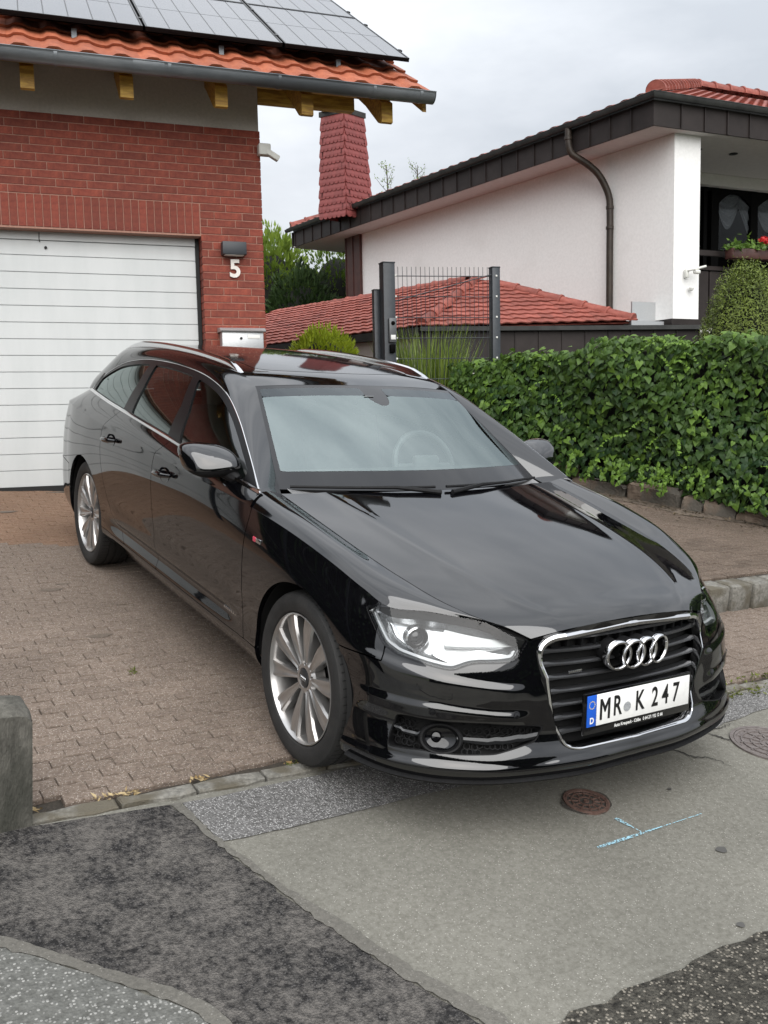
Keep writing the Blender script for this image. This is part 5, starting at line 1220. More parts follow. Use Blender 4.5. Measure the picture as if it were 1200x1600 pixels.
# --- round bushes
def bush(name, label, c, r, n, mat, size, tmpl, tf, cat='bush', shape=None, under=True, parts=True, tl=(0, 1), trunk=None, stick=.25, group=None, jit=.12):
    t = wthing(name, label, cat, (c[0], c[1], c[2]-r[2]), group)
    d = rg2.normal(0, 1, (n, 3)); d /= np.linalg.norm(d, axis=1, keepdims=True); lump = 1+jit*np.sin(d[:, 0]*7+c[0])*np.sin(d[:, 1]*6+1)*np.sin(d[:, 2]*8+2)+rg2.normal(0, .05, n)
    rad = np.where(rg2.uniform(0, 1, n) < .75, 1, rg2.uniform(.75, 1, n))*lump; q = d*rad[:, None]*np.array(r)
    if shape: q = shape(q)
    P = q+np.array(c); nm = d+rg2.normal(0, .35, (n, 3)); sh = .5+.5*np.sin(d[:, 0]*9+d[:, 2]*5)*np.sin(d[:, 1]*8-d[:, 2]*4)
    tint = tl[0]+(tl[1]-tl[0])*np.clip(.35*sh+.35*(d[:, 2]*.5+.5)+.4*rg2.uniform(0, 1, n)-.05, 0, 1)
    upv = d*1.0+np.array([0, 0, stick*2])+rg2.normal(0, .45, (n, 3))
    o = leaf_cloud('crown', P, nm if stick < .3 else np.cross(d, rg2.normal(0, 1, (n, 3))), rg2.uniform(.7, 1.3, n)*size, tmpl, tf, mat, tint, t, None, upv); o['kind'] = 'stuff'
    if under:
        mb = MB(); ph = np.linspace(-math.pi/2, math.pi/2, 13); th = np.linspace(0, 2*math.pi, 21); G_ = np.array([[(math.cos(p)*math.cos(a), math.cos(p)*math.sin(a), math.sin(p)) for a in th] for p in ph])*np.array(r)*.86
        if shape: G_ = shape(G_.reshape(-1, 3)).reshape(G_.shape)
        mb.grid(G_+np.array(c)); wobj(mb, 'inner_twigs', M_under, t)
    if trunk:
        mb = MB(); mb.tube([(c[0], c[1], trunk[0]), (c[0]+.02, c[1], (trunk[0]+c[2])/2), (c[0], c[1]+.02, c[2])], [trunk[1], trunk[1]*.8, trunk[1]*.4], 8); wobj(mb, 'trunk', M_bark, t)
    return t
col_ = lambda q: np.c_[q[:, 0]*(1-.14*np.clip(q[:, 2], -1, 1.2)/1.2)*1.0, q[:, 1]*(1-.14*np.clip(q[:, 2], -1, 1.2)/1.2), q[:, 2]]
NEED = np.array([(-.16, 0, 0), (.16, 0, 0), (.10, .6, .05), (0, 1, 0), (-.10, .6, .05)])
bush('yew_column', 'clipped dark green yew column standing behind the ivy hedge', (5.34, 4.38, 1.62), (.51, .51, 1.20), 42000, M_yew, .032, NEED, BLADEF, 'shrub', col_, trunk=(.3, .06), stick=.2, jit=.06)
bush('lime_conifer', 'low round lime-green conifer bush behind the car roof', (1.66, 7.70, 1.55), (.50, .50, .86), 6000, M_lime, .075, NEED, BLADEF, 'bush', None, trunk=(.9, .05), stick=.6)
bush('bright_shrub', 'tall bright green shrub beside the brick house corner', (4.05, 20.6, 3.6), (1.25, 1.25, 2.35), 7000, M_bam, .20, OVAL, OVALF, 'shrub', None, trunk=(1.6, .08), stick=.5, jit=.3)
bush('dark_conifer', 'dark green conifer in front of the bright shrub', (4.55, 19.2, 3.2), (.95, .95, 1.65), 6000, M_dark, .16, OVAL, OVALF, 'shrub', None, trunk=(1.6, .08), stick=.5, jit=.3)
bush('grey_green_shrub', 'grey-green loose shrub beside the brown pier of the white house', (5.95, 20.6, 3.9), (.95, .95, 1.95), 4200, M_bam, .13, OVAL, OVALF, 'shrub', None, trunk=(1.6, .08), stick=.5, jit=.3, tl=(0, .5))
bush('distant_tree', 'green tree behind the shrubs, between brick house and white house', (2.5, 24, 3.4), (2.2, 2.0, 2.3), 5000, M_bam, .26, OVAL, OVALF, 'tree', None, trunk=(0, .15), stick=.4, jit=.3, tl=(.1, .7))
# birch twigs showing above the roof
def twig_tree(c, z0, z1, label, seed):
    r = np.random.default_rng(seed); t = wthing('birch_tree', label, 'tree', (c[0], c[1], z0)); mb = MB(); mb.tube([(c[0], c[1], z0), (c[0]+.1, c[1], z0+(z1-z0)*.6), (c[0], c[1], z1)], [.10, .06, .008], 7); wobj(mb, 'trunk', M_bark, t); sp, sn = [], []
    for k in range(26):
        z = z0+(z1-z0)*r.uniform(.72, .99); a = r.uniform(0, 6.28); L_ = r.uniform(.25, .7)*(1.15-(z-z0)/(z1-z0))*2.2; e = np.array([c[0]+L_*math.cos(a), c[1]+L_*math.sin(a), z+L_*1.1]); s0 = np.array([c[0], c[1], z]); mb = MB(); mb.tube([s0, (s0+e)/2+[0, 0, -.02], e], [.010, .007, .003], 4); wobj(mb, 'branch', M_bark, t)
        for j in range(9): f = r.uniform(.3, 1); sp.append(s0*(1-f)+e*f+r.normal(0, .05, 3)); sn.append(r.normal(0, 1, 3))
    o = leaf_cloud('crown', sp, sn, .07, OVAL, OVALF, M_bam, r.uniform(.2, .9, len(sp)), t, r.uniform(0, 6, len(sp))); o['kind'] = 'stuff'
def colpt(px, py, D): p = CAMP+ray(px, py)*D; return p
p = colpt(604, 258, 27); twig_tree(p[:2], 1.0, p[2], 'thin birch tip right of the shingled chimney', 3)
p = colpt(652, 258, 27); twig_tree(p[:2], 1.0, p[2], 'thin birch tip above the long gutter of the white house', 4)
# --- geraniums on the balcony
gf = W0-nR*.08+dR*.98
t = wthing('geranium_box', 'red geraniums in a box on the balcony of the white house', 'flowers', (gf[0], gf[1], 3.4))
mb = MB(); mb.rbox((gf[0]+.95, gf[1]-.05, 3.74), (1.9, .18, .16), .02); wobj(mb, 'flower_box', M_brown, t)
n = 420; P = np.c_[gf[0]-.02+rg2.uniform(0, 1.6, n), gf[1]-.06+rg2.normal(0, .10, n), 3.80+np.abs(rg2.normal(0, .08, n))]
o = leaf_cloud('leaves', P, rg2.normal(0, .6, (n, 3))+[0, -.6, .7], .085, OVAL*[1.6, 1, 1], OVALF, M_ivy, rg2.uniform(.3, .9, n), t, rg2.uniform(0, 6, n)); o['kind'] = 'stuff'
M_red = leaf_mat('geranium_red', (.35, .006, .008), (.75, .03, .03), .5, .2)
for (a, z) in ((.50, 3.96), (.66, 3.985), (.82, 3.88), (1.02, 3.96), (1.2, 3.9), (.58, 3.94)):
    c = np.array([gf[0]+a+.12, gf[1]-.12, z]); d = rg2.normal(0, 1, (70, 3)); d /= np.linalg.norm(d, axis=1, keepdims=True)
    o = leaf_cloud('blossom', c+d*[.072, .06, .05], d+rg2.normal(0, .3, (70, 3)), .04, OVAL*[2, 1, 1], OVALF, M_red, rg2.uniform(0, 1, 70), t, rg2.uniform(0, 6, 70))
# --- weeds, moss and dry leaves on the ground
sp, sn = [], []
def weeds(x0, x1, yf, n, spread=.03, z=.004):
    for k in range(n):
        x = rg2.uniform(x0, x1); y = yf(x)+rg2.normal(0, spread); sp.append(GP(x, y, z)); sn.append(rg2.normal(0, .5, 3)+RC[:, 2]*.4)
weeds(1.15, 2.6, lambda x: kfront(x)+.10, 260, .022); weeds(1.15, 2.2, lambda x: kfront(x)-.03, 240, .028); weeds(-.95, -.82, lambda x: kfront(x)+.075, 60, .008); weeds(-1.215, -1.175, lambda x: 1.03, 24, .02)
up3 = np.tile(RC[:, 2], (len(sp), 1))+rg2.normal(0, .6, (len(sp), 3))
o = leaf_cloud('moss_and_weeds', sp, sn, rg2.uniform(.012, .03, len(sp)), OVAL, OVALF, leaf_mat('moss_green', (.06, .075, .012), (.17, .19, .04), .8, .2), rg2.uniform(0, 1, len(sp)), None, rg2.uniform(0, 6, len(sp)), up3); tag(o, kind='stuff')
sp, sn = [], []
for cx, n, s in ((-1.60, 34, .05), (-1.28, 14, .03), (-1.52, 10, .02), (-1.86, 8, .02), (-.9, 8, .04)):
    for k in range(n): x = cx+rg2.normal(0, s); sp.append(GP(x, kfront(x)+.075+rg2.normal(0, .008), .005+rg2.uniform(0, .006))); sn.append(RC[:, 2]+rg2.normal(0, .35, 3))
o = leaf_cloud('dry_leaves', sp, sn, rg2.uniform(.012, .032, len(sp)), OVAL, OVALF, leaf_mat('dry_leaf', (.20, .13, .05), (.46, .36, .20), .8, .1), rg2.uniform(0, 1, len(sp)), None, rg2.uniform(0, 6, len(sp))); tag(o, kind='stuff')
# soil and litter at the foot of the wall
sp, sn = [], []
for k in range(2200):
    t = rg2.uniform(-2, 5); b2 = hedge_line(t)+hout*abs(rg2.normal(.05, .22)); sp.append((b2[0], b2[1], ground_z(b2[0], b2[1], RP)+.006)); sn.append(np.array([0, 0, 1.])+rg2.normal(0, .3, 3))
o = leaf_cloud('leaf_litter', sp, sn, rg2.uniform(.015, .04, len(sp)), OVAL, OVALF, leaf_mat('litter_brown', (.035, .026, .016), (.13, .10, .06), .9, 0), rg2.uniform(0, 1, len(sp)), None, rg2.uniform(0, 6, len(sp))); tag(o, kind='stuff')
# ---------------------------------------------------------------- just outside the frame, mirrored in the paint: fence left of the drive; hedges there and across the street added to darken reflections
sf = wthing('side_fence', 'dark welded mesh fence left of the driveway, seen mirrored in the car doors', 'fence', GP(-3.0, 2.5, 0))
for y in np.arange(.2, 5.0, .05):
    pass
mb = MB()
for y in np.arange(.3, 4.9, .05): mb.tube([GP(-3.0, y, .25), GP(-3.0, y, 1.75)], .003, 4)
for z in np.arange(.3, 1.8, .2): mb.tube([GP(-3.0, .3, z), GP(-3.0, 4.9, z)], .004, 4)
o = wobj(mb, 'fence_mesh', M_gal, sf); o['kind'] = 'stuff'
for y in (.3, 2.6, 4.9):
    p = GP(-3.0, y, 0); mb = MB(); mb.rbox((p[0], p[1], p[2]+.95), (.07, .07, 1.9), .006); wobj(mb, 'fence_post', M_gal, sf)
def block_hedge(name, label, a, b, w, h, n, mat, size):
    """a,b: driveway coordinates of the hedge axis"""
    t = wthing(name, label, 'hedge', GP((a[0]+b[0])/2, (a[1]+b[1])/2, 0)); d = unit(np.array(b)-np.array(a)); nn_ = np.array([-d[1], d[0]]); L_ = float(np.linalg.norm(np.array(b)-np.array(a)))
    mb = MB(); P = []
    for s in np.linspace(0, L_, 20):
        q = np.array(a)+d*s; P.append([tuple(GP(*(q+nn_*o_), z)) for o_, z in ((-w/2, 0), (-w/2, h*.9), (-w/3, h*.97), (w/3, h*.97), (w/2, h*.9), (w/2, 0))])
    mb.grid(np.array(P)); wobj(mb, 'hedge_body', M_under, t)
    s = rg2.uniform(0, L_, n); side = rg2.integers(0, 3, n); z = rg2.uniform(0, h, n); o_ = np.where(side == 0, -w/2, np.where(side == 1, w/2, rg2.uniform(-w/2, w/2, n))); z = np.where(side == 2, h, z); P = np.array([GP(*(np.array(a)+d*s[i]+nn_*(o_[i]+rg2.normal(0, .06))), z[i]+rg2.normal(0, .06)) for i in range(n)])
    nv = np.array([GP(*(nn_*(-1 if k == 0 else (1 if k == 1 else 0))), 1. if k == 2 else .3) for k in side])+rg2.normal(0, .4, (n, 3))
    o = leaf_cloud('foliage', P, nv, size, OVAL*[2, 1, 1], OVALF, mat, rg2.uniform(.1, .8, n), t, rg2.uniform(0, 6, n)); o['kind'] = 'stuff'
block_hedge('added_side_hedge', 'dark green hedge added behind the side fence, unseen, to darken the door reflections', (-4.6, -.6), (-4.4, 5.2), .8, 2.3, 2500, M_dark, .12)  # unseen hedge, added so the doors mirror something dark
block_hedge('added_street_hedge', 'tall hedge added across the street, unseen behind the viewer, to darken the bumper reflections', (-16, -13.5), (12, -15), 2.0, 4.2, 6000, M_dark, .30)  # unseen mass behind the camera, added to darken what the car front mirrors
def build_car():
    FA = -.055                                   # front axle
    car = thing('estate_car', 'black estate car parked nose out on the driveway', 'car', R=RC)
    # --- materials
    paint, nt, b, o = mat_new('black_paint')
    N_, L_ = nt.nodes, nt.links
    tcn = N_.new('ShaderNodeTexCoord'); fl = N_.new('ShaderNodeTexVoronoi'); fl.inputs['Scale'].default_value = 900
    L_.new(tcn.outputs['Object'], fl.inputs['Vector'])
    rp = N_.new('ShaderNodeValToRGB'); rp.color_ramp.elements[0].color = (.0045, .0045, .0055, 1); rp.color_ramp.elements[1].color = (.0016, .0016, .0022, 1); rp.color_ramp.elements[1].position = .3
    L_.new(fl.outputs['Distance'], rp.inputs[0]); L_.new(rp.outputs[0], b.inputs['Base Color'])
    setb(b, rough=.4, metal=0, spec=0.0, coat=1.0, coatr=.012); b.inputs['Coat IOR'].default_value = 1.85
    dn = N_.new('ShaderNodeTexNoise'); dn.inputs['Scale'].default_value = 3.5; dn.inputs['Detail'].default_value = 8
    L_.new(tcn.outputs['Object'], dn.inputs['Vector'])
    dr = N_.new('ShaderNodeMapRange'); dr.inputs['From Min'].default_value = .35; dr.inputs['From Max'].default_value = .75; dr.inputs['To Min'].default_value = .018; dr.inputs['To Max'].default_value = .065
    L_.new(dn.outputs[0], dr.inputs[0]); L_.new(dr.outputs[0], b.inputs['Coat Roughness'])
    plastic = noisy('black_plastic', (.004, .004, .0045), (.008, .008, .0085), 60, .6, .15, 300, spec=.22)
    piano = plain('gloss_black_trim', (.004, .004, .005), .06, spec=.6)
    pillar = plain('pillar_black', (.0025, .0025, .003), .3, spec=.18)
    dark = plain('dark_cavity', (.003, .003, .003), .9)
    chrome = plain('chrome', (.72, .72, .73), .09, 1.0)
    satin = plain('satin_aluminium', (.62, .62, .63), .22, 1.0)
    greybar = plain('grille_bar_grey', (.035, .036, .038), .28, .2)
    rubber = noisy('tyre_rubber', (.012, .012, .012), (.022, .021, .020), 14, .75, .2, 160)
    alloy = noisy('wheel_alloy', (.42, .41, .40), (.52, .51, .50), 6, .30, 0, metal=.85)
    windm = glassy('windscreen_glass', (.84, .93, .91), 3.1, gcol=(.86, .985, .97))
    sidem = glassy('side_glass', (.40, .48, .46), 1.9)
    privm = glassy('privacy_glass', (.10, .11, .11), 2.2, gcol=(.88, 1, .98))
    lens = glassy('headlight_lens', (.97, .98, .98), 1.42)
    lampw = plain('lamp_silver', (.50, .51, .52), .24, .9)
    lampg = plain('lamp_grey', (.30, .31, .31), .3, .6)
    drl = plain('light_guide_white', (.58, .60, .62), .2, 0, coat=.5)
    white = noisy('plate_white', (.78, .78, .76), (.84, .84, .82), 40, .35)
    blue = plain('plate_blue', (.01, .10, .55), .4)
    black = plain('plate_black', (.006, .006, .006), .5)
    seatm = noisy('seat_leather', (.34, .33, .315), (.42, .41, .39), 20, .5)
    dashm = noisy('dash_plastic', (.16, .16, .16), (.21, .21, .21), 40, .6)
    def put(name, mb, m, parent=None, **k): return mb.obj(name, m, car if parent is None else parent, **k)

    # --- shell
    G0, N0, _ = shell_full(False)
    G, N, S = shell_full(); Y = G0[..., 1]; Z = G0[..., 2]; X = G0[..., 0]
    arch = np.minimum(np.hypot(Y-FA, Z-.345)-.368, np.hypot(Y-2.912, Z-.345)-.368)
    HL = rpoly([(1.063,.734),(.99,.747),(.919,.752),(.757,.757),(.622,.746),(.523,.715),(.428,.690),(.459,.660),(.492,.621),(.541,.617),(.622,.616),(.658,.611),(.712,.590),(.742,.590),(.82,.599),(.91,.610),(.964,.631),(1.0,.67)], .012)
    FOG = rpoly([(.905,.418),(.865,.424),(.604,.424),(.396,.404),(.430,.352),(.523,.331),(.577,.320),(.694,.316),(.82,.316),(.942,.303),(.937,.346)], .015)
    GR = [(-.405,.60),(-.413,.655),(-.392,.690),(-.34,.708),(0,.723),(.34,.708),(.392,.690),(.413,.655),(.405,.60),(.345,.38),(.326,.335),(.29,.322),(0,.317),(-.29,.322),(-.326,.335),(-.345,.38)]
    GRo = rpoly(GR, .03)
    sHL = sdpoly(HL, S, Z); sFOG = sdpoly(FOG, S, Z)
    sGR = np.where(S < .7, sdpoly(GRo, X, Z), -1.0)
    gapY = lambda z: np.interp(z, [.33,.40,.62,.80,.90,.97], [.432,.448,.435,.42,.405,.395])
    rearY = lambda z: np.interp(z, [.335,.40,.64,.90,.955,1.0,1.045], [1.545,1.56,1.58,1.575,1.555,1.48,1.43])
    rrY = lambda z: np.interp(z, [.335,.40,.47,.55,.64,.75,.83,.93,.98,1.03,1.065], [2.08,2.20,2.32,2.40,2.455,2.49,2.503,2.50,2.46,2.38,2.34])
    g = .0026
    BP = [(-.1,.05),(1.5,.05),(1.5,.578),(1.144,.579),(1.045,.583),(.966,.578),(.957,.63),(.95,.70),(.43,.70),(.43,.9),(-.1,.9)]
    sB = sdpoly(BP, S, Z)
    FP = [(.80,1.1),(.95,.70),(.957,.63),(.966,.578),(1.045,.583),(1.144,.579),(1.40,.578),(1.40,.30),(2.2,.30),(2.2,1.1)]
    sF = sdpoly(FP, S, Z)
    bg = band_grid(); bN = outward(normals(bg), bg); bY, bZ = bg[..., 1], bg[..., 2]
    fg = densify(fender_grid(), 26); fN = outward(normals(fg), fg)
    def min_(*a):
        r = a[0]
        for q in a[1:]: r = np.minimum(r, q)
        return r
    F_b = min_(sB-g, -sHL-.003, -sFOG, -sGR, arch, .62-np.abs(S-.62)+.2)
    F_f = min_(sF-g, gapY(Z)-Y-g, Z-.337, -sHL-.003, arch)
    F_d1 = min_(Y-gapY(Z)-g, rearY(Z)-Y-g, Z-.337)
    F_d2 = min_(Y-rearY(Z)-g, rrY(Z)-Y-g, Z-.337, arch)
    F_q = min_(Y-rrY(Z)-g, arch, np.maximum(Z-.337, Y-2.6), SHT[17]-.1-S, np.maximum(Z-.60, 3.28-Y)-g)
    F_rb = min_(Y-3.28-g, .60-Z-g, arch)
    F_tg = min_(S-SHT[17]+.1-g, Z-.60-g)
    F_s = min_(.334-Z, Y-.30, 2.62-Y, arch)
    mirr = {}
    def panel(name, lst, m=paint, depth=.018, both=True, parent=None):
        out = []
        if both:
            mb = MB()
            for s in (-1, 1):
                for (P, NN, F) in lst: mb.add(*mirror(*clip_grid(P, NN, F, depth), s))
            return put(name, mb, m, parent)
        for s in (-1, 1):
            mb = MB()
            for (P, NN, F) in lst: mb.add(*mirror(*clip_grid(P, NN, F, depth), s))
            out.append(put(name, mb, m, parent))
        return out
    bumper = panel('front_bumper', [(G, N, F_b)])
    Ff2 = np.maximum(gapY(fg[..., 2])-fg[..., 1]-g, .868-fg[..., 0])
    panel('fender', [(G, N, F_f), (fg, fN, Ff2)], both=False)
    doors_f = panel('door', [(G, N, F_d1), (bg, bN, min_(bY-gapY(bZ)-g, rearY(bZ)-bY-g))], both=False)
    doors_r = panel('door', [(G, N, F_d2), (bg, bN, min_(bY-rearY(bZ)-g, rrY(bZ)-bY-g))], both=False)
    bS = np.repeat(np.concatenate([np.linspace(BT[0], BT[6], 260, endpoint=False), np.linspace(BT[6], BT[-1], 60)])[:, None], bg.shape[1], 1)
    panel('rear_quarter_panel', [(G, N, F_q), (bg, bN, min_(bY-rrY(bZ)-g, SHT[17]-.1-bS))], both=False)
    panel('rear_bumper', [(G, N, F_rb)])
    panel('tailgate', [(G, N, F_tg), (bg, bN, bS-SHT[17]+.1-g)])
    panel('sill', [(G, N, F_s)], both=False)
    # inner structure behind the gaps
    mb = MB()
    for s in (-1, 1):
        mb.add(*mirror(*clip_grid(G0-N0*.02, N0, min_(arch-.004, -sHL, -sFOG, -sGR)), s)); mb.add(*mirror(*clip_grid(bg-bN*.017, bN, np.ones(bY.shape)), s))
        mb.add(*mirror(*clip_grid(fg-fN*.017, fN, np.ones(fg.shape[:2])), s))
    put('inner_structure', mb, dark)
    mb = MB()
    mb.box((0, 1.7, .27), (1.62, 2.1, .05)); mb.box((0, -.46, .30), (1.10, .5, .04)); mb.box((0, 3.6, .36), (1.3, .7, .05)); mb.box((0, 0.3, .5), (1.2, .1, .5)); mb.box((0, 1.5, .33), (1.8, 2.2, .04))
    put('underbody', mb, dark)
    # lip along the lower edge of the bumper
    low = G[:, 0]; k = np.where(low[:, 1] < -.44)[0]
    mb = MB()
    pr = low[k]; n2 = N[k, 4].copy(); n2[:, 2] = 0; n2 /= np.linalg.norm(n2, axis=1, keepdims=True)
    for s in (-1, 1):
        strip = np.stack([pr-n2*.08+[0, 0, .004], pr+n2*.012+[0, 0, -.004], pr+n2*.022+[0, 0, .006], pr+n2*.005+[0, 0, .016]], 1)
        V, F = MB().grid(strip).v, MB().grid(strip).f
        mb.add(*mirror(np.array(V), F, s))
    put('lip_spoiler', mb, plastic, bumper, fix=True)
    # --- hood
    hg = hood_grid(); hN = normals(hg); hN *= np.sign(hN[50, 50, 2])
    hh = np.repeat((.9955-np.abs(np.linspace(-1, 1, hg.shape[1])))[None, :], hg.shape[0], 0)
    V, F = clip_grid(hg, hN, hh, .016)
    mb = MB(); mb.add(V, F); put('hood', mb, paint)
    mb = MB(); mb.grid(hg-hN*.02); put('hood_liner', mb, dark)
    # --- side frame, roof
    fr = frame_grid(); frN = outward(normals(fr), fr)
    for s in (-1, 1):
        mb = MB(); mb.add(*mirror(*clip_grid(fr, frN, np.ones(fr.shape[:2]), .02), s)); put('side_frame', mb, paint)
    rg = roof_grid(); rN = normals(rg); rN *= np.sign(rN[50, 20, 2])
    SR = rpoly([(-.475,1.275),(.475,1.275),(.475,2.72),(-.475,2.72)], .09, 6)
    sSR = sdpoly(SR, rg[..., 0], rg[..., 1]+.10*(rg[..., 0]/.475)**2*-1)
    mb = MB(); mb.add(*clip_grid(rg, rN, -sSR-.002, .014)); put('roof', mb, paint)
    mb = MB(); mb.add(*clip_grid(rg+rN*.001, rN, sSR-.002, .014)); put('glass_sunroof', mb, piano)
    mb = MB(); mb.grid(rg-rN*.02); put('headliner', mb, dark)
    # tailgate glass / rear closing surface
    e1 = rg[-1]; e2 = np.stack([np.linspace(-.73, .73, rg.shape[1]), 3.43+.28*(1-np.linspace(-1, 1, rg.shape[1])**2), np.full(rg.shape[1], 1.07)], 1)
    mb = MB(); mb.grid(np.stack([e1*(1-t)+e2*t+[0, .05*4*t*(1-t), 0] for t in np.linspace(0, 1, 8)])); put('rear_window', mb, privm)
    # roof rails
    for s in (-1, 1):
        y = np.linspace(1.33, 3.14, 50); e = by_y(ROOFE, y); lift = .026*np.clip(np.minimum((y-1.33)/.16, (3.14-y)/.25), 0, 1)**.7
        xx = e[:, 0]-.004
        prof = np.stack([np.stack([xx-.013, y, e[:, 2]-.004], 1), np.stack([xx-.012, y, e[:, 2]+lift-.004], 1), np.stack([xx-.006, y, e[:, 2]+lift+.003], 1), np.stack([xx+.006, y, e[:, 2]+lift+.002], 1), np.stack([xx+.013, y, e[:, 2]+lift-.007], 1), np.stack([xx+.015, y, e[:, 2]+lift*.35-.004], 1), np.stack([xx+.012, y, e[:, 2]-.012], 1)], 1)*[s, 1, 1]
        mb = MB(); mb.grid(prof, flip=s < 0); put('roof_rail', mb, chrome, fix=True)
    # --- windscreen
    sg = screen_grid(61, 44); sN = normals(sg); sN *= np.sign(sN[20, 20, 2])
    v = np.linspace(0, 1, 44)[:, None]; w = np.linspace(-1, 1, 61)[None, :]*np.ones((44, 1)); v = v*np.ones((1, 61))
    clear = min_((.972-np.abs(w))*.6, (v-.15)*.8, (.962-v)*.8)
    topband = np.maximum(.962-v, 0)
    sens = np.hypot(w/.11, (v-.93)/.18)-1
    band = min_(clear, sens*.05, (.868-v)*.8)
    sband = min_(clear, sens*.05, (v-.868)*.8)
    mb = MB(); mb.add(*clip_grid(sg, sN, band)); ws = put('windscreen', mb, windm)
    mb = MB(); mb.add(*clip_grid(sg-sN*.0005, sN, -np.maximum(band, sband), .012)); put('windscreen_border', mb, piano, ws)
    mb = MB(); mb.add(*clip_grid(sg, sN, sband)); put('sun_band', mb, glassy('shade_band', (.10, .11, .12), 1.75, gcol=(.9, .97, 1.0)), ws)
    p = sg[40, 29]; mb = MB(); mb.rbox(p+np.array([-.03, -.045, -.028]), (.055, .004, .03), .002, M=np.array([[1, 0, 0], [0, .5, -.86], [0, .86, .5]])); put('sensor_window', mb, lampg, ws)
    for s, x0, x1 in ((-1, -.70, -.08), (1, .66, -.02)):
        xs = np.linspace(x0, x1, 14); i = [int(np.argmin(np.abs(sg[1, :, 0]-x))) for x in xs]
        pth = np.array([sg[1, q] for q in i]); pth[:, 0] = xs; pth += sN[1, 30]*.014+np.array([0, -.035, -.004])
        mb = MB(); mb.tube(pth, .0065, 6); wp = put('wiper', mb, plastic)
        mb = MB(); mb.tube([pth[6], pth[9]+[0, -.01, .002], pth[-1]+[0, -.05, -.015]], [.006, .009, .011], 6); put('wiper_arm', mb, plastic, wp)
    # --- side windows
    gg = glass_grid(); gN = outward(normals(gg), gg); vv = np.linspace(0, 1, gg.shape[1])[None, :]*np.ones((gg.shape[0], 1)); yy = gg[..., 1]
    hgt = (by_y(DLO, gg[:, 0, 1])[:, 2]-by_y(BELT[:8], gg[:, 0, 1])[:, 2])[:, None]
    border = min_(vv*hgt-.016, (1-vv)*hgt*.8-.024)
    ln = lambda a, b_, c: np.interp(vv, [0, .5, 1], [a, b_, c])
    w1 = min_(border, ln(1.345, 1.44, 1.635)-yy, yy-ln(.60, .60, .60))
    w2 = min_(border, yy-ln(1.515, 1.56, 1.72), ln(2.146, 2.203, 2.319)-yy)
    w3 = min_(border, yy-ln(2.307, 2.33, 2.41), (3.10-yy)*.5)
    for s, df, drr in ((-1, doors_f[0], doors_r[0]), (1, doors_f[1], doors_r[1])):
        for F, m_, par in ((w1, sidem, df), (w2, privm, drr), (w3, privm, None)):
            mb = MB(); mb.add(*mirror(*clip_grid(gg-gN*.009, gN, F), s)); put('window', mb, m_, par)
        mb = MB(); mb.add(*mirror(*clip_grid(gg-gN*.002, gN, -np.maximum(np.maximum(w1, w2), w3), .010), s)); put('window_surround', mb, pillar)
        mb = MB()
        low_ = by_y(BELT[:8], np.linspace(.42, 3.19, 60))*[s, 1, 1]
        prof = [(.004, -.007), (.010, 0), (.007, .011), (-.003, .013)]
        mb.grid(np.stack([low_+[s*a, 0, c] for a, c in prof], 1), flip=s > 0)
        top_ = spl(DLO, 90); tn = np.array([.75, 0, .66])
        cen = np.array([.7, 1.9, 1.2]); rad = top_-cen; rad[:, 0] = 0; rad /= np.linalg.norm(rad, axis=1, keepdims=True)
        q = np.stack([top_-rad*.014+[-.002, 0, 0], top_-rad*.012+[.003, 0, .0], top_-rad*.004+[.003, 0, 0], top_-rad*.002-[.003, 0, 0]], 1)*[s, 1, 1]
        mb.grid(q, flip=s > 0)
        put('window_trim', mb, chrome, fix=False)
    # --- door handles, badges
    def shell_pt(y, z):
        sel = (np.abs(Y-y) < .03) & (np.abs(Z-z) < .03) & (S > .9)
        d = np.hypot(Y-y, Z-z)+(~sel)*9; i = np.unravel_index(d.argmin(), d.shape); return G[i].copy(), N[i].copy()
    for s, df, drr in ((-1, doors_f[0], doors_r[0]), (1, doors_f[1], doors_r[1])):
        for (hy, hz, par) in ((1.385, .868, df), (2.30, .900, drr)):
            p, n = shell_pt(hy, hz)
            mb = MB(); mb.lathe([(.001, -.006), (.03, -.004), (.042, .001), (.047, .003)], 24, 'x'); 
            V = np.array(mb.v)*[1, 1.5, .8]+p; 
            mb2 = MB(); mb2.add(*mirror(V, mb.f, s)); put('handle_recess', mb2, piano, par, fix=True)
            t = np.linspace(-1, 1, 9); pth = np.stack([p[0]+.008+.030*(1-t**4), hy+t*.105, hz+.006+.006*t*-1], 1)
            mb = MB(); mb.tube(pth*[s, 1, 1], .0085+.006*(1-t**2), 10); V = np.array(mb.v); put('door_handle', mb, paint, par)
    for s in (-1,):
        p, n = shell_pt(.30, .80)
        mb = MB(); mb.rbox((s*(p[0]+.002), .33, .797), (.005, .026, .020), .002); bd = put('fender_badge', mb, plain('badge_red', (.55, .05, .09), .3))
        mb = MB(); mb.rbox((s*(p[0]+.002), .293, .797), (.005, .045, .019), .002); put('badge_silver', mb, satin, bd)
        p, n = shell_pt(.62, .39)
        mb = MB()
        for k, a in enumerate(np.linspace(.50, .66, 9)): mb.rbox((s*(p[0]+.006), a, .408-.0*k), (.004, .013, .012), .002)
        put('door_lettering', mb, satin)
    # --- headlights
    dep = .004+.055*ledge(sHL/.045)
    spec_ = dict(front=(.432, .70))
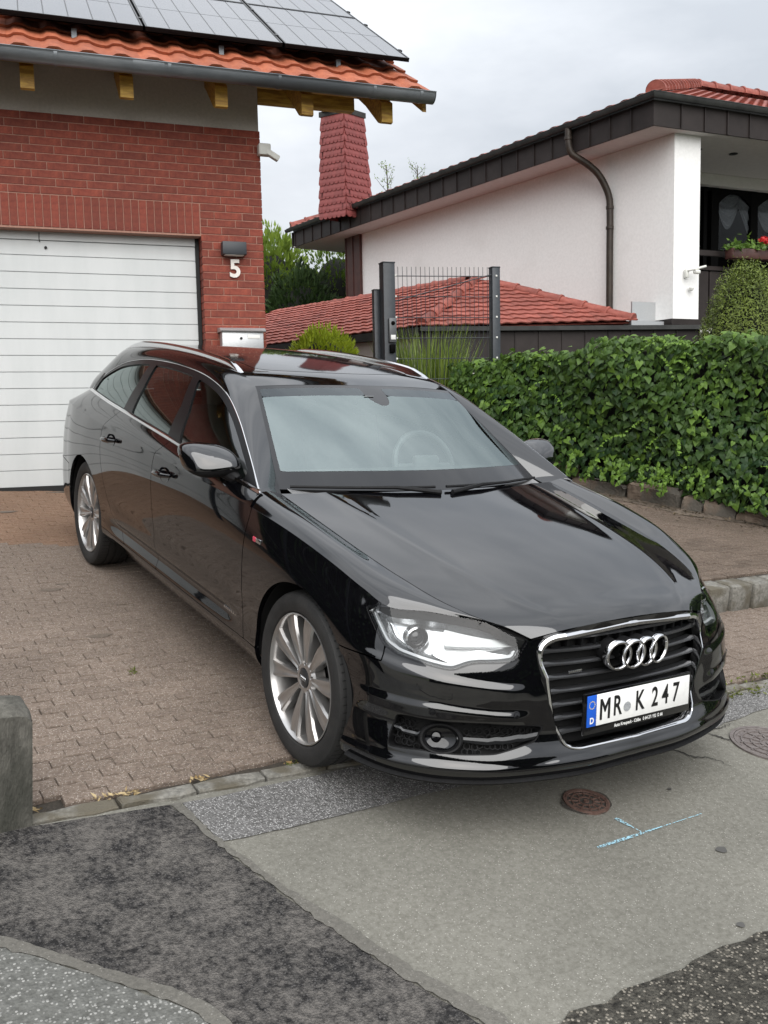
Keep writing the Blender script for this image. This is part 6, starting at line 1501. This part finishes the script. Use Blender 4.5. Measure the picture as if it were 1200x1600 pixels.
    for s in (-1, 1):
        rt = bpy.data.objects.new('headlight', None); COL.objects.link(rt); rt.parent = car; rt.empty_display_size = .1
        mb = MB(); mb.add(*mirror(*clip_grid(G-N*.001, N, sHL-.002), s)); put('lens', mb, lens, rt)
        mb = MB(); mb.add(*mirror(*clip_grid(G-N*dep[..., None]-N*.02, N, sHL-.0015), s)); put('reflector_bowl', mb, lampw, rt)
        mb = MB(); mb.add(*mirror(*clip_grid(G-N*.0022, N, min_(sHL+.003, .0045-sHL), .03), s)); put('lamp_seal', mb, piano, rt)
        # light guide running round the bowl, open towards the upper outer edge
        lowside = np.interp(S, [.43,.5,.72,.9,1.0,1.07], [.655,.655,.64,.655,.70,.73])
        gd = min_(sHL-.013, .022-sHL, lowside-Z)
        mb = MB(); mb.add(*mirror(*clip_grid(G-N*.02, N, gd, .018), s)); put('light_guide', mb, drl, rt)
        gd2 = min_(sHL-.014, .019-sHL, Z-.69)
        mb = MB(); mb.add(*mirror(*clip_grid(G-N*.022, N, gd2, .018), s)); put('light_guide', mb, drl, rt)
        # wing step in the middle of the bowl
        st = sdpoly([(.70,.645),(.80,.655),(.78,.63),(.72,.612),(.66,.625),(.60,.633),(.50,.64),(.62,.66)], S, Z)
        mb = MB(); mb.add(*mirror(*clip_grid(G-N*.034, N, st, .03), s)); put('inner_wing', mb, lampw, rt)
        st = sdpoly([(.47,.665),(.60,.672),(.745,.668),(.745,.715),(.62,.70),(.5,.685)], S, Z)
        mb = MB(); mb.add(*mirror(*clip_grid(G-N*.046, N, st, .03), s)); put('indicator_panel', mb, lampg, rt)
        d = np.hypot(S-.845, Z-.676); i = np.unravel_index(d.argmin(), d.shape); p = G[i]; n = np.array([-.15, -1, 0.08]); n = np.array([.25, -.96, .05]); n /= np.linalg.norm(n)
        tx = np.cross(n, [0, 0, 1]); tx /= np.linalg.norm(tx); tz = np.cross(tx, n); Mx = np.stack([tx, tz, n], 1)
        for nm, prof, m_ in (('projector_ring', [(.040, -.03), (.041, .004), (.036, .008), (.033, .0), (.033, -.02)], chrome), ('projector_lens', [(.033, -.012), (.030, -.002), (.022, .006), (.012, .011), (.0005, .012)], piano)):
            mb = MB(); mb.lathe(prof, 28, 'z'); V = (Mx @ np.array(mb.v).T).T+p-N[i]*.032
            mb2 = MB(); mb2.add(*mirror(V, mb.f, s)); put(nm, mb2, m_, rt, fix=True)
    # dark seal behind the joint of hood, bumper and headlights
    k = (S[:, 0] > .33) & (S[:, 0] < 1.0); ed = G0[k, -1]; en = N0[k, -1].copy(); en[:, 2] = 0; en /= np.linalg.norm(en, axis=1, keepdims=True)
    for s in (-1, 1):
        mb = MB(); mb.grid(np.stack([ed-en*.006-[0, 0, .035], ed-en*.006-[0, 0, .004], ed-en*.03+[0, 0, .002], ed-en*.07+[0, 0, .0]], 1)*[s, 1, 1]); put('hood_seal', mb, dark)
    # --- fog lamp bays
    for s in (-1, 1):
        rt = bpy.data.objects.new('air_intake', None); COL.objects.link(rt); rt.parent = car; rt.empty_display_size = .1
        mb = MB(); mb.add(*mirror(*clip_grid(G-N*.05, N, sFOG+.012), s)); put('intake_back', mb, dark, rt)
        mb = MB(); mb.add(*mirror(*clip_grid(G-N*.0015, N, min_(sFOG+.006, .004-sFOG), .05), s)); put('intake_rim', mb, plastic, rt)
        def onshell(sg_, z, off=0.):
            d = (S-sg_)**2+(Z-z)**2; i = np.unravel_index(d.argmin(), d.shape); return G[i]+N[i]*off, N[i]
        mb = MB(); hx = .0125
        for r in range(12):
            for c in range(30):
                cs = .40+c*hx*1.75+(r % 2)*hx*.875; cz = .308+r*hx*1.5
                dd = float(sdpoly(FOG, np.array([cs]), np.array([cz]))[0])
                if dd < .008 or math.hypot((cs-.757)/1.42, cz-.360) < .062: continue
                p, n = onshell(cs, cz, -.028); tx = np.cross(n, [0, 0, 1]); tx /= np.linalg.norm(tx); tz = np.cross(tx, n)
                an = [math.pi/6+k*math.pi/3 for k in range(6)]
                V = [p+hx*(tx*math.cos(a)+tz*math.sin(a)) for a in an]+[p+hx*.76*(tx*math.cos(a)+tz*math.sin(a)) for a in an]
                V += [q-n*.012 for q in V[6:]]
                V = np.array(V)*[s, 1, 1]
                mb.add(V, [(k, (k+1) % 6, 6+(k+1) % 6, 6+k) for k in range(6)]+[(6+k, 6+(k+1) % 6, 12+(k+1) % 6, 12+k) for k in range(6)])
        put('honeycomb_grid', mb, plastic, rt)['kind'] = 'stuff'
        for a0, a1, z0, z1, wd in ((.925, .82, .372, .366, .008), (.70, .41, .362, .372, .013)):
            ss = np.linspace(a0, a1, 12); zz = np.linspace(z0, z1, 12); zz = zz-.008*np.sin(np.linspace(0, math.pi, 12))
            pts = np.array([onshell(a, z, -.010)[0] for a, z in zip(ss, zz)])*[s, 1, 1]
            pts = spl(pts, 12); nn = np.array([onshell(a, z)[1] for a, z in zip(ss, zz)])*[s, 1, 1]
            wv = wd*(.35+.65*np.sin(np.linspace(.4, math.pi*.75, 12)))[:, None]
            mb = MB(); mb.grid(np.stack([pts-nn*.03+[0, 0, .004], pts+[0, 0, 1]*wv, pts+nn*.006, pts-[0, 0, 1]*wv, pts-nn*.03-[0, 0, .004]], 1)); put('fin', mb, greybar, rt, fix=True)
        p, n = onshell(.757, .360, -.004); tx = np.cross(n, [0, 0, 1]); tx /= np.linalg.norm(tx); tz = np.cross(tx, n)
        Mx = np.stack([tx*1.42, tz, n], 1)
        for nm, prof, m_ in (('fog_lamp_ring', [(.052, -.05), (.053, .0), (.049, .006), (.044, .004), (.038, -.012)], plastic), ('fog_lamp_lens', [(.038, -.012), (.036, -.028), (.018, -.040), (.0005, -.042)], piano)):
            mb = MB(); mb.lathe(prof, 32, 'z'); V = (Mx @ np.array(mb.v).T).T+p; mb2 = MB(); mb2.add(*mirror(V, mb.f, s)); put(nm, mb2, m_, rt, fix=True)
        mb = MB(); mb.lathe([(.0185, -.02), (.0185, .0), (.014, .006), (.0005, .008)], 20, 'z'); Mx = np.stack([tx, tz, n], 1)
        V = (Mx @ np.array(mb.v).T).T+p-n*.036-tx*.016*1+tz*.004; mb2 = MB(); mb2.add(*mirror(V, mb.f, s)); put('fog_bulb', mb2, piano, rt, fix=True)
    # washer covers and parking sensors
    WA = rpoly([(.847,.556),(.757,.556),(.728,.535),(.712,.503),(.728,.490),(.802,.500),(.832,.517)], .012)
    sW = sdpoly(WA, S, Z)
    for s in (-1, 1):
        mb = MB(); mb.add(*mirror(*clip_grid(G+N*.0012, N, min_(sW, .0035-sW)), s)); put('washer_cover_gap', mb, piano, bumper)
        for sg_, z in ((.784, .452), (.50, .45)):
            d = (S-sg_)**2+(Z-z)**2; i = np.unravel_index(d.argmin(), d.shape); p, n = G[i], N[i]; tx = np.cross(n, [0, 0, 1]); tx /= np.linalg.norm(tx); Mx = np.stack([tx, np.cross(tx, n), n], 1)
            mb = MB(); mb.lathe([(.0125, -.002), (.0125, .001), (.0095, .0012), (.0093, -.001), (.008, .002), (.0005, .0024)], 20, 'z'); V = (Mx @ np.array(mb.v).T).T+p; mb2 = MB(); mb2.add(*mirror(V, mb.f, s)); put('parking_sensor', mb2, piano, bumper, fix=True)
    # --- grille
    fs = S < .72; GP_, XP, ZP = G[fs], X[fs], Z[fs]
    def fy(x, z):
        x = abs(x); d = (XP-x)**2+(ZP-z)**2; i = np.argsort(d)[:28]; A = np.c_[XP[i]-x, ZP[i]-z, np.ones(28)]
        return float(np.linalg.lstsq(A, GP_[i][:, 1], rcond=None)[0][2])
    gr = bpy.data.objects.new('grille', None); COL.objects.link(gr); gr.parent = car; gr.empty_display_size = .1
    ring = rpoly(GR, .03, 6)
    rc = np.array([0, .51])
    def off(o_):
        q = []
        n = len(ring)
        for i in range(n):
            t = ring[(i+1) % n]-ring[i-1]; nn = np.array([t[1], -t[0]]); nn /= np.linalg.norm(nn)+1e-9
            if np.dot(nn, ring[i]-rc) < 0: nn = -nn
            q.append(ring[i]+nn*o_)
        return q
    rows = []
    wtop = lambda z: .45+.75*np.clip((z-.62)/.06, 0, 1)
    for o_, dy in ((.004, .012), (.003, -.006), (-.004, -.011), (-.013, -.009), (-.017, .0), (-.018, .03)):
        rows.append([(p[0], fy(p[0], p[1])+dy, p[1]) for p in [np.array(a)*1.0 for a in [ring[i]+(np.array(off(o_))[i]-ring[i])*(wtop(ring[i][1]) if o_ < 0 else 1) for i in range(len(ring))]]])
    rows = np.array(rows); ker = np.ones(9)/9
    rows[..., 1] = np.array([np.convolve(np.r_[q[-4:], q, q[:4]], ker, 'valid') for q in rows[..., 1]]); rows = np.concatenate([rows, rows[:, :1]], 1)
    mb = MB(); mb.grid(rows); put('grille_frame', mb, chrome, gr, fix=True)
    mb = MB(); zs = np.linspace(.30, .74, 12); xs = np.linspace(-.43, .43, 25)
    mb.grid(np.array([[(x, fy(x, min(z, .70))+.075, z) for x in xs] for z in zs])); put('grille_back', mb, dark, gr)
    def hw(z): return float(np.interp(z, [.32,.335,.38,.60,.655,.69,.708], [.28,.315,.335,.395,.40,.375,.33]))
    slats = [.365, .412, .458, .505, .552, .598, .643, .685]
    for k, z in enumerate(slats):
        w_ = hw(z); xs = np.linspace(-w_, w_, 31); yv = np.array([fy(x, z) for x in xs])+.022; a = np.abs(xs)/w_
        hh = .0065+.007*np.clip((a-.86)/.1, 0, 1)*np.clip((1-a)/.03+.3, 0, 1)
        P = np.stack([xs, yv, np.full(31, z)], 1)
        mb = MB(); Zv = np.array([0, 0, 1.])
        mb.grid(np.stack([P+[0, .03, 0]+Zv*.003, P+Zv*hh[:, None], P+[0, -.006, 0]+Zv*(hh*.4)[:, None], P+[0, -.006, 0]-Zv*(hh*.4)[:, None], P-Zv*hh[:, None], P+[0, .03, 0]-Zv*.003], 1))
        put('grille_slat', mb, greybar, gr, fix=True)
    for x in np.linspace(-.33, .33, 12):
        mb = MB(); mb.rbox((x, fy(x, .68)+.045, .678), (.010, .03, .085), .003); put('grille_rib', mb, plastic, gr)
    em = bpy.data.objects.new('ring_emblem', None); COL.objects.link(em); em.parent = gr
    R0 = .0485
    for k in range(4):
        cx = (k-1.5)*.067
        mb = MB(); t = np.linspace(0, 2*math.pi, 48, endpoint=False)
        prof = [(.0055, .012), (.0065, -.004), (.003, -.010), (-.003, -.010), (-.0065, -.004), (-.0055, .012)]
        P = np.array([[(cx+(R0+a)*math.cos(q), -.902+c-.0015*(k % 2)+.03*((cx+(R0+a)*math.cos(q))/.2)**2, .622+(R0+a)*math.sin(q)) for a, c in prof] for q in t]); P = np.concatenate([P, P[:1]], 0)
        mb.grid(P); put('ring', mb, chrome, gr, fix=True)
        mb = MB(); mb.grid(np.array([[(cx+(R0*.97)*math.cos(q), -.892+c+.03*(cx/.2)**2, .622+R0*.97*math.sin(q)) for c in (0, .05)] for q in np.append(t, 0)])); put('ring_shaft', mb, plastic, gr)
    bpy.data.objects.remove(em)
    mb = MB(); mb.rbox((-.265, fy(.265, .575)+.006, .575), (.062, .006, .011), .003); put('grille_badge', mb, satin, gr)
    # --- number plate
    pl = bpy.data.objects.new('number_plate', None); COL.objects.link(pl); pl.parent = car; pl.location = (0, -.928, .452); pl.rotation_euler = (math.radians(-6), 0, 0)
    mb = MB(); mb.rbox((0, .006, -.010), (.545, .014, .150), .006); put('plate_frame', mb, piano, pl)
    mb = MB(); mb.rbox((.022, -.003, 0), (.474, .004, .110), .0015); put('plate_sheet', mb, white, pl)
    mb = MB(); mb.rbox((-.2385, -.003, 0), (.043, .004, .110), .0015); put('plate_band', mb, blue, pl)
    def ptext(s, x, z, size, sx, m_, bold=0.0, name='letter', y=-.0062):
        me = text_mesh(name, s, size, bold, sx); me.materials.append(m_); o_ = link(name, me, pl); o_.location = (x, y, z); o_.rotation_euler = (math.pi/2, 0, 0); return o_
    x = -.176
    for ch, adv in (('M', .060), ('R', .062), ('', .050), ('K', .066), ('', .012), ('2', .055), ('4', .056), ('7', .05)):
        if ch == 'M':
            w2, h2_, st = .0245, .0370, .0105
            mb = MB(); pr_ = lambda P_: mb.prism(P_, .0056, .0064, M=np.array([[1, 0, 0], [0, 0, -1], [0, 1, 0]]), off=(x, 0, 0))
            pr_([(-w2, -h2_), (-w2+st, -h2_), (-w2+st, h2_), (-w2, h2_)]); pr_([(w2-st, -h2_), (w2, -h2_), (w2, h2_), (w2-st, h2_)])
            pr_([(-w2+st, h2_), (-w2+st, h2_-.020), (-.002, -.012), (.004, -.003), (.002, .006)]); pr_([(w2-st, h2_), (-.002, .006), (-.004, -.003), (.002, -.012), (w2-st, h2_-.020)])
            mb.obj('letter', black, pl, smooth=False, fix=True)
        elif ch: ptext(ch, x, -.001, .100, .70, black, .0020)
        x += adv
    mb = MB(); mb.lathe([(.0175, -.0058), (.0175, -.0068), (.0005, -.0068)], 24, 'y'); V = np.array(mb.v)+[-.067, 0, -.010]; mb2 = MB(); mb2.add(V, mb.f); put('plate_seal', mb2, noisy('seal_grey', (.22, .23, .24), (.42, .43, .44), 160, .4), pl, fix=True)
    ptext('D', -.2385, -.034, .030, .9, white, .001)
    mb = MB()
    for k in range(12):
        a = k*math.pi/6; mb.disc((-.2385+.013*math.cos(a), -.0056, .022+.013*math.sin(a)), .0022, 6, 'y')
    put('star_circle', mb, plain('star_yellow', (.8, .62, .05), .4), pl)
    ptext('Auto Kreupeck - C\u00f6lbe   0 64 27 / 92 12 66', 0, -.071, .0165, .84, white, .0004, 'dealer_lettering', -.0022)
    # --- mirrors
    for s in (-1, 1):
        rt = bpy.data.objects.new('wing_mirror', None); COL.objects.link(rt); rt.parent = car; rt.empty_display_size = .1
        th = np.linspace(0, 2*math.pi, 41); ph = np.linspace(-math.pi/2, math.pi/2, 21); c = np.array([.955, .775, 1.045])
        def sp(q, e): return np.sign(q)*np.abs(q)**e
        P = np.array([[(.115*sp(math.cos(p), .62)*sp(math.sin(t), .72), .085*sp(math.sin(p), .75), .070*sp(math.cos(p), .62)*sp(math.cos(t), .62)) for t in th] for p in ph])
        yrel = P[..., 1]; P[..., 2] *= 1+.10*np.clip(P[..., 0]/.115, -1, 1); P[..., 0] += .012*P[..., 2]/.066
        P[..., 1] += .35*(P[..., 0])*.9                       # swept back towards the tip
        P[..., 2] *= np.where(yrel < 0, 1-.35*(yrel/.085)**2, 1)
        P[..., 1] += .55*P[..., 2]
        P += c
        F = np.where(True, P[..., 2]-(c[2]-.030-.10*(P[..., 0]-c[0])), 0)
        Np = outward(normals(P), P, c)
        mb = MB(); mb.add(*mirror(*clip_grid(P, Np, F), s)); put('mirror_cap', mb, paint, rt, fix=True)
        mb = MB(); mb.add(*mirror(*clip_grid(P-Np*.003, Np, -F), s)); put('mirror_base', mb, plastic, rt, fix=True)
        mb = MB(); mb.tube(np.array([(.862, .66, .975), (.875, .69, .985), (.90, .73, .998), (.93, .76, 1.01)])*[s, 1, 1], [.022, .03, .028, .022], 10); put('mirror_foot', mb, plastic, rt)
        mb = MB(); mb.add([(s*.875, .852, 1.008), (s*1.015, .900, 1.008), (s*1.015, .900, 1.075), (s*.875, .852, 1.085)], [(0, 1, 2, 3)]); put('mirror_glass', mb, chrome, rt)
    # --- wheels
    def wheel(wx, wy, s):
        rt = bpy.data.objects.new('wheel', None); COL.objects.link(rt); rt.parent = car; rt.location = (s*wx, wy, .338); rt.empty_display_size = .1
        if s > 0: rt.rotation_euler = (0, 0, 0)
        def lx(prof, n=72, f=1): 
            mb = MB(); mb.lathe([(r, s*h) for r, h in prof], n, 'x'); return mb
        # outer face of the tyre at +h
        ty = [(.252, .088), (.262, .100), (.285, .108), (.308, .108), (.325, .101), (.333, .088), (.3365, .07), (.338, .055), (.338, .05), (.331, .049), (.331, .042), (.338, .041), (.3385, .008), (.331, .007), (.331, -.007), (.3385, -.008), (.338, -.041), (.331, -.042), (.331, -.049), (.338, -.05), (.3365, -.08), (.32, -.108), (.28, -.11), (.252, -.095)]
        put('tyre', lx(ty, 96), rubber, rt, fix=True, angle=25)
        mb = MB()
        for k in range(72):
            a = 2*math.pi*k/72
            for h0, h1 in ((.052, .092), (-.052, -.092)):
                P = [(s*h, (r)*math.cos(a+d), (r)*math.sin(a+d)) for h, r, d in ((h0, .3387, -.006), (h0, .3387, .006), (h1, .3335, .016), (h1, .3335, .004))]
                mb.add(P, [(0, 1, 2, 3)])
        put('tread_block_edge', mb, plain('tread_groove', (.004, .004, .004), .9) if 'tread_groove' not in bpy.data.materials else bpy.data.materials['tread_groove'], rt)
        rim = [(.252, .092), (.2535, .097), (.2495, .099), (.246, .094), (.240, .075), (.234, .03), (.228, -.02), (.232, -.08), (.250, -.095)]
        put('rim', lx(rim, 96), alloy, rt, fix=True)
        mb = lx([(.15, .012), (.15, .0), (.06, .0), (.06, .012), (.15, .012)], 48); put('brake_disc', mb, plain('disc_steel', (.22, .21, .20), .35, 1.0) if 'disc_steel' not in bpy.data.materials else bpy.data.materials['disc_steel'], rt, fix=True)
        mb = lx([(.225, -.03), (.001, -.03)], 40); put('wheel_back', mb, dark, rt)
        if s < 0:
            mb = MB(); mb.rbox((s*.02, .11, .06), (.07, .09, .16), .02); put('brake_caliper', mb, plastic, rt)
        mb = lx([(.075, .02), (.072, .060), (.060, .072), (.040, .074), (.036, .068)], 40); put('hub', mb, alloy, rt, fix=True)
        mb = lx([(.036, .066), (.035, .076), (.030, .079), (.0005, .080)], 32); put('hub_cap', mb, greybar, rt, fix=True)
        mb = MB()
        for k in range(4):
            t = np.linspace(0, 2*math.pi, 20, endpoint=False); mb.tube(np.stack([np.full(20, s*.0805), (k-1.5)*.0105*-1+.0075*np.cos(t), .0075*np.sin(t)], 1), .0012, 5, closed=True)
        put('hub_emblem', mb, chrome, rt)
        mb = MB()
        for k in range(5):
            a = 2*math.pi*k/5+.3; m2 = MB(); m2.lathe([(.009, .055), (.009, .072), (.006, .074), (.0003, .068)], 10, 'x', c=(0, .056*math.cos(a), .056*math.sin(a))); mb.add(np.array(m2.v)*[s, 1, 1], m2.f)
        put('wheel_bolts', mb, satin, rt, fix=True)
        # ten bladed spokes with a groove along the middle
        me = None
        for k in range(10):
            if me is None:
                r = np.linspace(.052, .243, 9); u = (r-.052)/.191
                wd = np.interp(u, [0, .25, .6, 1], [.0115, .0175, .0285, .036]); dp = np.interp(u, [0, .3, .75, 1], [.074, .082, .090, .088]); gw = np.interp(u, [0, .2, 1], [.35, .38, .42])
                P = []
                for i in range(9):
                    w_, h = wd[i], dp[i]
                    P.append([(s*(h-.045), -w_*.85, r[i]), (s*(h-.012), -w_, r[i]), (s*(h-.001), -w_*.86, r[i]), (s*h, -w_*.60, r[i]), (s*(h-.0045), -w_*gw[i]*.6, r[i]), (s*(h-.0045), w_*gw[i]*.6, r[i]), (s*h, w_*.60, r[i]), (s*(h-.001), w_*.86, r[i]), (s*(h-.012), w_, r[i]), (s*(h-.045), w_*.85, r[i])])
                mb = MB(); mb.grid(np.array(P)); n0 = mb.n
                me = mb.mesh('spoke', alloy, True, 25, True)
            o_ = link('spoke', me, rt); o_.rotation_euler = (math.radians(36*k+8), 0, 0)
        return rt
    for s in (-1, 1):
        wheel(.805, FA, s); wheel(.80, 2.912, s)
    # wheel housings
    for s in (-1, 1):
        for cy in (FA, 2.912):
            t = np.linspace(-.12, math.pi+.12, 30)
            mb = MB(); mb.grid(np.array([[(s*x, cy+r*math.cos(a), .345+r*math.sin(a)) for x, r in ((.905, .372), (.88, .385), (.55, .385), (.5, .1))] for a in t])); put('wheel_housing', mb, dark)
    # --- cabin
    mb = MB(); xs = np.linspace(-.70, .70, 15)
    mb.grid(np.array([[(x, y, z+.02*math.cos(x*4)*0) for x in xs] for y, z in ((.40, .93), (.55, .965), (.72, .985), (.86, .975), (.93, .93), (.95, .80), (.96, .55))])); put('dashboard', mb, dashm)
    mb = MB(); t = np.linspace(0, 2*math.pi, 40, endpoint=False); ca, sa = math.cos(.42), math.sin(.42); c = np.array([.37, 1.02, .945])
    mb.tube([c+np.array([.185*math.cos(a), .185*math.sin(a)*sa, .185*math.sin(a)*ca]) for a in t], .016, 8, closed=True)
    mb.rbox(c+np.array([0, -.01, 0]), (.16, .05, .12), .02); mb.rbox(c, (.34, .02, .03), .008); put('steering_wheel', mb, plain('wheel_leather', (.30, .30, .30), .4))
    for sx in (-.37, .37):
        rt = bpy.data.objects.new('seat', None); COL.objects.link(rt); rt.parent = car; rt.location = (sx, 1.55, 0)
        mb = MB(); mb.rbox((0, .0, .52), (.50, .52, .20), .07, 3); put('seat_cushion', mb, seatm, rt)
        Mr = np.array([[1, 0, 0], [0, math.cos(.38), math.sin(.38)], [0, -math.sin(.38), math.cos(.38)]]); 
        mb = MB(); mb.rbox((0, .33, .86), (.50, .16, .62), .07, 3, M=Mr); put('seat_back', mb, seatm, rt)
        mb = MB(); mb.rbox((0, .46, 1.19), (.27, .10, .17), .045, 3, M=Mr); put('headrest', mb, seatm, rt)
    mb = MB(); mb.rbox((0, 2.45, .52), (1.28, .5, .20), .06, 3); mb.rbox((0, 2.72, .83), (1.28, .16, .56), .06, 3)
    for x in (-.4, 0, .4): mb.rbox((x, 2.77, 1.14), (.25, .09, .14), .04, 3)
    put('rear_bench', mb, seatm)
    mb = MB(); mb.rbox((0, 3.3, .95), (1.2, .8, .03), .01); put('load_cover', mb, dashm)
    mb = MB(); mb.rbox((0, .98, 1.25), (.22, .03, .06), .014); put('inside_mirror', mb, plastic)
    return car
build_car()
